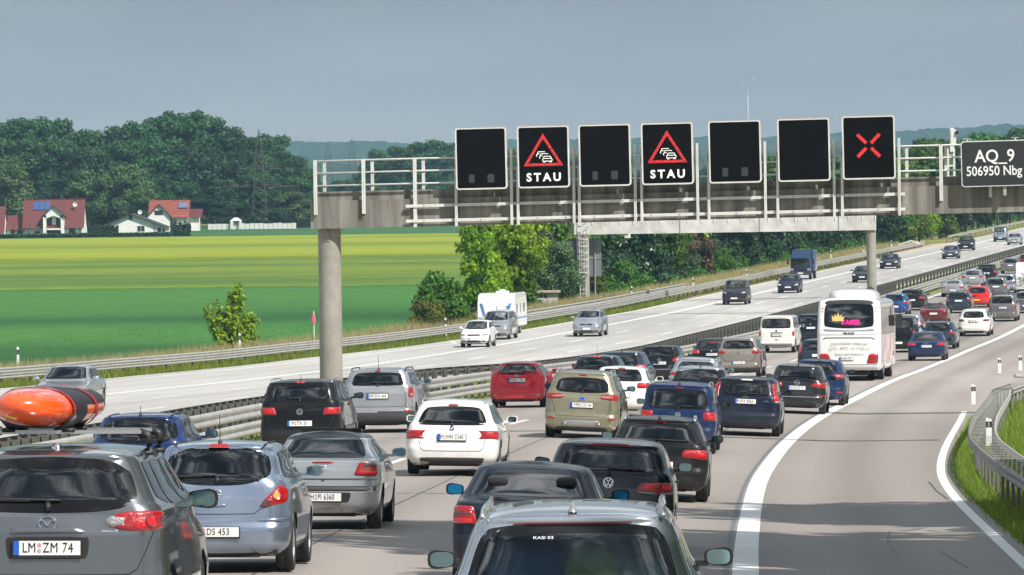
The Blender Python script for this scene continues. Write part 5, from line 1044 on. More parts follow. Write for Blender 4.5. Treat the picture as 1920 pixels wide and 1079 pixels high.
# joints, sealed cracks
line(-1.9, .035, 20, 600, 'sealed_joint', M_joint, .003); line(-5.6, .03, 20, 600, 'sealed_joint', M_joint, .003)
def cross(yc, o0, o1, w=.12, dx=0, nm='sealed_joint'):
    n = 14; vs = []
    for i in range(n+1):
        o = o0+(o1-o0)*i/n; y = yc+dx*(o-o0)-.10*(o+5)+.05*math.sin(i*1.9); x = float(xe(y))+o; z = float(zs(y, o))+.0045; vs += [(x, y, z), (x, y+w, z)]
    me = bpy.data.meshes.new(nm); me.from_pydata(vs, [], [(2*i, 2*i+2, 2*i+3, 2*i+1) for i in range(n)]); me.materials.append(M_joint); setting(put(nm, me))
cross(140.5, -11.8, 3.7, .35); cross(388, -30, -17, 1.0); cross(96, -11.8, -3, .10)
def crack(pts, w, mat, nm='crack_trace'):
    W_ = [P2W(*p) for p in pts]; vs = []
    for (x, y) in W_: zq = float(zs(y, x-xe(y)))+.006; vs += [(x-w/2, y-w*2, zq), (x+w/2, y+w*2, zq)]
    me = bpy.data.meshes.new(nm); me.from_pydata(vs, [], [(2*i, 2*i+2, 2*i+3, 2*i+1) for i in range(len(W_)-1)]); me.materials.append(mat); setting(put(nm, me))
crack([(1728, 986), (1700, 993), (1668, 998), (1664, 1015), (1672, 1032), (1684, 1042)], .03, M_patchm); crack([(1762, 1036), (1790, 1052), (1816, 1068)], .03, M_patchm); crack([(1742, 905), (1756, 922), (1778, 938)], .035, M_joint)
# median ground
M_med = groundmat('median_grass', (.10, .15, .03), (.20, .25, .05), 1.2, (.26, .24, .12), .3, bump=.8, bs=6)
setting(strip_sheet(-18.45, -11.85, YS[YS < 1300], -.012, 'median_strip', M_med), 'grassy median strip between the carriageways')

# ------------------------------------------------------------------ guardrails
M_galv = pm('galvanised', (.45, .44, .415), .5, .35, noise=(2.5, .18)); M_galvd = pm('galvanised_dull', (.28, .275, .27), .6, .3, noise=(3, .25)); M_post = pm('post_steel', (.20, .20, .20), .6, .3, noise=(2, .3))
WB = [(-.0, .155), (.035, .15), (.055, .10), (.05, .06), (.015, .02), (.015, -.02), (.05, -.06), (.055, -.10), (.035, -.15), (.0, -.155)]
def beam(root, o, ys, zc, side=1, name='rail_beam', mat=None, sc=1.):
    vs = []; k = len(WB); hh = 0
    for y in ys:
        of = o(y) if callable(o) else o; x0 = float(xe(y))+of; z = float(gzr(y, of))+zc
        for dx, dz in WB: vs.append((x0+side*dx*sc*1.4, y, z+dz*sc))
    fs = [(i*k+j, i*k+j+1, (i+1)*k+j+1, (i+1)*k+j) for i in range(len(ys)-1) for j in range(k-1)]
    me = bpy.data.meshes.new(name); me.from_pydata(vs, [], fs); me.materials.append(mat or M_galv); me.polygons.foreach_set('use_smooth', [True]*len(fs)); return put(name, me, root)
def gzr(y, of): return zs(y, of)
def post_mesh(h, w=.10, d=.055, name='post'):
    mb = MB(); mb.box(-w/2, w/2, -d/2, -d/2+.008, -.3, h); mb.box(-w/2, -w/2+.008, -d/2, d/2, -.3, h); mb.box(w/2-.008, w/2, -d/2, d/2, -.3, h); return mb.mesh(name, M_post)
def rail(label, o, y0, y1, pitch, ys, beams, ph=.72, po=0.0, pmesh=None, mat=None, name='guardrail', extra=None):
    r = thing(name, label, 'guardrail', group='guardrails along the motorway')
    for zc, side, dx, *sc_ in beams:
        beam(r, (lambda y, dx=dx: (o(y) if callable(o) else o)+dx), ys, zc, side, mat=mat, sc=(sc_[0] if sc_ else 1.))
    y = y0; n = 0; rest = MB()
    pmh = pmesh or post_mesh(ph)
    while y < y1:
        of = (o(y) if callable(o) else o)+po; x = float(xe(y))+of; z = float(zs(y, of))
        if n < 290: put('post', pmh, r, loc=(x, y, z), rot=(0, 0, -heading(y)))
        else: rest.box(x-.05, x+.05, y-.03, y+.03, z-.3, z+ph)
        n += 1; y += pitch if y < 200 else pitch*1.5 if y < 450 else pitch*3
    if rest.v: rest.obj('far_posts', M_post, r)['kind'] = 'stuff'
    if extra: extra(r)
    return r
ysN = lambda a, b: np.unique(np.concatenate([np.arange(a, min(b, 420), 2.0), np.arange(max(a, 420), b, 10.), [b]])) if a < 420 else np.arange(a, b+1, 10.)
# median, near side: wide double-height barrier
pw = MB(); pw.box(-.02, .06, -.03, .03, -.2, .86); pm_near = pw.mesh('post', M_post)
def comb_o(y): return -13.75 - 2.2*float(sm(158, 175, y)) + 1.5*float(sm(205, 225, y)) - 1.2*float(sm(250, 330, y))
def near_o(y): return -12.55 - .2*float(sm(300, 380, y))
rail('two-tier steel barrier on the near side of the median, running the whole way', near_o, 20, 1000, 2.0, ysN(20, 1000), [(.72, 1, .06), (.32, 1, .06)], .86, 0., pm_near, M_galv)
cm = MB(); cm.box(-.10, .10, -.02, .02, -.3, .80); cm.box(-.10, -.05, -.05, .05, .45, .84); cm.box(-.015, .015, -.08, .02, -.2, .80); comb = cm.mesh('post', pm('weathered_steel', (.13, .125, .12), .65, .3, noise=(3, .3)))
rail('close-set steel posts and rail on the far side of the median', comb_o, 60, 1000, 1.33, ysN(60, 1000), [(.70, -1, -.12)], .84, 0., comb, MATS['weathered_steel'])
# left verge barrier of the far carriageway
lo = lambda y: float(left_edge(y))-1.15
rail('long steel guardrail at the far left roadside, against the fields', lo, 150, 700, 2.0, ysN(150, 700), [(.66, 1, .05, .72), (.41, 1, .04, .72)], .72, -.15, None, M_galv)
rail('short steel guardrail set behind the roadside one by the gantry foot', lambda y: lo(y)-1.4, 372, 455, 2.0, ysN(372, 455), [(.66, 1, .05)], .72, -.1, None, M_galv)
rail('far steel guardrail up the left roadside beyond the lay-by', lambda y: lo(y)-.2, 745, 1150, 4.0, np.arange(745, 1151, 10.), [(.66, 1, .05)], .72, -.1, None, M_galv)
# right shoulder: ladder-like double barrier
ro = lambda y: 4.18 + .05*float(sm(60, 110, y)) + .85*float(sm(110, 170, y)) + .6*float(sm(170, 190, y))
rr = thing('guardrail', 'double guardrail with ladder-like cross bars on the right shoulder', 'guardrail', group='guardrails along the motorway')
LW = .50
ysr = np.arange(36, 187.1, 1.5)
beam(rr, lambda y: ro(y)-.02, ysr, .62, -1, 'rail_beam', M_galvd, .62); beam(rr, lambda y: ro(y)+LW, ysr, .62, 1, 'rail_beam', M_galv, .62)
sbm = MB(); sbm.box(0, LW, -.022, .022, .706, .716); rung = sbm.mesh('cross_bar', M_galv); pr = post_mesh(.62, .05, .04)
y = 38.
k = 0
while y < 187:
    x = float(xe(y))+ro(y); z = float(zs(y, ro(y))); put('cross_bar', rung, rr, loc=(x, y, z), rot=(0, 0, -heading(y)))
    if k % 2 == 0: put('post', pr, rr, loc=(x+.08, y, z)); put('post', pr, rr, loc=(x+LW-.05, y, z))
    y += 1.15; k += 1
en = MB(); en.tube([(float(xe(187))+ro(187), 187, float(zr(187))+.6), (float(xe(187))+ro(187)+.4, 187.6, float(zr(187))+.55), (float(xe(187))+ro(187)+LW, 187, float(zr(187))+.6)], .06, 8); en.obj('end_piece', M_galv, rr)

# ------------------------------------------------------------------ reflector posts
def delineator_meshes():
    b = MB(); prof = [(-.06, -.045), (.06, -.045), (.045, .04), (-.045, .04)]
    for z0, z1, mi in ((-.1, .62, 0), (.62, .86, 1), (.86, 1.0, 0)):
        k = .0; vs = [(x, y, z0) for x, y in prof]+[(x, y, z1-(.05 if z1 == 1.0 and i in (1, 2) else 0)) for i, (x, y) in enumerate(prof)]
        b.add(vs, [(0, 3, 2, 1), (4, 5, 6, 7), (0, 1, 5, 4), (1, 2, 6, 5), (2, 3, 7, 6), (3, 0, 4, 7)], mi)
    r = MB(); r.box(-.02, .02, -.052, -.046, .64, .82); r.box(-.02, .02, .041, .046, .64, .82); return b.mesh('delineator_body', [M_white, M_trim]), r.mesh('reflector', M_clear)
db, drf = delineator_meshes()
def delineator(px, py, label, z=0., dz=0):
    sc_ = 1.0
    if px > 1800 and py > 600: z = .55; sc_ = .52
    X, Y = P2W(px, py, z); r = thing('delineator_post', label, 'reflector post', (X, Y, float(zs(Y, X-xe(Y)))+z), (0, 0, -heading(Y)), 'reflector posts along the road'); put('post', db, r); put('reflector', drf, r); r.scale = (1, 1, sc_); return r
for px, py, lb, z in [(34, 690, 'white and black reflector post at the far left, behind the guardrail', .2), (450, 660, 'reflector post in front of the lone bush', .2), (836, 628, 'reflector post behind the rail left of the white hatchback', .2), (947, 600, 'reflector post right of the caravan', .2), (1185, 562, 'reflector post just right of the gantry ladder', .2), (1300, 545, 'reflector post above the dark grey high-roofed car', .2), (1400, 527, 'reflector post left of the blue truck', .2), (1558, 488, 'reflector post right of the blue truck', .2), (1620, 478, 'reflector post left of the far gantry column', .2), (1672, 468, 'reflector post at the guardrail\'s far end', .2), (1720, 462, 'reflector post beside the lay-by mouth', .2), (1828, 440, 'reflector post below the distant gantry', .2), (1862, 434, 'second-furthest reflector post on the left roadside', .2), (1890, 427, 'furthest reflector post on the left roadside', .2),
      (1855, 832, 'nearest reflector post, standing on the ladder-like barrier', .2), (1826, 756, 'reflector post at the inner bend of the ladder-like barrier', .15), (1875, 702, 'reflector post at the far end of the ladder-like barrier', .1), (1914, 697, 'small reflector post at the right picture edge behind the barrier', .1)]:
    delineator(px, py, lb, z)
# ------------------------------------------------------------------ sign gantry over the near carriageway
M_conc = pm('beam_concrete', (.235, .22, .195), .85, noise=(1.3, .28, (.8, 1, .25)), bump=(9, .25)); M_conc2 = pm('column_concrete', (.31, .29, .255), .85, noise=(1.6, .2), bump=(8, .25))

for mt_ in (M_conc,):
    t_ = mt_.node_tree; b_ = t_.nodes['Principled BSDF']; src = b_.inputs['Base Color'].links[0].from_socket; c_ = t_.nodes.new('ShaderNodeTexCoord'); m_ = t_.nodes.new('ShaderNodeMapping'); m_.inputs['Scale'].default_value = (2.6, 1, .12); n_ = t_.nodes.new('ShaderNodeTexNoise'); n_.inputs['Scale'].default_value = 1.4; n_.inputs['Detail'].default_value = 7; r_ = t_.nodes.new('ShaderNodeMapRange'); r_.inputs[1].default_value = .38; r_.inputs[2].default_value = .64; r_.inputs[3].default_value = .62; r_.inputs[4].default_value = 1.25
    s_ = t_.nodes.new('ShaderNodeVectorMath'); s_.operation = 'SCALE'; lk_ = t_.links.new; lk_(c_.outputs['Object'], m_.inputs[0]); lk_(m_.outputs[0], n_.inputs['Vector']); lk_(n_.outputs['Fac'], r_.inputs[0]); lk_(src, s_.inputs[0]); lk_(r_.outputs[0], s_.inputs['Scale']); lk_(s_.outputs[0], b_.inputs['Base Color'])
M_concl = pm('pale_concrete', (.46, .45, .43), .85, noise=(1.2, .22)); M_gw = pm('gantry_white', (.66, .66, .63), .45, noise=(2, .12)); M_face = pm('sign_black', (.004, .004, .005), .45, noise=(5, .2), spec=.12); 
t_ = M_face.node_tree; vv = t_.nodes.new('ShaderNodeTexBrick') if False else t_.nodes.new('ShaderNodeTexVoronoi'); vv.inputs['Scale'].default_value = 24; vv.inputs['Randomness'].default_value = 0; cc_ = t_.nodes.new('ShaderNodeTexCoord'); bb_ = t_.nodes.new('ShaderNodeBump'); bb_.inputs['Strength'].default_value = .35; bb_.inputs['Distance'].default_value = .01; t_.links.new(cc_.outputs['Object'], vv.inputs['Vector']); t_.links.new(vv.outputs['Distance'], bb_.inputs['Height']); t_.links.new(bb_.outputs[0], t_.nodes['Principled BSDF'].inputs['Normal'])
M_grey = pm('sign_grey', (.040, .043, .046), .5, spec=.2)
M_back = pm('sign_back', (.20, .23, .26), .5, .4, noise=(1.5, .15))
def led(name, col, st):
    mt = pm(name, (.02, .02, .02), .5, emit=col, estr=st); t = mt.node_tree; b = t.nodes['Principled BSDF']; c = t.nodes.new('ShaderNodeTexCoord'); v = t.nodes.new('ShaderNodeTexVoronoi'); v.inputs['Scale'].default_value = 30; v.inputs['Randomness'].default_value = .35
    mr = t.nodes.new('ShaderNodeMapRange'); mr.inputs[1].default_value = .25; mr.inputs[2].default_value = .6; mr.inputs[3].default_value = st; mr.inputs[4].default_value = st*.12; t.links.new(c.outputs['Object'], v.inputs['Vector']); t.links.new(v.outputs['Distance'], mr.inputs[0]); t.links.new(mr.outputs[0], b.inputs['Emission Strength']); return mt
M_ledr = led('red_led', (1, .012, .016), 1.5); M_ledw = pm('white_led', (.1, .1, .1), .5, emit=(1, 1, .86), estr=1.1)
GS = .10; GX, GY = -5.5, 172.0
def GP(px, py, back=0.):
    """point of the gantry plane seen at a pixel"""
    dx, dy = px-960, py-540; X_ = dx-ROLL*dy; V = dy+ROLL*dx+217; k = X_/10667
    Y = (GY+GS*GX*1.0+back+0)/(1+GS*k) if False else (GY+GS*GX+back)/(1+GS*k); return k*Y, Y, CAM_H-V*Y/10667
def GL(px, py, back=0.):
    X, Y, z = GP(px, py, back); return (X-GX)*math.hypot(1, GS), z
zc = float(zr(GY)); g = thing('sign_gantry', 'concrete sign gantry with white railings over the near carriageway', 'gantry', (GX, GY, zc), (0, 0, -math.atan(GS)))
def G(px, py, back=0): a, z = GL(px, py, back); return a, z-zc
x0, zb0 = G(587, 430); x1, zb1 = G(1700, 403); tl = (zb1-zb0)/(x1-x0); xR = 27.0
zbot = lambda x: zb0+tl*(x-x0)
def tbox(mb, xa, xb, y0, y1, d0, d1, mi=0):
    """box following the beam's slight tilt; d0,d1 above the beam's underside"""
    vs = []
    for x in (xa, xb):
        for y, d in ((y0, d0), (y1, d0), (y1, d1), (y0, d1)): vs.append((x, y, zbot(x)+d))
    mb.add(vs, [(0, 1, 2, 3), (7, 6, 5, 4), (0, 4, 5, 1), (1, 5, 6, 2), (2, 6, 7, 3), (3, 7, 4, 0)], mi)
b = MB(); tbox(b, x0, xR, -.55, .55, 0, .84); tbox(b, x0+.12, xR, -.38, .38, .84, 1.11); beam_o = b.obj('beam', M_conc, g)
ug = MB()
for px in (1130, 1480): a, _ = G(px, 400); ug.add([(a, -.552, zbot(a)), (a+.012, -.552, zbot(a)), (a+.012, -.552, zbot(a)+.84), (a, -.552, zbot(a)+.84)], [(0, 1, 2, 3)])
ug.obj('beam_joint', M_joint, g)
cl = MB(); cl.lathe([(.345, -.8), (.345, zbot(0)+.02)], 36); cl.obj('column', M_conc2, g, True, 60, loc=(.0, 0, 0))
hk = MB(); hk.tube([(.05, -.36, zbot(0)+.12), (.02, -.57, zbot(0)+.02), (.1, -.40, zbot(0)-.3)], .012, 5); hk.obj('cable_loop', M_trim, g)
# railings
_, zt0 = G(600, 303); rt = zt0-zbot(G(600, 303)[0]); rails_d = [rt, rt-.37, rt-.75]
def ibeam(mb, x, y, z0, z1, w=.10, d=.10):
    mb.box(x-w/2, x+w/2, y-d/2, y-d/2+.012, z0, z1); mb.box(x-w/2, x+w/2, y+d/2-.012, y+d/2, z0, z1); mb.box(x-.006, x+.006, y-d/2, y+d/2, z0, z1)
for px, bot in ((597, .42), (687, .42), (783, -.02), (1766, .38), (1858, .45)):
    a, _ = G(px, 380); m = MB(); ibeam(m, a, -.62, zbot(a)+bot, zbot(a)+rt+.03); m.obj('railing_post', M_gw, g); m = MB(); ibeam(m, a+.12, .60, zbot(a)+.9, zbot(a)+rt+.03, .09); m.obj('railing_post', M_gw, g)
for px in (905, 1024, 1140, 1257, 1383, 1511, 1634, 1700, 1950, 2050):
    a, _ = G(px, 380); m = MB(); ibeam(m, a, .60, zbot(a)+.9, zbot(a)+rt+.03, .09); m.obj('railing_post', M_gw, g)
for d in rails_d:
    for yy in (-.55, .54):
        m = MB(); m.tube([(x, yy, zbot(x)+d) for x in np.linspace(G(595, 380)[0]+(0 if yy < 0 else .12), xR, 8)], .026, 8); m.obj('handrail', M_gw, g, True)
e_ = MB()
for d in rails_d: a = G(597, 380)[0]; e_.tube([(a, -.6, zbot(a)+d), (a+.12, .6, zbot(a)+d)], .024, 8)
e_.obj('end_rail', M_gw, g, True)['kind'] = 'stuff'
for d in (.62, .17):
    m = MB(); xa, xb = G(766, 400)[0], G(1699, 400)[0]; tbox(m, xa, xb, -.70, -.64, d-.045, d+.045); m.obj('cross_rail', M_gw, g)
bo = MB()
for k in range(18):
    a = G(800+k*53, 400)[0]
    for d in (.62, .17): bo.box(a-.012, a+.012, -.715, -.70, zbot(a)+d-.012, zbot(a)+d+.012)
bo.obj('bolts', M_trim, g)['kind'] = 'stuff'
SIGNS = [(860, 956, 240, 356, 'blank', 'leftmost dark message sign, blank, above the pale coach road\'s left lane'), (976, 1073, 237, 353, 'stau', 'lit STAU sign with red triangle, the left one of two'), (1091, 1188, 234, 350, 'blank', 'blank dark message sign between the two STAU signs'), (1208, 1305, 231, 347, 'stau', 'lit STAU sign with red triangle, the right one of two'),
         (1334, 1432, 227, 344, 'blank', 'blank dark message sign just right of the right STAU sign'), (1463, 1561, 223, 341, 'plain', 'blank dark message sign directly left of the red cross sign'), (1584, 1683, 218, 337, 'cross', 'message sign showing a red cross')]
SIGNS[0] = (*SIGNS[0][:5], 'leftmost blank dark message sign on the gantry')
gm = g.matrix_basis.copy() if False else (Matrix.Translation(g.location) @ g.rotation_euler.to_matrix().to_4x4())
for xa, xb, ya, yb, kind, lab in SIGNS:
    a0, zt = G(xa, ya, -.8); a1, _ = G(xb, ya, -.8); _, zb_ = G((xa+xb)/2, yb, -.8); _, zt = G((xa+xb)/2, ya, -.8); w = a1-a0; h = zt-zb_
    for a in (a0-.03, a1+.10):
        m = MB(); ibeam(m, a, -.72, zbot(a)-.02, zbot(a)+rt+.25, .075, .14); m.obj('sign_upright', M_gw, g)
    r = thing('message_sign', lab, 'traffic sign', gm @ Vector(((a0+a1)/2, -.95, (zt+zb_)/2)), (0, -tl*.9, -math.atan(GS)), 'electronic message signs on the gantry')
    def rr_(w, h, r_, n=5): 
        P = []
        for cx, cz, s0 in ((w/2-r_, h/2-r_, 0), (-w/2+r_, h/2-r_, PI/2), (-w/2+r_, -h/2+r_, PI), (w/2-r_, -h/2+r_, 1.5*PI)):
            for i in range(n+1): A = s0+PI/2*i/n; P.append((cx+r_*math.cos(A), cz+r_*math.sin(A)))
        return P
    m = MB(); m.prism(rr_(w, h, .10), -.10, .14); m.obj('housing', M_galv, r)
    m = MB(); o_, i_ = rr_(w, h, .10), rr_(w-.09, h-.09, .06); n_ = len(o_); m.add([(x, -.125, z) for x, z in o_]+[(x, -.125, z) for x, z in i_]+[(x, -.095, z) for x, z in o_]+[(x, -.095, z) for x, z in i_], [(k, (k+1) % n_, n_+(k+1) % n_, n_+k) for k in range(n_)]+[(k, (k+1) % n_, 2*n_+(k+1) % n_, 2*n_+k) for k in range(n_)]+[(n_+k, n_+(k+1) % n_, 3*n_+(k+1) % n_, 3*n_+k) for k in range(n_)]); m.obj('frame', M_gw, r)
    m = MB(); m.prism(rr_(w-.08, h-.08, .07), -.112, -.10); m.obj('display', M_face, r)
    m = MB()
    for sx in (-1, 1): m.lathe([(.012, h/2), (.012, h/2+.05), (.02, h/2+.06), (0, h/2+.08)], 6, c=(sx*(w/2-.03), 0, 0))
    m.box(-w/2, w/2, -.13, -.08, h/2, h/2+.02); m.obj('cap', M_galv, r)
    m = MB()
    for sx in (-1, 1):
        for k in range(4): m.box(sx*(w/2+.02)-.03, sx*(w/2+.02)+.03, -.05, .05, -.26+.06*k, -.24+.06*k)
    m.obj('bracket', M_trim, r)['kind'] = 'stuff'
    if kind == 'stau':
        s_ = w/1.56; T = [(0, .64), (-.60, -.33), (.60, -.33)]; m = MB()
        def off_tri(k): cz = -.0067; return [(x*k, cz+(z-cz)*k) for x, z in T]
        to, ti = off_tri(1.0), off_tri(.76); m.add([(x*s_, -.118, z*s_+.06) for x, z in to+ti], [(0, 1, 4, 3), (1, 2, 5, 4), (2, 0, 3, 5)]); m.obj('led_triangle', M_ledr, r)
        m = MB()
        def icar(cx, cz, full):
            P = [(-.13, -.01), (-.15, .03), (-.12, .07), (-.095, .135), (.095, .135), (.12, .07), (.15, .03), (.13, -.01)]; P = [(cx+x, cz+z) for x, z in P]
            if full: Ps = [P+[P[0]], [(cx-.12, cz+.07), (cx+.12, cz+.07)], [(cx-.12, cz-.04), (cx-.07, cz-.04), (cx-.07, cz-.01)], [(cx+.12, cz-.04), (cx+.07, cz-.04), (cx+.07, cz-.01)], [(cx-.12, cz-.04), (cx-.12, cz-.01)], [(cx+.12, cz-.04), (cx+.12, cz-.01)]]
            else: Ps = [P[0:5]+[(cx+.11, cz+.12)], [(cx-.12, cz+.07), (cx-.05, cz+.07)]]
            for p_ in Ps: stroke(m, [(x*s_, z*s_) for x, z in p_], .019, .006)
        icar(.12, -.12, True); icar(.03, -.04, False); icar(-.06, .02, False); m.v = [(x, y-.115, z+.0) for x, y, z in m.v]; m.obj('led_cars', M_ledw, r)
        put('lettering', text_mesh('STAU', .34, .010, .003, M_ledw, space=1.42, sx=1.0), r, loc=(.0, -.120, -.62*s_))
    elif kind == 'cross':
        m = MB()
        for a in (45, 135, 225, 315):
            c_, s2 = math.cos(R_(a)), math.sin(R_(a)); stroke(m, [(c_*.10, s2*.10+.06), (c_*.47, s2*.47+.06)], .10, .006)
        m.v = [(x, y-.115, z) for x, y, z in m.v]; m.obj('led_cross', M_ledr, r)
    elif kind == 'blank':
        M_lamp = pm('unlit_lamp', (.045, .045, .048), .3); m = MB()
        for x_, ww in ((-.30, .085), (.28, .10)): m.prism([(x_+a, -.60+b_) for a, b_ in rr_(ww*2, .26, .05)], -.122, -.113); 
        m.obj('unlit_lamps', M_lamp, r)['kind'] = 'stuff'
# location sign
a0, zt = G(1807, 266, -.9); a1 = a0+2*(G(1880, 300)[0]-a0)+.10; _, zb_ = G(1860, 350, -.9); _, zt = G(1860, 264, -.9); w = a1-a0; h = zt-zb_
r = thing('location_sign', 'dark grey location board reading AQ_9 506950 Nbg at the right of the gantry', 'traffic sign', gm @ Vector(((a0+a1)/2, -.9, (zt+zb_)/2)), (0, -tl*1.3, -math.atan(GS)))
m = MB(); m.prism(rr_(w, h, .10), -.03, .03); m.obj('frame', M_gw, r); m = MB(); m.prism(rr_(w-.06, h-.06, .08), -.036, -.03); m.obj('board', M_grey, r)
put('lettering', text_mesh('AQ_9', .52, .008, .003, M_white, sx=.92), r, loc=(G(1866, 300)[0]-(a0+a1)/2, -.042, h*.15)); put('lettering', text_mesh('506950 Nbg', .40, .006, .003, M_white, 'LEFT', sx=.83, space=1.0), r, loc=(G(1812, 300)[0]-(a0+a1)/2, -.042, -h*.17))
m = MB(); m.box(-.05, .05, .03, .12, -h/2-.28, h/2); m.obj('bracket', M_galv, r)
for k, px in enumerate((1815, 1905)):
    m = MB(); a = G(px, 260)[0]-(a0+a1)/2; m.box(a-.02, a+.02, -.02, .02, h/2, h/2+.06); m.box(a-.12, a+.12, -.03, .03, h/2+.06, h/2+.075); m.obj('antenna', M_gw, r)
# camera mast on the gantry
X, Y, z = GP(1783, 345, .4); cmr = thing('traffic_camera', 'white traffic camera on a short mast above the gantry railing', 'camera', (X, Y, z))
m = MB()
for dx in (-.08, .10): m.box(dx-.03, dx+.03, -.03, .03, -.3, 1.05)
for k in range(4): m.box(-.08, .10, -.02, .02, -.15+k*.33, -.10+k*.33)
m.obj('mast', M_gw, cmr); m = MB(); m.box(-.02, .10, -.08, .08, .95, 1.66); m.box(.0, .16, -.10, .05, 1.18, 1.62); m.obj('housing', M_gw, cmr); m = MB(); m.tube([(.12, -.02, 1.52), (.20, -.16, 1.52)], .05, 10); m.obj('lens', M_trim, cmr)

# ------------------------------------------------------------------ gantry over the far carriageway
F1 = P2W(1097, 570); F2 = P2W(1635, 560)
fg = thing('far_gantry', 'pale concrete gantry over the far carriageway with a caged ladder on its left column', 'gantry', (F1[0], F1[1], 0))
dv = Vector((F2[0]-F1[0], F2[1]-F1[1])); fl = dv.length; fa = math.atan2(dv.y, dv.x); fg.rotation_euler = (0, 0, fa)
sF = 10667/F1[1]; zbF = CAM_H-(437+1.8-323+.6)*F1[1]/10667*1.0
zbF = CAM_H-((437-540)+ROLL*(1380-960)+217)*F1[1]/10667
m = MB(); m.box(-.9, fl+.25, -.5, .5, zbF, zbF+1.15); m.obj('beam', M_concl, fg)
for i, x in enumerate((0, fl)):
    m = MB(); m.lathe([(.36, -.5), (.36, zbF+.01)], 28); m.obj('column', M_conc2, fg, True, 60, loc=(x, 0, 0))
m = MB(); m.box(-1.2, 1.2, -1.2, 1.2, -.2, .12); m.obj('foundation', M_concl, fg)
jt = MB()
for x in (7.2, 13.4, 19.6): jt.add([(x, -.503, zbF), (x+.10, -.503, zbF), (x+.10, -.503, zbF+1.15), (x, -.503, zbF+1.15)], [(0, 1, 2, 3)])
jt.obj('beam_joint', M_back, fg)
for k in range(22):
    m = MB(); x = .5+k*1.05; m.box(x-.03, x+.03, -.56, -.5, zbF+.75, zbF+1.35); m.obj('railing_post', M_gw, fg)
lad = MB()
for sx in (-.22, .22): lad.box(-.25+sx-.02, -.25+sx+.02, -.44, -.40, .3, zbF+1.3)
for k in range(18): lad.box(-.47, -.03, -.43, -.41, .4+k*.32, .43+k*.32)
lad.obj('ladder', M_gw, fg)
cg = MB()
for k in range(9):
    z = 2.3+k*.5; A = np.linspace(0, PI, 9)
    for a_, b_ in zip(A[:-1], A[1:]): cg.tube([(-.25+.42*math.cos(a_), -.44-.5*math.sin(a_), z), (-.25+.42*math.cos(b_), -.44-.5*math.sin(b_), z)], .025, 5, cap=False)
for a_ in np.linspace(0, PI, 7): cg.tube([(-.25+.42*math.cos(a_), -.44-.5*math.sin(a_), 2.3), (-.25+.42*math.cos(a_), -.44-.5*math.sin(a_), zbF+.6)], .018, 5)
cg.obj('safety_cage', M_gw, fg)
Xs, Ys_ = F1; sc_ = 425/10667
r = thing('road_sign_back', 'large grey back of a road sign behind the ladder column', 'traffic sign', (Xs, Ys_+.9, 0))
for j, (za, zb__) in enumerate(((2.0, 3.35), (3.4, 4.85))):
    m = MB(); m.box(-1.25, 1.28, 0, .05, za, zb__); m.obj('panel', M_back, r)
m = MB()
for x in (-.8, .8): m.box(x-.05, x+.05, -.12, 0, -.3, 4.8)
m.box(-1.25, 1.28, -.05, 0, 3.33, 3.42); m.obj('frame', M_galvd, r)
# hanging camera
def FP(px, py, Y): dx, dy = px-960, py-540; return ((dx-ROLL*dy)*Y/10667, Y, CAM_H-(dy+ROLL*dx+217)*Y/10667)
X, Y, z = FP(1180, 447, 428.3); r = thing('traffic_camera', 'white camera hanging on a bracket below the far gantry beam', 'camera', (X, Y, z)); m = MB(); m.box(-.09, .09, -.06, .06, .0, 1.2); m.obj('bracket', M_gw, r); m = MB(); m.box(-.35, -.05, -.12, .12, .0, .18); m.obj('housing', M_gw, r)
# distant gantry
D = P2W(1783, 440); r = thing('distant_gantry', 'dark column of a distant gantry with a slim white ladder beside it', 'gantry', (D[0]-1.2, D[1]+4, -.3)); m = MB(); m.lathe([(.42, 0), (.42, 6.6)], 20); m.obj('column', M_conc, r, True); m = MB(); m.box(-1, 22, -.4, .4, 6.6, 7.6); m.obj('beam', M_conc, r); m = MB(); m.box(1.0, 1.10, -.1, 0, 0, 6.6); m.box(1.35, 1.45, -.1, 0, 0, 6.6)
for k in range(16): m.box(1.1, 1.35, -.08, -.05, .4*k+.2, .4*k+.26)
m.obj('ladder', M_gw, r); m = MB(); m.box(.5, 1.9, -.2, .3, 0, 1.1); m.obj('cabinet', M_gw, r)

# ------------------------------------------------------------------ coach
M_cw = paint('coach_white', (.80, .79, .77)); G_coach = glassm('coach_glass', (.25, .30, .30)); M_pink = pm('pink_print', (.80, .03, .28), .4); M_gold = pm('gold_print', (.70, .48, .16), .4); M_palep = pm('pale_pink', (.72, .50, .50), .4, noise=(1.2, .25)); M_gtext = pm('grey_print2', (.36, .36, .38), .5)
c = dict(L=12.0, W=2.50, H=3.25)
rows = [(.42, 1.16, .12, 11.9), (.50, 1.20, .03, 11.97), (.66, 1.24, .0, 12), (1.2, 1.25, .0, 12), (1.9, 1.25, .03, 11.97), (2.1, 1.245, .06, 11.9), (2.6, 1.23, .16, 11.6), (3.0, 1.20, .27, 11.3), (3.10, 1.17, .31, 11.2), (3.17, 1.08, .40, 11.0), (3.22, .9, .7, 10.6), (3.25, .5, 1.2, 10.0)]
s = Shell(rows, 12.0, rc=.20, crown=.10, wheels=(3.4, 9.6), ra=.56, wr=.5, dens=.8, taper=.006, roof_rc=.3); X, Y = LOC(1592, 716)
bus = thing('coach', 'white touring coach with pink KAISER sign in its rear window', 'coach', group=None)
zz = np.unique(np.round(np.concatenate([np.arange(.42, 3.2, .09), [3.22, 3.25]]), 3)); C = s.contour(zz); nz, M, _ = C.shape
sX = C[:, :, 0].copy(); sY = C[:, :, 1]; Z = np.broadcast_to(zz[:, None], sX.shape).copy(); dead = np.zeros(sX.shape, bool)
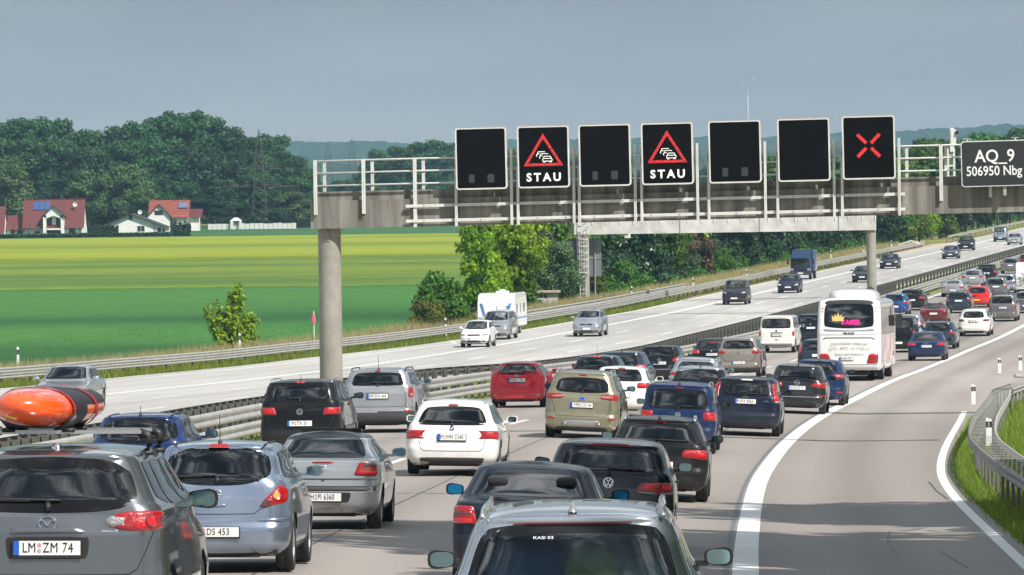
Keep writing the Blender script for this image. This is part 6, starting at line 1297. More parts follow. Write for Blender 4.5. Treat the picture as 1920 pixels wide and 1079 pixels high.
for yw in (3.4, 9.6):
    dy = np.abs(sY-yw); za = np.where(dy < .58, .5+np.sqrt(np.maximum(.58**2-dy**2, 0)), 0); hit = (Z < za) & (np.arange(M) > s.nr+2)[None, :] & (np.arange(M) < M-s.nr-2)[None, :]; Z[hit] = za[hit]; dead |= hit
okf = ~(dead[:-1, :-1] & dead[1:, 1:] & dead[1:, :-1] & dead[:-1, 1:])
q = np.concatenate([np.zeros((nz, 1)), np.cumsum(np.hypot(np.diff(C[:, :, 0], axis=1), np.diff(C[:, :, 1], axis=1)), axis=1)], 1)
RW = dict(c=[(-.98, 2.12), (.98, 2.12), (.95, 2.98), (-.95, 2.98)], b=-.07, t=.03, rd=.05)
cq = (q[:-1, :-1]+q[1:, 1:])/2; cz = np.broadcast_to(((zz[:-1]+zz[1:])/2)[:, None], cq.shape); okf &= ~((cq < .88) & (cz > 2.22) & (cz < 2.90))
cyy = (sY[:-1, :-1]+sY[1:, 1:])/2; sidef = (np.arange(M-1) > s.nr+2)[None, :] & (np.arange(M-1) < M-s.nr-3)[None, :]
okf &= ~(sidef & (cz > 1.85) & (cz < 2.80) & (cyy > 1.1) & (cyy < 11.0))
V = [(a, b_, c_) for a, b_, c_ in np.stack([sX, sY, Z], -1).reshape(-1, 3)]; V2 = [(-a, b_, c_) for a, b_, c_ in V]; nv = len(V); F = []
for j, k in zip(*np.nonzero(okf)):
    a = j*M+k; F += [(a, a+1, a+M+1, a+M), (nv+a+M, nv+a+M+1, nv+a+1, nv+a)]
F.append(tuple((nz-1)*M+i for i in range(M))+tuple(nv+(nz-1)*M+i for i in reversed(range(M))))
me = bpy.data.meshes.new('body'); me.from_pydata(V+V2, [], F); me.materials.append(M_cw); me.polygons.foreach_set('use_smooth', [True]*len(F)); bm = bmesh.new(); bm.from_mesh(me); bmesh.ops.remove_doubles(bm, verts=bm.verts, dist=.0005); bm.to_mesh(me); bm.free(); put('body', me, bus)
pobj(patch(s, 'rear', RW, .008, .004, 15, 10, .09), 'rear_window', [G_coach, M_frit], bus)
pobj(patch(s, 'rear', dict(c=[(-.96, 2.96), (.96, 2.96), (.92, 3.13), (-.92, 3.13)], b=.02, t=.03), .006, 0, 11, 4), 'dark_top_panel', M_grey, bus)
for sg in (1, -1):
    for k in range(6):
        y0 = 1.0+k*1.68; mb = patch(s, 'side', dict(c=[(y0, 1.80), (y0+1.64, 1.80), (y0+1.64, 2.86), (y0, 2.86)], rd=.02), .006, 0, 6, 5, .05)
        if sg < 0: mb.v = [(-x, y, z) for x, y, z in mb.v]; mb.nrm = mb.nrm*np.array([-1, 1, 1])
        pobj(mb, 'side_window', [glassm('coach_side_glass', (.30, .38, .22)), M_frit], bus)
mb = patch(s, 'side', dict(c=[(1.0, .75), (4.6, .75), (6.5, 1.75), (3.6, 1.75)], l=.6, r=.6), .005, 0, 10, 6); pobj(mb, 'side_stripe', M_palep, bus)
mb = patch(s, 'side', dict(c=[(6.2, .75), (8.6, .75), (9.0, 1.75), (7.6, 1.75)], l=.6, r=.6), .005, 0, 10, 6); pobj(mb, 'side_stripe', M_palep, bus)
for sg in (1, -1):
    q_ = dict(c=[(.66, .66), (1.16, .66), (1.18, 1.08), (.78, 1.08)], l=.0, rd=.06); q_ = q_ if sg > 0 else mirq(q_); o = pobj(patch(s, 'rear', q_, .02, .02, 9, 8, 0, sink=.01), 'tail_light', M_red, bus); pobj(patch(s, 'rear', q_, .036, .006, 7, 5, 0, sub=(-.6, .6, -.35, .35) if sg > 0 else (-.6, .6, -.35, .35), sink=-.01), 'lens', M_smoke, o)
    for z_, mt in ((2.80, M_redlit), (2.68, M_amber)): pobj(patch(s, 'rear', dict(c=[(sg*1.03-.03, z_), (sg*1.03+.03, z_), (sg*1.03+.03, z_+.07), (sg*1.03-.03, z_+.07)]), .02, .01, 5, 5, sink=.01), 'marker_light', mt, bus)
for z_, w_ in ((1.80, .012), (.52+.12, .012)):
    v, f = strip(s, 'rear', [(-1.15, z_), (1.15, z_)], .014, .006, 30); m_ = MB(); m_.v = list(map(tuple, v)); m_.f = f; m_.m = [0]*len(f); m_.obj('panel_gap', M_trim, bus)
v, f = strip(s, 'rear', [(-1.0, 1.62), (-.92, 1.68), (.92, 1.68), (1.0, 1.60)], .035, .008, 30); m_ = MB(); m_.v = list(map(tuple, v)); m_.f = f; m_.m = [0]*len(f); m_.obj('handle_bar', M_grey, bus)
pobj(patch(s, 'rear', dict(c=[(-1.0, 1.93), (1.0, 1.93), (1.0, 2.04), (-1.0, 2.04)], b=.0, t=-.06), .005, 0, 11, 4), 'silver_panel', P_silver, bus)
p, n = s.SN('rear', np.array([0.]), np.array([1.86])); put('lettering', text_mesh('MAN', .115, .004, .004, M_trim, sx=1.5, space=1.15), bus, loc=Vector(p[0])+Vector((0, -.012, 0)))
for tx, z_, sz in (('www.kaiser-reisen.de', 1.47, .165), ('0171 . 0575 . 14 17 50 10', 1.27, .15), ('Reisen zum Kaiserpreis', 1.05, .12)):
    put('lettering', text_mesh(tx, sz, 0, .002, M_gtext, sx=1.0), bus, loc=(0.03, -.012, z_))
number_plate(bus, 'PAN : K 797', (-.10, -.022, .87), (0, 0, 0))
p, n = s.SN('rear', np.array([0.]), np.array([2.28])); tl_ = -math.asin(max(-1, min(1, n[0][2]))); put('lettering', text_mesh('KAISER', .25, .012, .004, M_pink, sx=.92), bus, loc=Vector(p[0])+Vector((.08, -.03, .0)), rot=(tl_, 0, 0))
cr_ = MB(); P_ = [(-.30, -.12), (-.34, .16), (-.22, .05), (-.18, .22), (-.08, .10), (-.02, .30), (.05, .10), (.16, .20), (.16, .05), (.30, .12), (.22, -.12)]; cr_.prism([(x*.78, z*.85) for x, z in P_], -.005, .005); cr_.obj('crown_print', M_gold, bus, loc=Vector(p[0])+Vector((-.40, -.005, .15)), rot=(tl_, 0, 0))
pod = MB(); n = 26
for j, (k, z) in enumerate([(1.0, 3.18), (1.0, 3.26), (.97, 3.40), (.88, 3.50), (.70, 3.56), (.35, 3.58)]):
    for i in range(n):
        a = 2*PI*i/n; ca, sa = math.cos(a), math.sin(a); pod.v.append((.98*k*math.copysign(abs(ca)**.6, ca), 4.2+(2.6*k)*math.copysign(abs(sa)**.6, sa), z))
for j in range(5):
    for i in range(n): pod.f.append((j*n+i, j*n+(i+1) % n, (j+1)*n+(i+1) % n, (j+1)*n+i)); pod.m.append(0)
pod.f.append(tuple(5*n+i for i in range(n))); pod.m.append(0); pod.obj('roof_pod', M_cw, bus, True)
tm, rm_ = wheel_meshes(.50, .30, 0)
for yw in (2.3+1.1, 9.6):
    for sg in (-1, 1): w_ = put('wheel', tm, bus, loc=(sg*1.04, yw, .50)); put('rim', rm_, w_, rot=(0, 0, 0 if sg > 0 else PI))
    if yw < 5:
        for sg in (-1, 1): put('wheel', tm, bus, loc=(sg*.70, yw, .50))
ub = MB(); ub.box(-1.12, 1.12, .3, 11.6, .40, .56); ub.box(-.7, .7, .3, 3.0, .22, .42)
for yw in (3.4, 9.6):
    for sg in (-1, 1): ub.box(sg*1.0-.24 if sg > 0 else -1.1, 1.1 if sg > 0 else -.76, yw-.58, yw+.58, 1.05, 1.12)
ub.obj('underbody', M_under, bus)
it = MB(); it.box(-1.15, 1.15, .6, 11.5, 1.25, 1.3); it.obj('cabin_floor', M_under, bus)
for k in range(5):
    for x in (-.78, -.36, .36, .78):
        mb = MB(); mb.box(x-.20, x+.20, .9+k*1.0, 1.05+k*1.0, 1.3, 2.32+.04*((k*7+int(x*10)) % 3)); mb.box(x-.13, x+.13, .9+k, 1.02+k, 2.3, 2.45); mb.obj('seat', M_seat, bus)
mr = MB(); mr.box(1.27, 1.52, 11.6, 11.75, 2.05, 2.50); mr.tube([(1.2, 11.5, 2.95), (1.42, 11.7, 2.85), (1.42, 11.7, 2.5)], .03, 6); mr.obj('side_mirror', M_trim, bus)
mr = MB(); mr.box(-1.52, -1.27, 11.6, 11.75, 2.05, 2.50); mr.tube([(-1.2, 11.5, 2.95), (-1.42, 11.7, 2.85), (-1.42, 11.7, 2.5)], .03, 6); mr.obj('side_mirror', M_trim, bus)
place(bus, Y, X, L=12)

# ------------------------------------------------------------------ blue truck, caravans, bicycles
def rbox(mb, x0, x1, y0, y1, z0, z1, r=.08, mi=0):
    """box with rounded vertical and top edges"""
    P = []
    for cx, cy, s0 in ((x1-r, y1-r, 0), (x0+r, y1-r, PI/2), (x0+r, y0+r, PI), (x1-r, y0+r, 1.5*PI)):
        for i in range(4): A = s0+PI/2*i/3; P.append((cx, cy, math.cos(A), math.sin(A)))
    n = len(P); vs = []
    lv = [(z0, r), (z1-r, r), (z1-r*.4, r*.7), (z1, r*.1)]
    for z, k in lv: vs += [(cx+ca*k, cy+sa*k, z) for cx, cy, ca, sa in P]
    fs = [(j*n+i, j*n+(i+1) % n, (j+1)*n+(i+1) % n, (j+1)*n+i) for j in range(len(lv)-1) for i in range(n)]+[tuple((len(lv)-1)*n+i for i in range(n)), tuple(reversed(range(n)))]
    mb.add(vs, fs, mi)
tr = thing('box_truck', 'dark blue box truck driving on the far carriageway', 'truck'); M_tb = paint('truck_blue', (.008, .028, .085))
m = MB(); rbox(m, -.95, .95, 0, 4.4, .70, 2.58, .05); m.obj('cargo_box', M_tb, tr, True, 40)
m = MB(); rbox(m, -.88, .88, 4.5, 6.1, .42, 1.98, .16); m.obj('cab', M_tb, tr, True, 50)
m = MB(); m.add([(-.78, 5.95, 1.97), (.78, 5.95, 1.97), (.84, 4.6, 2.5), (-.84, 4.6, 2.5), (-.84, 4.5, 1.95), (.84, 4.5, 1.95)], [(0, 1, 2, 3), (0, 3, 4), (1, 5, 2), (2, 5, 4, 3)]); m.obj('roof_deflector', M_tb, tr)
m = MB(); m.box(-.76, .76, 6.10, 6.115, 1.20, 1.84); m.obj('windscreen', G_mid, tr); m = MB(); m.box(-.74, .74, 6.09, 6.10, 1.20, 1.82); m.obj('cab_interior', M_trim, tr)
m = MB(); m.box(-.55, .55, 6.1, 6.12, .80, 1.10); m.obj('grille', M_trim, tr); m = MB(); rbox(m, -.95, .95, 6.0, 6.2, .38, .70, .05); m.obj('bumper', M_dark, tr)
m = MB(); m.box(-.45, .45, 4.55, 4.62, 2.30, 2.48); m.obj('roof_board', M_white, tr)
for sg in (-1, 1):
    m = MB(); m.box(sg*.76-.15, sg*.76+.15, 6.1, 6.13, .78, .98); m.obj('headlight', M_clear, tr); m = MB(); m.box(sg*1.12-.09, sg*1.12+.09, 5.8, 5.9, 1.35, 1.80); m.box(min(sg*.9, sg*1.1), max(sg*.9, sg*1.1), 5.83, 5.87, 1.7, 1.74); m.obj('side_mirror', M_trim, tr)
tm, rm_ = wheel_meshes(.42, .26, 0)
for yw in (1.3, 5.3):
    for sg in (-1, 1): w_ = put('wheel', tm, tr, loc=(sg*.82, yw, .42)); put('rim', rm_, w_, rot=(0, 0, 0 if sg > 0 else PI))
m = MB(); m.box(-.75, .75, .1, 6.0, .45, .78); m.obj('chassis', M_under, tr); number_plate(tr, '', (0, 6.22, .55), (0, 0, PI))
Xt, Yt = LOC(1501, 525); place(tr, Yt, Xt, opp=True, L=6.1)
M_cwh = paint('caravan_white', (.82, .82, .80)); M_cblue = pm('caravan_blue', (.12, .26, .60), .4)
def caravan(label, L=5.6, Wd=2.25, Hh=2.5):
    r = thing('caravan', label, 'caravan', group='white caravans'); h = Wd/2
    P = [(.0, .45), (-.03, 1.0), (.10, 2.1), (.35, 2.42), (.9, Hh), (L-1.0, Hh), (L-.35, 2.40), (L-.05, 1.75), (L, 1.1), (L-.10, .45)]
    m = MB(); n = len(P); ins = .06
    vs = [(-h, y, z) for y, z in P]+[(h, y, z) for y, z in P]; m.add(vs, [tuple(range(n)), tuple(reversed(range(n, 2*n)))]+[(i, (i+1) % n, n+(i+1) % n, n+i) for i in range(n)]); o = m.obj('body', M_cwh, r, False)
    bv = o.modifiers.new('edge', 'BEVEL'); bv.width = .05; bv.segments = 2; bv.limit_method = 'ANGLE'; bv.angle_limit = R_(25)
    for sg in (1, -1):
        for k, (ya, yb) in enumerate(((.9, 1.7), (2.6, 3.0), (4.0, 4.6))):
            m = MB(); m.box(sg*h-.006, sg*h+.012, ya, yb, 1.30, 1.85); m.obj('side_window', G_dark, r)
        m = MB(); m.box(sg*h-.004, sg*h+.006, .1, L-.15, .92, 1.02); m.obj('side_stripe', M_cblue, r)
    tm, rm_ = wheel_meshes(.32, .19, 0)
    for sg in (-1, 1): w_ = put('wheel', tm, r, loc=(sg*(h-.16), L*.42, .32)); put('rim', rm_, w_, rot=(0, 0, 0 if sg > 0 else PI))
    m = MB(); m.box(-h+.3, h-.3, .3, L-.2, .32, .46); m.tube([(-.4, L-.2, .42), (0, L+1.2, .42)], .05, 6); m.tube([(.4, L-.2, .42), (0, L+1.2, .42)], .05, 6); m.obj('chassis', M_under, r); m = MB(); m.box(-.35, .35, 2.2, 3.0, Hh, Hh+.10); m.box(-.15, .15, 2.4, 2.8, Hh+.1, Hh+.2); m.obj('roof_vent', M_gw, r)
    return r, L
r, cL = caravan('white caravan with blue slanted stripes towed on the far carriageway')
for sg in (-1, 1):
    m = MB(); m.add([(sg*.80, cL+.01, 1.9), (sg*1.0, cL-.05, 1.9), (sg*.75, cL+.03, 1.15), (sg*.60, cL+.03, 1.15)], [(0, 1, 2, 3)]); m.obj('front_stripe', M_cblue, r)
m = MB(); m.box(-.75, .75, cL-.16, cL-.12+.10, 1.35, 1.80)
Xc, Yc_ = LOC(928, 644); yy_ = 345.0; far_cv = r; place(r, yy_, LOC(930, 644, 345.)[0], opp=True, L=cL)
r2, cL2 = caravan('white caravan with two bicycles on its back, at the right edge of the queue'); place(r2, 432., 39.4, L=cL2)
def bicycle(label, M_):
    b = thing('bicycle', label, 'bicycle', group='bicycles carried by holidaymakers'); mats = M_trim
    for x in (-.52, .52):
        m = MB(); ring(m, .33, .018, 24, 5, c=(x, 0, .34)); o = m.obj('wheel', M_tyre, b); m = MB()
        for k in range(8): a = PI*k/8; m.tube([(x-.32*math.cos(a), 0, .34-.32*math.sin(a)), (x+.32*math.cos(a), 0, .34+.32*math.sin(a))], .003, 3)
        m.obj('spokes', M_chrome, o)
    m = MB()
    for p_ in ([(-.52, 0, .34), (-.12, 0, .30), (.40, 0, .78), (-.22, 0, .80), (-.52, 0, .34)], [(-.12, 0, .30), (-.25, 0, .92)], [(.52, 0, .34), (.38, 0, .95)]): m.tube(p_, .018, 6)
    m.obj('frame', M_, b, True); m = MB(); m.tube([(.36, -.28, .98), (.36, .28, .98)], .014, 6); m.obj('handlebar', M_trim, b); m = MB(); m.box(-.38, -.14, -.06, .06, .92, .97); m.obj('saddle', M_trim, b); return b
cr2 = Matrix.Translation(r2.location) @ r2.rotation_euler.to_matrix().to_4x4()
crav = r
for k, (lb, mt) in enumerate((('bicycle on the back of the white caravan at the right edge, nearer one', M_trim), ('bicycle on the back of the white caravan at the right edge, inner one', M_grey))):
    b = bicycle(lb, mt); b.matrix_basis = cr2 @ Matrix.Translation((-.35+.5*k, -.22+.12*k, .75)) @ Matrix.Scale(.95, 4)
mcv = Matrix.Translation(far_cv.location) @ far_cv.rotation_euler.to_matrix().to_4x4()
b = bicycle('bicycle on the drawbar of the caravan behind the silver people carrier', M_trim); b.matrix_basis = mcv @ Matrix.Translation((-.55, cL+.55, .75))

# ------------------------------------------------------------------ small roadside things
X, Y = P2W(1027, 580); r = thing('utility_hut', 'small grey concrete utility hut with a flat roof near the gantry ladder', 'hut', (X, Y+1, 0)); m = MB(); m.box(-.95, .75, 0, 1.3, -.2, 1.15); m.obj('wall', M_concl, r); m = MB(); m.box(-1.15, .95, -.25, 1.5, 1.15, 1.28); m.obj('roof', pm('hut_roof', (.42, .35, .26), .8, noise=(3, .2)), r)
for k in range(3): m = MB(); m.box(-.78+k*.25, -.64+k*.25, -.012, .0, .78, 1.05); m.obj('vent', M_trim, r)
m = MB(); m.box(-.02, .0, -.015, 0, -.1, 1.13); m.obj('door_seam', M_trim, r); m = MB(); m.box(-.62, -.48, -.012, 0, .42, .55); m.obj('warning_plate', M_yel, r)
X, Y = P2W(589, 655); r = thing('sign_post', 'thin post with a small red sign seen edge-on, left of the concrete column', 'traffic sign', (X, Y, -.1)); m = MB(); m.tube([(0, 0, 0), (-.0, 0, 2.3)], .035, 8); m.obj('post', M_gw, r); m = MB(); m.lathe([(.0, -.012), (.31, -.012), (.31, .012), (0, .012)], 24, 'x', c=(.0, 0, 1.85)); m.obj('sign', pm('sign_magenta', (.55, .06, .16), .5), r, loc=(0, -.05, 0), rot=(0, 0, R_(-20)))
X, Y = P2W(906, 600); r = thing('marker_mast', 'slim white mast with a pointed cap behind the caravan', 'mast', (X, Y+12, 0)); m = MB(); m.tube([(0, 0, -.2), (0, 0, 3.1)], .05, 8); m.obj('pole', M_gw, r, True); m = MB(); m.lathe([(.09, 2.8), (.09, 3.1), (0, 3.35)], 10); m.obj('cap', M_gw, r)
X, Y = P2W(1716, 468); r = thing('fallen_railing', 'white bent railing end at the lay-by mouth on the left roadside', 'railing', (X, Y, 0)); m = MB(); m.tube([(-2, 0, .5), (-.6, 0, 1.0), (.6, .5, .6)], .08, 6); m.obj('rail', M_gw, r); m = MB(); m.tube([(-1, 0, 0), (-.7, 0, 1.0)], .06, 6); m.obj('post', M_gw, r)
# lay-by apron
ya = np.arange(640, 741, 10.); vs = []
for y in ya: x0_ = float(xe(y))+float(left_edge(y)); ww = 3.2*math.sin((y-640)/100*PI)+.05; vs += [(x0_-ww, y, -.004+0), (x0_+.02, y, -.004)]
me = bpy.data.meshes.new('lay_by'); me.from_pydata([(a, b_, c_+.012) for a, b_, c_ in vs], [], [(2*i, 2*i+1, 2*i+3, 2*i+2) for i in range(len(ya)-1)]); me.materials.append(groundmat('sandy_apron', (.42, .33, .25), (.52, .42, .33), .3)); setting(put('lay_by', me), 'sandy lay-by apron beside the far carriageway')
# ------------------------------------------------------------------ vegetation
def leafmat(name, c1, c2, trans=.35, rough=.55):
    mt = bpy.data.materials.new(name); mt.use_nodes = True; t = mt.node_tree; t.nodes.clear(); o = t.nodes.new('ShaderNodeOutputMaterial'); lk = t.links.new
    at = t.nodes.new('ShaderNodeAttribute'); at.attribute_name = 'tint'; oi = t.nodes.new('ShaderNodeObjectInfo')
    mx = t.nodes.new('ShaderNodeMixRGB'); mx.inputs[1].default_value = (*c1, 1); mx.inputs[2].default_value = (*c2, 1); lk(at.outputs['Fac'], mx.inputs[0])
    hs = t.nodes.new('ShaderNodeHueSaturation'); mr = t.nodes.new('ShaderNodeMapRange'); mr.inputs[3].default_value = .80; mr.inputs[4].default_value = 1.2; lk(oi.outputs['Random'], mr.inputs[0]); lk(mr.outputs[0], hs.inputs['Value']); lk(mx.outputs[0], hs.inputs['Color'])
    mr2 = t.nodes.new('ShaderNodeMapRange'); mr2.inputs[3].default_value = .485; mr2.inputs[4].default_value = .515; lk(oi.outputs['Random'], mr2.inputs[0]); lk(mr2.outputs[0], hs.inputs['Hue'])
    b = t.nodes.new('ShaderNodeBsdfPrincipled'); b.inputs['Roughness'].default_value = rough; b.inputs['Specular IOR Level'].default_value = .3; lk(hs.outputs[0], b.inputs['Base Color'])
    tr = t.nodes.new('ShaderNodeBsdfTranslucent'); lk(hs.outputs[0], tr.inputs[0]); ms = t.nodes.new('ShaderNodeMixShader'); ms.inputs[0].default_value = trans; lk(b.outputs[0], ms.inputs[1]); lk(tr.outputs[0], ms.inputs[2]); lk(ms.outputs[0], o.inputs[0]); return mt
LM = dict(bright=leafmat('leaf_bright', (.08, .20, .008), (.36, .56, .03), .42), mid=leafmat('leaf_mid', (.025, .085, .010), (.12, .24, .03), .35), grey=leafmat('leaf_greygreen', (.05, .10, .04), (.14, .21, .09), .3),
          dark=leafmat('leaf_dark', (.010, .035, .012), (.035, .085, .03), .2), yell=leafmat('leaf_yellowgreen', (.08, .12, .015), (.20, .24, .04), .35), wood=leafmat('leaf_woodland', (.014, .055, .018), (.055, .15, .04), .22), woodl=leafmat('leaf_willow', (.05, .10, .03), (.12, .19, .06), .25), brown=leafmat('leaf_brown', (.08, .06, .03), (.16, .12, .06), .2))
M_bark = pm('bark', (.09, .07, .05), .9, noise=(6, .4)); M_blossom = pm('blossom', (.75, .72, .60), .6)
def leaves(cent, nrm, size, aspect=.6, blossom=0):
    """leaf quads, slightly folded, at given centres"""
    n = len(cent); up = rng.normal(size=(n, 3)); t1 = np.cross(nrm, up); t1 /= np.linalg.norm(t1, axis=1)[:, None]+1e-9; t2 = np.cross(nrm, t1); s = size*rng.uniform(.6, 1.35, n)[:, None]
    a = cent+t1*s; b = cent+t2*s*aspect+nrm*s*.12; c = cent-t1*s; d = cent-t2*s*aspect+nrm*s*.12
    return np.stack([a, b, c, d], 1).reshape(-1, 3)
def crown_mesh(name, H, Wd, base, n, leaf, mat, lumps=26, seed=0, shape='round', flat=1., blossom=None):
    r = np.random.default_rng(seed); cen = []; rad = []
    for i in range(lumps):
        t = r.uniform(0, 1)**.8; z = base+(H-base)*(.10+.82*t)
        prof = {'round': math.sin(PI*min(1, .14+.80*t))**.6, 'cone': (1-t)**.8+.12, 'column': .75 if t < .9 else .4, 'spread': math.sin(PI*min(1, .25+.68*t))**.45, 'open': .95}[shape]
        a = r.uniform(0, 2*PI); d = Wd/2*prof*r.uniform(.25, .82); cen.append((d*math.cos(a), d*math.sin(a)*flat, z)); rad.append(Wd*r.uniform(.12, .22)*(1.1-.35*t))
    cen = np.array(cen); rad = np.array(rad); k = r.choice(lumps, n, p=rad**2/np.sum(rad**2))
    v = r.normal(size=(n, 3)); v /= np.linalg.norm(v, axis=1)[:, None]; v[:, 2] = np.where(v[:, 2] < -.45, -v[:, 2]*.6, v[:, 2])
    rr = rad[k]*(1-.55*r.uniform(0, 1, n)**2.2)*r.uniform(.85, 1.18, n); p = cen[k]+v*rr[:, None]*np.array([1, 1, .85]); p[:, 2] = np.maximum(p[:, 2], base*.5)
    if shape == 'cone' or shape == 'column': pass
    nr = v+r.normal(size=(n, 3))*.55; nr /= np.linalg.norm(nr, axis=1)[:, None]
    V = leaves(p, nr, leaf); F = np.arange(4*n).reshape(n, 4)
    me = bpy.data.meshes.new(name); me.vertices.add(4*n); me.vertices.foreach_set('co', V.ravel()); me.loops.add(4*n); me.loops.foreach_set('vertex_index', F.ravel()); me.polygons.add(n); me.polygons.foreach_set('loop_start', np.arange(0, 4*n, 4)); me.polygons.foreach_set('loop_total', np.full(n, 4))
    lt = r.uniform(0, 1, lumps); tint = np.clip(.25+.5*lt[k]+r.normal(0, .22, n), 0, 1)
    at = me.attributes.new('tint', 'FLOAT', 'POINT'); at.data.foreach_set('value', np.repeat(tint, 4))
    me.materials.append(mat)
    if blossom:
        me.materials.append(M_blossom); mi = (r.uniform(0, 1, n) < blossom).astype(int); mi = np.where(v[:, 2] > -.1, mi, 0); me.polygons.foreach_set('material_index', mi)
    me.update(); me.validate(); return me, cen
def trunk_mesh(H, base, cen, r0):
    m = MB(); m.tube([(0, 0, -.4), (.02*H, 0, base*.6), (-.01*H, .01*H, (base+H)*.5), (0, 0, H*.86)], r0, 8, r2=r0*.22)
    for c_ in cen[::max(1, len(cen)//9)]: m.tube([(0, 0, max(.1, c_[2]*.45)), (c_[0]*.5, c_[1]*.5, c_[2]*.75), tuple(c_)], r0*.38, 5, r2=r0*.08, cap=False)
    return m.mesh('trunk', M_bark, True)
TV = {}
def variant(key, H, Wd, base, n, leaf, mat, **k):
    if key not in TV: cm_, cen = crown_mesh('crown', H, Wd, base, n, leaf, LM[mat], seed=hash_(key), **k); TV[key] = (cm_, trunk_mesh(H, base, cen, H*.022+.03))
    return TV[key]
def hash_(s): return sum(ord(c)*(i+3) for i, c in enumerate(s)) % 9973
def tree(key, x, y, label, sx=1., sz=1., name='tree', group=None, cat='tree', z=None, cm_=None, tm=None):
    c_, t_ = TV[key]; r = thing(name, label, cat, (x, y, (float(gz(x, y))-.1) if z is None else z), (0, 0, rng.uniform(0, 6.28)), group); r.scale = (sx, sx, sz); put('crown', c_, r); put('trunk', t_, r); return r
# variants (unit sizes in metres)
variant('bright', 7, 6.0, .5, 9000, .17, 'bright', lumps=40); variant('bright2', 6.5, 5.2, .3, 8000, .16, 'bright', lumps=34, shape='spread')
variant('greyb', 6, 5, .2, 8000, .13, 'grey', lumps=34, shape='spread'); variant('bush', 3, 4, .0, 5000, .13, 'mid', lumps=26, shape='spread'); variant('bushy', 2.4, 3.4, .0, 4000, .13, 'yell', lumps=22, shape='spread')
variant('mid', 9, 6.5, 0, 9000, .22, 'mid', lumps=38); variant('mid2', 8, 6, 0, 8000, .22, 'mid', lumps=34, shape='spread'); variant('dark', 9, 6.5, 0, 9000, .23, 'dark', lumps=36); variant('dark2', 7, 6, 0, 8000, .22, 'dark', lumps=30, shape='spread')
variant('elder', 5.2, 5.6, .1, 8000, .17, 'dark', lumps=30, blossom=.035); variant('yellow', 8, 6, 0, 8000, .21, 'yell', lumps=32); variant('browny', 4.5, 4.2, .1, 6000, .15, 'brown', lumps=26)
# lone bush: leafy shoots
def lone():
    r = np.random.default_rng(5); P = []; Nn = []; stems = MB()
    tops = [(-.62, .0, 2.6), (-1.15, .2, 2.35), (-.95, -.2, 1.9), (.05, .1, 3.1), (.45, 0, 3.55), (.25, -.2, 3.3), (.6, .1, 2.9), (-.1, -.1, 2.5), (.9, .1, 2.05), (1.2, 0, 1.75), (1.0, -.1, 1.3), (-.8, .1, 1.3), (.3, -.3, 1.8), (-.3, .3, 1.9), (.9, .2, 1.0), (1.3, .1, .75), (-.6, -.2, .8), (.2, .2, 1.2), (-.35, -.1, .9), (.6, -.1, .7)]
    for tx in tops:
        T = np.array(tx); B = np.array([T[0]*.12, T[1]*.2, 0]); mid_ = B*.5+T*.5+np.array([T[0]*.12, 0, .1]); stems.tube([tuple(B), tuple(mid_), tuple(T)], .03, 5, r2=.008)
        for _ in range(170):
            t = r.uniform(.35, 1.05); q_ = (1-t)**2*B+2*t*(1-t)*mid_+t*t*T; a = r.normal(size=3); a /= np.linalg.norm(a); P.append(q_+a*r.uniform(.04, .33)); a[2] = a[2]*.5+.35; Nn.append(a/np.linalg.norm(a))
    P = np.array(P); Nn = np.array(Nn); n = len(P); P[:, 0] *= 1.15; V = leaves(P, Nn, .14, .45); me = bpy.data.meshes.new('foliage'); me.from_pydata([tuple(v) for v in V], [], [(4*i, 4*i+1, 4*i+2, 4*i+3) for i in range(n)]); at = me.attributes.new('tint', 'FLOAT', 'POINT'); at.data.foreach_set('value', np.repeat(r.uniform(.2, 1, n), 4)); me.materials.append(LM['bright'])
    return me, stems.mesh('stem', M_bark, True)
X, Y = P2W(432, 656); lb_ = thing('lone_bush', 'lone bright green bush at the edge of the crop field behind the left guardrail', 'bush', (X, Y, 0)); a_, b_ = lone(); put('foliage', a_, lb_); put('stem', b_, lb_)
def PT(px, py): X, Y = P2W(px, py); return X, Y
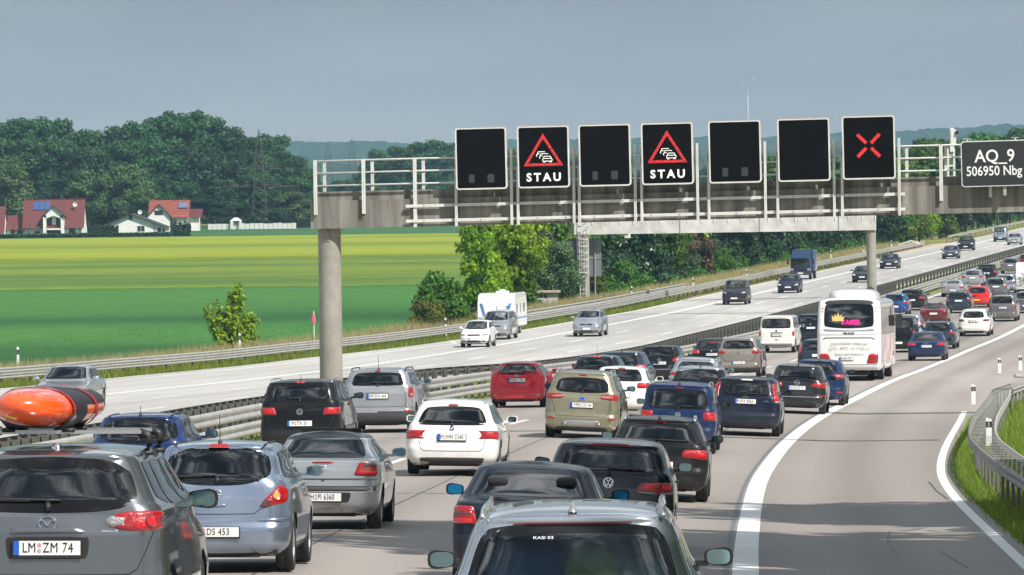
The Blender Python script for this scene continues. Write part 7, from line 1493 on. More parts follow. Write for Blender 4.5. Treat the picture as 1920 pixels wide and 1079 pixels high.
TR = [  # key, px, py(base), height scale, width scale, label
 ('bush', 826, 618, 1.25, 1.0, 'dark rounded shrub at the edge of the green crop, left of the caravan', 'shrub'), ('bushy', 800, 622, .8, .9, 'low yellow-green shrub at the crop edge, leftmost of the shrubs', 'shrub'), ('bushy', 858, 616, .7, .8, 'low shrub just left of the white small hatchback', 'shrub'),
 ('bright', 935, 588, 1.12, 1.05, 'big bright green tree left of the utility hut, in front', 'tree'), ('bright2', 905, 598, 1.0, .72, 'bright green tree at the field edge beside the marker mast', 'tree'), ('bright', 985, 572, 1.12, .9, 'bright green tree between caravan and utility hut', 'tree'), ('greyb', 1045, 572, .80, .75, 'grey-green willow bush right behind the utility hut', 'bush'), ('greyb', 1012, 570, .95, .7, 'grey-green bush behind the utility hut roof', 'bush'), ('mid', 1035, 552, 1.0, .85, 'mid green tree behind the grey sign back', 'tree'), ('bright2', 1075, 545, 1.1, .8, 'bright green tree directly behind the ladder column', 'tree'),
 ('bushy', 1120, 558, .85, .7, 'sunny low shrub right of the ladder column foot', 'shrub'), ('mid2', 1130, 540, 1.0, .85, 'mid green tree right of the grey sign back', 'tree'), ('bush', 1165, 548, .9, .8, 'low green bush along the guardrail right of the ladder column', 'shrub'), ('elder', 1205, 540, 1.05, .95, 'dark elder bush with white blossom', 'bush'), ('mid', 1245, 528, .95, .8, 'mid green tree just right of the blossoming elder', 'tree'), ('bushy', 1275, 522, 1.1, .9, 'yellow-green shrub below the gap with the field view', 'shrub'), ('browny', 1310, 522, 1.1, .9, 'rusty brown-leaved tree behind the guardrail', 'tree'), ('bush', 1345, 516, 1.0, .9, 'green bush right of the brown-leaved tree', 'shrub'),
 ('dark', 1378, 508, 1.0, .9, 'dark tree above the dark grey high-roofed car', 'tree'), ('dark2', 1420, 500, 1.1, .9, 'dark broad tree left of the blue truck', 'tree'), ('dark', 1455, 492, 1.0, .9, 'dark tree just left of the blue truck\'s roof', 'tree'), ('dark2', 1490, 486, 1.1, .9, 'dark tree right behind the blue truck', 'tree'), ('dark', 1530, 480, 1.0, .95, 'dark tree just right of the blue truck', 'tree'), ('mid2', 1565, 474, 1.0, .9, 'mid green tree between blue truck and right far column', 'tree'), ('dark', 1600, 468, 1.05, .9, 'dark tree left of the right far column', 'tree'), ('dark2', 1640, 462, 1.2, .9, 'dark tree behind the right far column', 'tree'),
 ('mid', 1675, 458, 1.05, .9, 'mid green tree right of the right far column', 'tree'), ('yellow', 1700, 455, .95, .9, 'yellow-green tree above the guardrail end', 'tree'), ('bright2', 1725, 452, 1.1, .9, 'brighter tree behind the lay-by mouth', 'tree'), ('mid', 1748, 448, 1.1, .9, 'mid green tree left of the distant gantry column', 'tree'), ('mid2', 1765, 446, 1.1, .9, 'broad mid green tree touching the distant gantry column', 'tree'), ('bushy', 1782, 446, .8, .9, 'pale bush at the foot of the distant gantry', 'shrub'), ('dark', 1808, 438, 1.1, .9, 'dark tree right of the distant gantry ladder', 'tree'), ('mid', 1828, 434, 1.1, .9, 'mid green tree above the off-roader', 'tree'), ('dark2', 1850, 428, 1.2, .9, 'dark tree below the location sign, left one', 'tree'), ('mid2', 1872, 424, 1.2, .9, 'mid green tree below the location sign, middle one', 'tree'), ('dark', 1893, 419, 1.2, .9, 'dark tree below the location sign, right one', 'tree'), ('dark2', 1914, 414, 1.2, .9, 'dark tree at the right picture edge behind the road', 'tree')]
for key, px, py, sz, sx, lb, nm in TR:
    X, Y = PT(px, py); k = 1.0 if Y < 560 else 1.0+(Y-560)/900; tree(key, X, Y, lb, sx*k, sz*k, nm, 'trees and shrubs along the far roadside', nm if nm != 'shrub' else 'bush')
# second row behind: taller, seen above the gantry beam
for i, (px, py, key, k) in enumerate([(1150, 500, 'mid', 1.1), (1215, 492, 'dark', 1.15), (1395, 478, 'dark', 1.25), (1440, 472, 'mid', 1.3), (1500, 466, 'dark', 1.3), (1560, 460, 'mid', 1.3), (1615, 454, 'dark', 1.35), (1665, 448, 'mid', 1.45), (1705, 444, 'yellow', 1.5), (1740, 440, 'mid', 1.6), (1775, 436, 'mid', 1.6), (1815, 430, 'dark', 1.6), (1850, 424, 'mid', 1.75), (1885, 418, 'dark', 1.8), (1915, 412, 'mid', 1.9)]):
    X, Y = PT(px, py); o = ['tall tree in the back row, over the far gantry ladder', 'tall dark tree in the back row, under the right STAU sign', 'tall dark back-row tree under the blank sign right of STAU', 'tall back-row tree left of the blue truck', 'tall dark back-row tree above the blue truck', 'tall back-row tree under the red cross sign, left one', 'tall dark back-row tree under the red cross sign, right one', 'tall back-row tree at the right far column\'s beam end', 'tall yellowish back-row tree seen through the railing', 'tall back-row tree seen through the railing, middle', 'tall back-row tree beside the traffic camera mast', 'dark back-row tree behind the location sign, left part', 'back-row tree behind the location sign, centre', 'dark back-row tree behind the location sign, right part', 'back-row tree at the right picture edge'][i]
    tree(key, X, Y, o, k, k, 'tree', 'trees and shrubs along the far roadside')
def under(y0, y1, n, a, b, h, mat, name, label, leaf=.22):
    Y = rng.uniform(y0, y1, n); o = rng.uniform(0, 1, n); X = xe(Y)+left_edge(Y)+a+(b-a)*o; hh = h*(.55+.45*np.sin(Y*.31)+.3*np.sin(Y*.083+1)+.15*rng.normal(size=n)); Z = gz(X, Y)+np.abs(hh)*rng.uniform(0, 1, n)**.7; nn = rng.normal(size=(n, 3)); nn[:, 2] = abs(nn[:, 2]); nn /= np.linalg.norm(nn, axis=1)[:, None]
    V = leaves(np.stack([X, Y, Z], 1), nn, leaf); me = bpy.data.meshes.new(name); me.from_pydata(V.tolist(), [], np.arange(4*n).reshape(n, 4).tolist()); at = me.attributes.new('tint', 'FLOAT', 'POINT'); at.data.foreach_set('value', np.repeat(rng.uniform(0, 1, n), 4)); me.materials.append(LM[mat]); o_ = put(name, me); o_['kind'] = 'stuff'; o_['label'] = label
under(395, 1050, 52000, -11.5, -8.0, 2.6, 'dark', 'undergrowth', 'dark undergrowth at the foot of the roadside trees'); under(400, 1050, 16000, -8.6, -7.4, 1.3, 'mid', 'undergrowth', 'lighter low undergrowth in front of the roadside trees', .15)
# --- far wood on the left: individually placed trees
variant('w1', 22, 14, 2, 16000, .36, 'wood', lumps=60); variant('w2', 20, 12, 2, 14000, .34, 'wood', lumps=52, shape='spread'); variant('w3', 24, 11, 3, 14000, .34, 'wood', lumps=52); variant('w4', 14, 9, .5, 12000, .30, 'dark', lumps=44); variant('w5', 12, 10, .3, 12000, .27, 'woodl', lumps=46, shape='spread'); variant('w6', 9, 3.0, .2, 4000, .3, 'dark', lumps=26, shape='column'); variant('w7', 26, 13, 6, 6500, .5, 'wood', lumps=34, shape='open')
def FW(px, top, Y): """x and height for a tree whose top shows at a pixel"""; return (px-960-ROLL*(top-540))*Y/10667, CAM_H-((top-540)+ROLL*(px-960)+217)*Y/10667
sky_line = [(0, 215), (40, 208), (90, 212), (130, 222), (170, 240), (205, 238), (240, 222), (285, 215), (330, 198), (362, 200), (392, 212), (420, 236), (455, 236), (500, 244), (530, 258), (555, 290), (590, 330), (640, 345), (690, 300), (720, 262), (760, 262), (800, 268), (830, 256), (870, 262), (960, 275), (1080, 290), (1200, 300), (1330, 310), (1500, 318), (1700, 300), (1920, 290)]
def sl_(px): return float(np.interp(px, [a for a, b in sky_line], [b for a, b in sky_line]))
LMK = ['over the left-edge red roof', 'over the low outbuilding', 'over the solar roof, left end', 'over the solar panels of the big roof', 'over the arched gable', 'over the chimney of the big roof', 'over the dish on the big roof', 'just right of the big roof', 'over the gap between the houses', 'left of the white gable house\'s apex', 'over the apex of the white gable house', 'over the dish of the white gable house', 'over the orange-red roof', 'over the small solar panel', 'right of the orange-red roof', 'over the left end of the white garden fence', 'over the white garden tent', 'over the columnar conifer', 'over the near lattice pylon', 'right of the near lattice pylon', 'over the right end of the white fence', 'left of the gantry\'s end']
USED = {}
def lmk(px, what):
    s_ = what+' '+LMK[int(min(len(LMK)-1, max(0, (px+15)/27.5)))]; USED[s_] = USED.get(s_, 0)+1
    return s_ if USED[s_] == 1 else s_+(', right one' if USED[s_] == 2 else ', rightmost one')
LM3 = ['in the gap left of the left STAU sign', 'over the left STAU sign', 'in the gap right of the left STAU sign', 'behind the blank sign between the STAU signs', 'behind the right STAU sign', 'in the gap right of the right STAU sign', 'behind the third blank sign', 'behind the blank sign left of the red cross', 'in the gap left of the red cross', 'behind the red cross sign', 'in the railing bay right of the red cross', 'behind the traffic camera mast', 'behind the letters AQ_9', 'right of the location board lettering']
def lmk3(px, what):
    s_ = what+' '+LM3[int(min(13, max(0, (px-900)/74)))]; USED[s_] = USED.get(s_, 0)+1
    return s_ if USED[s_] == 1 else s_+(', right one' if USED[s_] == 2 else ', rightmost one')
LM2 = ['over the gantry\'s left end post', 'inside the first railing bay', 'behind the second railing post', 'in the second railing bay', 'behind the third railing post', 'in the last railing bay before the signs', 'at the left edge of the first message sign']
def lmk2(px, what):
    s_ = what+' '+LM2[int(min(6, max(0, (px-560)/46)))]; USED[s_] = USED.get(s_, 0)+1
    return s_ if USED[s_] == 1 else s_+(', right one' if USED[s_] == 2 else ', rightmost one')
n_ = 0; GW = 'trees of the far wood behind the houses'
def wood(px, top, Y, key, label):
    X, h = FW(px, top, Y); H0 = {'w1': 22, 'w2': 20, 'w3': 24, 'w4': 14, 'w5': 12, 'w6': 9, 'w7': 26}[key]; k = max(.25, h/H0); tree(key, X, Y, label, max(.45, k**.6)*(1 if key != 'w7' else .9), k, 'woodland_tree', GW, z=-.3)
for i, px in enumerate(range(-15, 560, 27)):
    wood(px+rng.uniform(-6, 6), sl_(px)+rng.uniform(-3, 12), 1180+rng.uniform(-20, 20), ['w1', 'w2', 'w3'][i % 3], lmk(px, 'tall skyline tree'))
for i, px in enumerate(range(-5, 580, 31)):
    wood(px+rng.uniform(-6, 6), max(sl_(px)+rng.uniform(25, 60), 255), 1125+rng.uniform(-12, 12), ['w2', 'w4', 'w1', 'w4'][i % 4], lmk(px, 'middle-row woodland tree'))
for i, px in enumerate(range(-5, 600, 33)):
    wood(px+rng.uniform(-8, 8), rng.uniform(318, 362), 1085+rng.uniform(-10, 10), ['w4', 'w2', 'w4', 'w2'][i % 4], lmk(px, 'low front-row woodland tree'))
wood(345, 199, 1130, 'w7', 'tallest loose-crowned tree of the far wood'); wood(172, 312, 1060, 'w5', 'pale green willow behind the gap between the houses, left one'); wood(238, 303, 1062, 'w5', 'pale green willow behind the white gable house, taller one'); wood(265, 345, 1050, 'w5', 'pale drooping willow right above the white gable house'); wood(470, 392, 1022, 'w6', 'dark columnar conifer beside the white tent'); wood(415, 372, 1030, 'w4', 'rounded dark shrub tree left of the white tent'); wood(520, 385, 1035, 'w4', 'rounded dark shrub tree behind the white fence'); wood(16, 292, 1060, 'w5', 'bright willow at the left picture edge above the red roofs'); wood(548, 355, 1055, 'w5', 'pale green tree at the right end of the wood, left of the gantry end')
for i, px in enumerate(range(560, 880, 22)):
    wood(px+rng.uniform(-5, 5), sl_(px)+rng.uniform(-2, 10), 1500+rng.uniform(-30, 30), ['w1', 'w2', 'w3'][i % 3], lmk2(px, 'hazy distant tall tree'))
for i, px in enumerate(range(570, 900, 27)):
    wood(px+rng.uniform(-5, 5), rng.uniform(330, 352), 1420+rng.uniform(-30, 30), ['w4', 'w2'][i % 2], lmk2(px, 'hazy distant low tree'))
for i, px in enumerate(range(900, 1940, 38)):
    wood(px+rng.uniform(-8, 8), sl_(px)+rng.uniform(-6, 14), 1500+rng.uniform(-60, 60), ['w1', 'w2', 'w3'][i % 3], lmk3(px, 'hazy far tree'))
# hedge at the houses
def hedge(px0, px1, py, h, Y, label, mat='dark', d=1.2, name='hedge'):
    x0 = FW(px0, py, Y)[0]; x1 = FW(px1, py, Y)[0]; n = int((x1-x0)*90); P = np.stack([rng.uniform(x0, x1, n), rng.uniform(-d/2, d/2, n), h*rng.uniform(0, 1, n)**.6+.1*rng.normal(size=n)], 1); nn = rng.normal(size=(n, 3)); nn[:, 2] = abs(nn[:, 2]); nn /= np.linalg.norm(nn, axis=1)[:, None]
    V = leaves(P, nn, .22); me = bpy.data.meshes.new('foliage'); me.from_pydata([tuple(v) for v in V], [], [(4*i, 4*i+1, 4*i+2, 4*i+3) for i in range(n)]); at = me.attributes.new('tint', 'FLOAT', 'POINT'); at.data.foreach_set('value', np.repeat(rng.uniform(0, 1, n), 4)); me.materials.append(LM[mat])
    r = thing(name, label, 'hedge', (0, Y, 0)); put('foliage', me, r); m = MB(); m.box(x0, x1, -d*.3, d*.3, 0, h*.8); m.obj('hedge_core', pm('hedge_core', (.01, .03, .012), .9), r)
hedge(-30, 357, 441, .62, 930, 'long low clipped hedge in front of the houses'); hedge(165, 222, 425, 1.5, 985, 'taller dark hedge between the big red-roofed house and the white gable house'); hedge(320, 358, 415, 1.9, 985, 'dark bushes right of the white gable house'); hedge(455, 590, 418, 1.8, 1045, 'dark hedge behind the white fence')

# ------------------------------------------------------------------ grass tufts on the verges
M_blade = leafmat('grass_blade', (.09, .17, .02), (.34, .40, .07), .45); M_blade2 = leafmat('grass_dry', (.34, .31, .12), (.60, .52, .28), .4)
def tufts(name, n, fx, h, mat, label, w=.012):
    o = rng.uniform(0, 1, (n, 2)); X, Y = fx(o); Z = gz(X, Y)-.12; hh = h*rng.uniform(.5, 1.3, n); a = rng.uniform(0, 2*PI, n); lx, ly = rng.normal(0, .3, n)*hh, rng.normal(0, .3, n)*hh; ww = w*rng.uniform(.6, 1.6, n)
    A = np.stack([X-np.cos(a)*ww, Y-np.sin(a)*ww, Z], 1); B = np.stack([X+np.cos(a)*ww, Y+np.sin(a)*ww, Z], 1); T = np.stack([X+lx, Y+ly, Z+hh], 1)
    V = np.stack([A, B, T], 1).reshape(-1, 3); F = np.arange(3*n).reshape(n, 3); me = bpy.data.meshes.new(name); me.vertices.add(3*n); me.vertices.foreach_set('co', V.ravel()); me.loops.add(3*n); me.loops.foreach_set('vertex_index', F.ravel()); me.polygons.add(n); me.polygons.foreach_set('loop_start', np.arange(0, 3*n, 3)); me.polygons.foreach_set('loop_total', np.full(n, 3))
    at = me.attributes.new('tint', 'FLOAT', 'POINT'); at.data.foreach_set('value', np.repeat(rng.uniform(0, 1, n), 3)); me.materials.append(mat); me.update(); o_ = put(name, me); o_['kind'] = 'stuff'; o_['label'] = label; return o_
def band(y0, y1, a, b, pw=1.):
    def f(o): Y = y0+(y1-y0)*o[:, 0]**pw; e = xe(Y); aa = a(Y) if callable(a) else a; bb = b(Y) if callable(b) else b; return e+aa+(bb-aa)*o[:, 1], Y
    return f
RO = lambda Y: 4.18+.05*sm(60, 110, Y)+.85*sm(110, 170, Y)+.6*sm(170, 190, Y)
tufts('verge_grass', 60000, band(60, 200, lambda Y: RO(Y)+.62, lambda Y: RO(Y)+6.5), .60, M_blade, 'tall sunny grass right of the ladder-like barrier', .014)
tufts('verge_grass', 30000, band(50, 165, lambda Y: 3.78+.70*sm(105, 168, Y), lambda Y: RO(Y)+.1), .24, M_blade, 'short grass between the edge line and the ladder-like barrier', .010)
tufts('verge_grass', 12000, band(50, 185, lambda Y: RO(Y)+.05, lambda Y: RO(Y)+.5), .35, M_blade, 'grass growing up through the ladder-like barrier', .010)
tufts('verge_grass', 55000, band(210, 430, lambda Y: left_edge(Y)-2.6, lambda Y: left_edge(Y)-.05), .40, M_blade, 'roadside grass under the left guardrail', .022)
tufts('dry_grass', 40000, band(215, 430, lambda Y: left_edge(Y)-6.8, lambda Y: left_edge(Y)-2.4), .85, M_blade2, 'dry seeding grass between the guardrail and the crop field', .022)
tufts('dry_grass', 45000, band(380, 720, lambda Y: left_edge(Y)-8, lambda Y: left_edge(Y)-1.4), .6, M_blade2, 'dry grass along the foot of the roadside trees', .035)
tufts('median_grass', 40000, band(90, 420, -18.2, -12.1), .22, M_blade, 'grass in the median between the barriers', .018)
tufts('crop_stubble', 70000, band(255, 420, lambda Y: -60+0*Y, lambda Y: left_edge(Y)-7.1), .28, leafmat('crop_blade', (.02, .13, .03), (.05, .22, .05), .4), 'young crop plants at the near edge of the deep green field', .03)

# ------------------------------------------------------------------ houses and the things round them
M_wall = pm('white_render', (.78, .77, .74), .85, noise=(.8, .06)); M_roofr = pm('roof_tiles_red', (.13, .032, .028), .75, noise=(2.5, .2)); M_roofo = pm('roof_tiles_orange', (.24, .060, .038), .75, noise=(2.5, .2)); M_roofd = pm('roof_tiles_dark', (.05, .045, .045), .75); M_pane = pm('window_pane', (.03, .04, .05), .1); M_woodf = pm('brown_frame', (.30, .14, .04), .6); M_solar = pm('solar_panel', (.03, .08, .22), .12, coat=1)
def PX(px, Y): return (px-960)*Y/10667
def tiles(mb, x0, x1, ya, za, yb, zb, nx, nz, t=.05, mi=0):
    """overlapping tile courses on a roof slope"""
    for j in range(nz):
        f0, f1 = j/nz, (j+1)/nz+.01; y0, z0 = ya+(yb-ya)*f0, za+(zb-za)*f0; y1, z1 = ya+(yb-ya)*f1, za+(zb-za)*f1
        mb.add([(x0, y0, z0+t), (x1, y0, z0+t), (x1, y1, z1+.01), (x0, y1, z1+.01), (x0, y0, z0), (x1, y0, z0)], [(0, 1, 2, 3), (0, 4, 5, 1)], mi)
def window(root, x, z, w, h, y, fm=M_white, mull=1):
    m = MB(); m.box(x-w/2-.08, x+w/2+.08, y-.05, y-.0, z-.08, z+h+.08); f = m.obj('window', fm, root); m = MB()
    for k in range(mull+1): a = x-w/2+w*k/(mull+1); m.box(a+.04, a+w/(mull+1)-.04, y-.08, y-.05, z+.02, z+h-.02)
    m.obj('pane', M_pane, f)['kind'] = 'stuff' if mull else 'part'
    if not mull: del m
    return f
Yh = 1000.; s_h = Yh/10667
def HX(px): return (px-960-ROLL*(420-540))*s_h
def HZ(px, py): return CAM_H-((py-540)+ROLL*(px-960)+217)*s_h
h1 = thing('house', 'white house with big brown-red roof, arched gable balcony and blue solar panels', 'house', (0, Yh, 0))
xa, xb = HX(42), HX(158); ez = HZ(100, 428); rz = HZ(100, 375); m = MB(); m.box(xa+.5, xb-.15, 0, 8, -.5, ez+.3); m.add([(xa+.5, 0, ez+.2), (xa+.5, 8, ez+.2), (xa+.5, 4, rz-.3), (xb-.2, 0, ez+.2), (xb-.2, 8, ez+.2), (xb-.2, 4, rz-.3)], [(0, 1, 2), (3, 5, 4)]); m.obj('wall', M_wall, h1)
m = MB(); tiles(m, xa, xb, -.7, ez-.05, 4.0, rz, 1, 14); tiles(m, xa, xb, 8.7, ez-.05, 4.0, rz, 1, 14); m.box(xa, xb, 3.85, 4.15, rz-.05, rz+.08); rf = m.obj('roof', M_roofr, h1)
gx0, gx1 = HX(82), HX(121); gz1 = HZ(100, 387); ge = HZ(100, 404); gxm = (gx0+gx1)/2; m = MB(); P = [(gx0, -.5), (gx1, -.5), (gx1, ge), (gxm, gz1), (gx0, ge)]
# gable wing front as a frame round the arched balcony
m.prism([(gx0, -.5), (gx0+.55, -.5), (gx0+.55, ge), (gx0, ge)], -1.4, 2.5); m.prism([(gx1-.55, -.5), (gx1, -.5), (gx1, ge), (gx1-.55, ge)], -1.4, 2.5); m.prism([(gx0, ge-.25), (gx0+.55, ge-.6), (gxm, ge-.12), (gx1-.55, ge-.6), (gx1, ge-.25), (gx1, ge), (gxm, gz1), (gx0, ge)], -1.4, 2.5); zbk = HZ(100, 430); m.box(gx0+.5, gx1-.5, -1.4, 0, zbk-.18, zbk+.10); m.box(gxm-.35, gxm+.35, -.2, 0, zbk, ge-.1); m.obj('gable_wall', M_wall, h1)
m = MB(); m.box(gx0+.55, gxm-.35, -.12, -.02, zbk+.1, ge-.2); m.box(gxm+.35, gx1-.55, -.12, -.02, zbk+.1, ge-.2); m.obj('balcony_door', M_pane, h1); m = MB(); m.box(gx0+.5, gx1-.5, -1.38, -1.34, zbk+.55, zbk+.60)
for k in range(9): a = gx0+.6+k*(gx1-gx0-1.2)/8; m.box(a-.015, a+.015, -1.38, -1.35, zbk+.1, zbk+.58)
m.obj('balcony_rail', M_trim, h1)['kind'] = 'stuff'
m = MB(); m.add([(gx0-.35, -1.8, ge-.28), (gxm, -1.8, gz1+.12), (gxm, 4, gz1+.12), (gx0-.35, 3, ge-.28), (gx1+.35, -1.8, ge-.28), (gx1+.35, 3, ge-.28)], [(0, 1, 2, 3), (1, 4, 5, 2)]); m.v += [(x, y, z-.14) for x, y, z in m.v]; m.f += [(6, 7, 1, 0), (7, 10, 4, 1)]; m.m += [0, 0]; m.obj('gable_roof', M_roofd, h1)
window(h1, gxm, -.3, 2.2, 1.25, -.5, M_woodf, 3); window(h1, HX(135), .1, .9, .8, 0, M_woodf, 1); window(h1, HX(70), .0, .8, .5, 0, M_woodf, 0)
m = MB()
for k in range(3):
    xs = HX(61)+k*.98; f0, f1 = .62, .90; y0, z0 = -.7+4.7*f0, ez+(rz-ez)*f0; y1, z1 = -.7+4.7*f1, ez+(rz-ez)*f1; pm_ = MB(); pm_.add([(xs, y0-.08, z0+.12), (xs+.92, y0-.08, z0+.12), (xs+.92, y1-.08, z1+.12), (xs, y1-.08, z1+.12)], [(0, 1, 2, 3)]); pm_.box(xs, xs+.92, y0-.1, y0-.02, z0+.0, z0+.1); pm_.obj('solar_panel', M_solar, rf)
def dish(root, x, y, z, r=.42): m = MB(); m.lathe([(0, 0), (r*.6, -.04), (r, -.12)], 16, 'y', c=(x, y, z)); m.tube([(x, y+.1, z), (x, y+.3, z-.6)], .03, 5); m.obj('satellite_dish', M_gw, root)
dish(rf, HX(140), 1.9, HZ(140, 384)); m = MB(); m.box(HX(114)-.2, HX(114)+.2, 3.8, 4.3, rz-.3, rz+.65); m.box(HX(114)-.26, HX(114)+.26, 3.75, 4.35, rz+.6, rz+.68); m.obj('chimney', M_roofd, rf)
m = MB(); m.tube([(HX(53), -.2, -.3), (HX(53), -.2, ez)], .05, 5); m.tube([(HX(150), -.2, -.3), (HX(150), -.2, ez)], .05, 5); m.obj('downpipe', M_roofd, h1)['kind'] = 'stuff'
h0 = thing('house', 'brown-red roofed building cut by the left picture edge', 'house', (0, Yh-3, 0)); xa, xb = HX(-60), HX(11); ez = HZ(5, 440); rz = HZ(5, 388); m = MB(); m.box(xa+.3, xb-.25, 0, 8, -.5, ez+.3); m.add([(xb-.2, 0, ez), (xb-.2, 8, ez), (xb-.2, 4, rz-.2)], [(0, 1, 2)]); m.obj('wall', M_wall, h0); m = MB(); tiles(m, xa, xb, -.6, ez-.1, 4, rz, 1, 14); tiles(m, xa, xb, 8.6, ez-.1, 4, rz, 1, 14); m.obj('roof', M_roofr, h0)
h0 = thing('outbuilding', 'low outbuilding with brown-red roof between the edge building and the big white house', 'outbuilding', (0, Yh+2, 0)); xa, xb = HX(9), HX(48); ez = HZ(30, 431); rz = HZ(30, 405); m = MB(); m.box(xa+.1, xb-.1, 0, 5, -.5, ez+.2); m.obj('wall', M_wall, h0); m = MB(); tiles(m, xa, xb, -.5, ez, 2.5, rz, 1, 9); tiles(m, xa, xb, 5.5, ez, 2.5, rz, 1, 9); m.obj('roof', M_roofr, h0); window(h0, HX(22), .1, .7, .6, 0, M_woodf, 0); window(h0, HX(35), .0, .9, .7, 0, M_woodf, 0)
h2 = thing('house', 'low white gable house with one small and one wide window', 'house', (0, Yh-4, 0)); xa, xb = HX(203), HX(314); ap = HX(249); az = HZ(249, 402); lz = HZ(203, 424); rz_ = HZ(292, 419); rz2 = HZ(314, 427); m = MB(); m.prism([(xa, -.5), (xb, -.5), (xb, rz2), (HX(293), rz_), (ap, az), (xa, lz)], 0, 9); m.obj('wall', M_wall, h2)
m = MB()
for (x0_, z0_), (x1_, z1_) in (((HX(192), HZ(192, 426)), (ap, az+.1)), ((ap, az+.1), (HX(318), HZ(318, 427)))): m.add([(x0_, -.6, z0_), (x1_, -.6, z1_), (x1_, 9.5, z1_), (x0_, 9.5, z0_), (x0_, -.6, z0_-.2), (x1_, -.6, z1_-.2)], [(0, 1, 2, 3), (0, 4, 5, 1)])
rf2 = m.obj('roof', M_roofd, h2); window(h2, HX(248), HZ(248, 412), .5, .75, 0, M_woodf, 0); window(h2, HX(267), HZ(267, 434), 1.3, .95, 0, M_gw, 1); window(h2, HX(301), HZ(301, 440), .7, 1.2, 0, M_gw, 0); window(h2, HX(309), HZ(309, 437), .35, .8, 0, M_gw, 0); dish(rf2, HX(266), -.2, HZ(266, 398)); m = MB(); m.tube([(HX(292), -.05, -.4), (HX(292), -.05, rz_)], .05, 5); m.obj('downpipe', M_roofd, h2)
h3 = thing('house', 'white house with orange-red roof and a single solar panel, behind the low white gable house', 'house', (0, Yh+14, 0)); k = (Yh+14)/Yh
def H3(px): return HX(px)*k
xa, xb = H3(278), H3(355); ez = HZ(320, 409); rz = HZ(320, 377); m = MB(); m.box(xa+.3, xb-.3, 0, 8, -.5, ez+.3); m.obj('wall', M_wall, h3); m = MB(); tiles(m, xa, xb, -.5, ez-.1, 4, rz, 1, 12); tiles(m, xa, xb, 8.5, ez-.1, 4, rz, 1, 12); rf3 = m.obj('roof', M_roofo, h3)
gx0, gx1, gm_ = H3(276), H3(322), H3(299); ge = HZ(300, 408); gt_ = HZ(300, 386); m = MB(); m.prism([(gx0+.2, -.5), (gx1-.2, -.5), (gx1-.2, ge), (gm_, gt_), (gx0+.2, ge)], -2, 3); m.obj('gable_wall', M_wall, h3); m = MB(); m.add([(gx0-.3, -2.4, ge-.25), (gm_, -2.4, gt_+.2), (gm_, 4, gt_+.2), (gx0-.3, 4, ge-.25), (gx1+.9, -2.4, ge-.85), (gx1+.9, 4, ge-.85)], [(0, 1, 2, 3), (1, 4, 5, 2)]); m.v += [(x, y, z-.2) for x, y, z in m.v]; m.f += [(6, 7, 1, 0), (7, 10, 4, 1)]; m.m += [0, 0]; m.obj('gable_roof', M_roofd, h3); window(h3, H3(299), HZ(299, 404), 1.3, .65, -2, M_trim, 1)
m = MB(); x_ = H3(334); m.add([(x_, .35+1.2, ez+1.65), (x_+1.7, .35+1.2, ez+1.65), (x_+1.7, 2.9, rz-.45), (x_, 2.9, rz-.45)], [(0, 1, 2, 3)]); m.obj('solar_panel', pm('solar_grey', (.12, .16, .26), .15, coat=1), rf3); m = MB(); m.box(H3(324), H3(328), 3.8, 4.2, rz-.2, rz+.35); m.obj('chimney', M_roofd, rf3)
m = MB(); m.box(H3(350), H3(372), 1, 6, -.5, HZ(360, 408)); m.obj('side_wing_wall', M_wall, h3); m = MB(); tiles(m, H3(354), H3(379), .4, HZ(366, 410), 3.5, HZ(366, 394), 1, 6); m.obj('side_wing_roof', M_roofr, h3)
# white garden fence and tent
Yf = 1015.; kf = Yf/Yh; r = thing('garden_fence', 'long white garden fence in front of the wood', 'fence', (0, Yf, 0)); x = HX(390)*kf; xE = HX(549)*kf; zt_ = HZ(470, 421)*1.0; zb__ = HZ(470, 431)
while x < xE: m = MB(); hh = rng.uniform(-.08, .05); m.box(x, x+.78, -.02, .02, zb__-.1, zt_+hh); m.obj('panel', M_gw, r); m = MB(); m.box(x-.05, x, -.04, .04, zb__-.3, zt_+.1); m.obj('post', M_trim, r); x += .83
r = thing('garden_tent', 'small white garden pavilion tent behind the white fence', 'tent', (0, Yf-.6, 0)); a, b_ = HX(432)*kf, HX(453)*kf; zt2 = HZ(442, 410); ze = HZ(442, 416); zg = HZ(442, 431); m = MB(); m.add([(a, 0, ze), (b_, 0, ze), (b_, 2, ze), (a, 2, ze), ((a+b_)/2-.3, 1, zt2), ((a+b_)/2+.3, 1, zt2)], [(0, 1, 5, 4), (1, 2, 5), (2, 3, 4, 5), (3, 0, 4)]); m.obj('roof', M_gw, r); 
for q_ in ((a, a+.55, 0, .03), (b_-.4, b_, 0, .03), (a, b_, 1.9, 1.95)): m = MB(); m.box(*q_, zg, ze); m.obj('side_wall', M_gw, r)
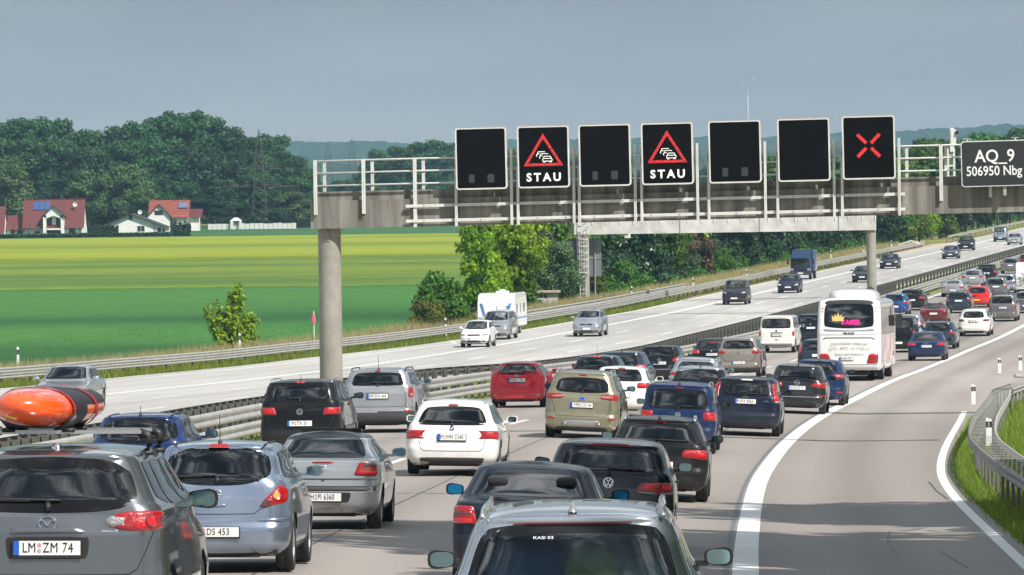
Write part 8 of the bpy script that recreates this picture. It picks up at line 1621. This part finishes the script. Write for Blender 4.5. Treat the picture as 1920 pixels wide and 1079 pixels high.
# pylons
M_py = pm('pylon_steel', (.10, .09, .09), .7, .4)
def pylon(label, px, top, base, Y, arms, w0=2.2):
    X, h = FW(px, top, Y); r = thing('electricity_pylon', label, 'pylon', (X, Y, 0), group='lattice pylons'); m = MB(); t = .06*Y/1000
    for sx in (-1, 1):
        for sy in (-1, 1): m.tube([(sx*w0/2, sy*w0/2, 0), (sx*w0*.16, sy*w0*.16, h*.8), (0, 0, h)], t, 4)
    n = 11
    for i in range(n):
        z0, z1 = h*.8*i/n, h*.8*(i+1)/n; a = w0/2-(w0*.34)*i/n; b2 = w0/2-(w0*.34)*(i+1)/n
        for sy in (-1, 1): m.tube([(-a, sy*a, z0), (b2, sy*b2, z1)], t*.6, 3); m.tube([(a, sy*a, z0), (-b2, sy*b2, z1)], t*.6, 3)
    m.obj('lattice_mast', M_py, r)
    for z, w in arms:
        m = MB(); m.tube([(-w, 0, z*h), (0, 0, z*h+.5), (w, 0, z*h)], t*.8, 4); m.tube([(-w, 0, z*h), (w, 0, z*h)], t*.9, 4); m.obj('cross_arm', M_py, r)
        for sx in (-1, -.55, .55, 1): m = MB(); m.tube([(sx*w, 0, z*h), (sx*w, 0, z*h-.7)], t, 4); m.obj('insulator', M_py, r)
    return X, h
p1 = pylon('near lattice pylon standing before the far wood', 485, 243, 425, 1048, [(.60, 4.0), (.42, 7.2)], 3.0); pylon('distant lattice pylon left of the gantry railing corner', 615, 270, 350, 2300, [(.62, 7.), (.45, 12.)], 6); pylon('distant lattice pylon just inside the gantry railing', 660, 262, 350, 2350, [(.62, 11.), (.45, 8.)], 6)
w_ = thing('power_lines', 'thin power lines hanging from the near pylon', 'power lines', (0, 0, 0))
for sx, z in ((-7, .42), (7, .42), (-4, .60), (4, .60)):
    m = MB(); A = Vector((p1[0]+sx, 1048, p1[1]*z-.7)); B = Vector(((615-960)*2300/10667+sx*1.6, 2300, 26)); m.tube([A.lerp(B, f)-Vector((0, 0, 6*f*(1-f)*4*.4)) for f in np.linspace(0, 1, 9)], .035, 3); m.obj('wire', M_py, w_)
# wind turbine
X, hz_ = FW(1401, 157, 5200); r = thing('wind_turbine', 'pale wind turbine far off above the blank message signs', 'wind turbine', (X, 5200, 0)); M_tb2 = pm('turbine_grey', (.40, .42, .44), .5); m = MB(); m.tube([(0, 0, 0), (0, 0, hz_)], 1.5, 12, r2=.8); m.obj('tower', M_tb2, r, True); m = MB(); m.box(-1.2, 1.2, -4, 4, hz_-1, hz_+1.4); m.obj('nacelle', M_tb2, r)
for a in (38, 165, 270):
    m = MB(); d = Vector((math.cos(R_(a)), 0, math.sin(R_(a)))); c0 = Vector((0, -4.4, hz_)); pr_ = Vector((-d.z, 0, d.x)); L_ = 12 if a != 165 else 8
    m.add([tuple(c0+d*1+pr_*.6), tuple(c0+d*1-pr_*.6), tuple(c0+d*5-pr_*1.0), tuple(c0+d*L_-pr_*.1), tuple(c0+d*L_+pr_*.1), tuple(c0+d*5+pr_*.7)], [(0, 1, 2, 3, 4, 5)]); m.v += [(x, y+.4, z) for x, y, z in m.v]; m.f += [(6, 7, 8, 9, 10, 11)]+[(i, (i+1) % 6, 6+(i+1) % 6, 6+i) for i in range(6)]; m.m += [0]*7; m.obj('blade', M_tb2, r)
# ------------------------------------------------------------------ hills
def hills(name, Y, tops, rough, mat, label, depth):
    xs = np.linspace(-.13, .16, 420)*Y; vs = []
    for x in xs:
        px = 960+x/Y*10667; t_ = np.interp(px, [a for a, b in tops], [b for a, b in tops]); h = CAM_H-((t_-540)+ROLL*(px-960)+217)*Y/10667
        h += rough*(math.sin(x*.013)+.6*math.sin(x*.041+1)+.5*math.sin(x*.09+2)+rng.normal(0, .35))
        vs += [(x, Y-depth, -1), (x, Y-depth*.4, h*.6), (x, Y-depth*.08, h*.93), (x, Y, h), (x, Y+depth, h*.5)]
    fs = [(5*i+j, 5*i+5+j, 5*i+6+j, 5*i+1+j) for i in range(len(xs)-1) for j in range(4)]; me = bpy.data.meshes.new(name); me.from_pydata(vs, [], fs); me.materials.append(mat); setting(put(name, me), label)
M_hill = groundmat('wooded_hill', (.012, .045, .02), (.03, .085, .03), .02, bump=1., bs=.05)
hills('hills', 5600, [(-200, 262), (560, 263), (800, 266), (1300, 262), (1700, 241), (1920, 236)], 1.6, M_hill, 'far wooded ridge along the horizon', 700)
hills('hills', 3300, [(-200, 300), (560, 292), (700, 312), (1000, 300), (1500, 290), (1790, 262), (1830, 247), (1920, 250)], 1.3, M_hill, 'nearer wooded rise below the far ridge', 400)
# trees standing right of the picture whose shade falls on the shoulder
for i, (x, y, k) in enumerate([(16, 22, 2.6), (17.5, 50, 2.6), (17.0, 64, 2.7), (20.0, 78, 2.6)]): tree('mid', x, y, ['tree just outside the right picture edge beside the shoulder, nearest one', 'tree just outside the right picture edge, second one', 'tree outside the right picture edge, third one', 'tree outside the right picture edge above the grass bank', ][i], k, k, 'tree', 'roadside trees beyond the right picture edge')

# ------------------------------------------------------------------ haze
hz = bpy.data.meshes.new('haze'); m = MB(); m.box(-3000, 3000, -80, 6400, -3, 150); hz = m.mesh('haze', []); ho = put('haze', hz); ho['kind'] = 'stuff'; ho['label'] = 'thin summer haze over the plain'
mt = bpy.data.materials.new('haze'); mt.use_nodes = True; t = mt.node_tree; t.nodes.clear(); o = t.nodes.new('ShaderNodeOutputMaterial'); v = t.nodes.new('ShaderNodeVolumePrincipled'); v.inputs['Color'].default_value = (.38, .62, .84, 1); v.inputs['Density'].default_value = .00012; v.inputs['Anisotropy'].default_value = .1; t.links.new(v.outputs[0], o.inputs['Volume']); hz.materials.append(mt)
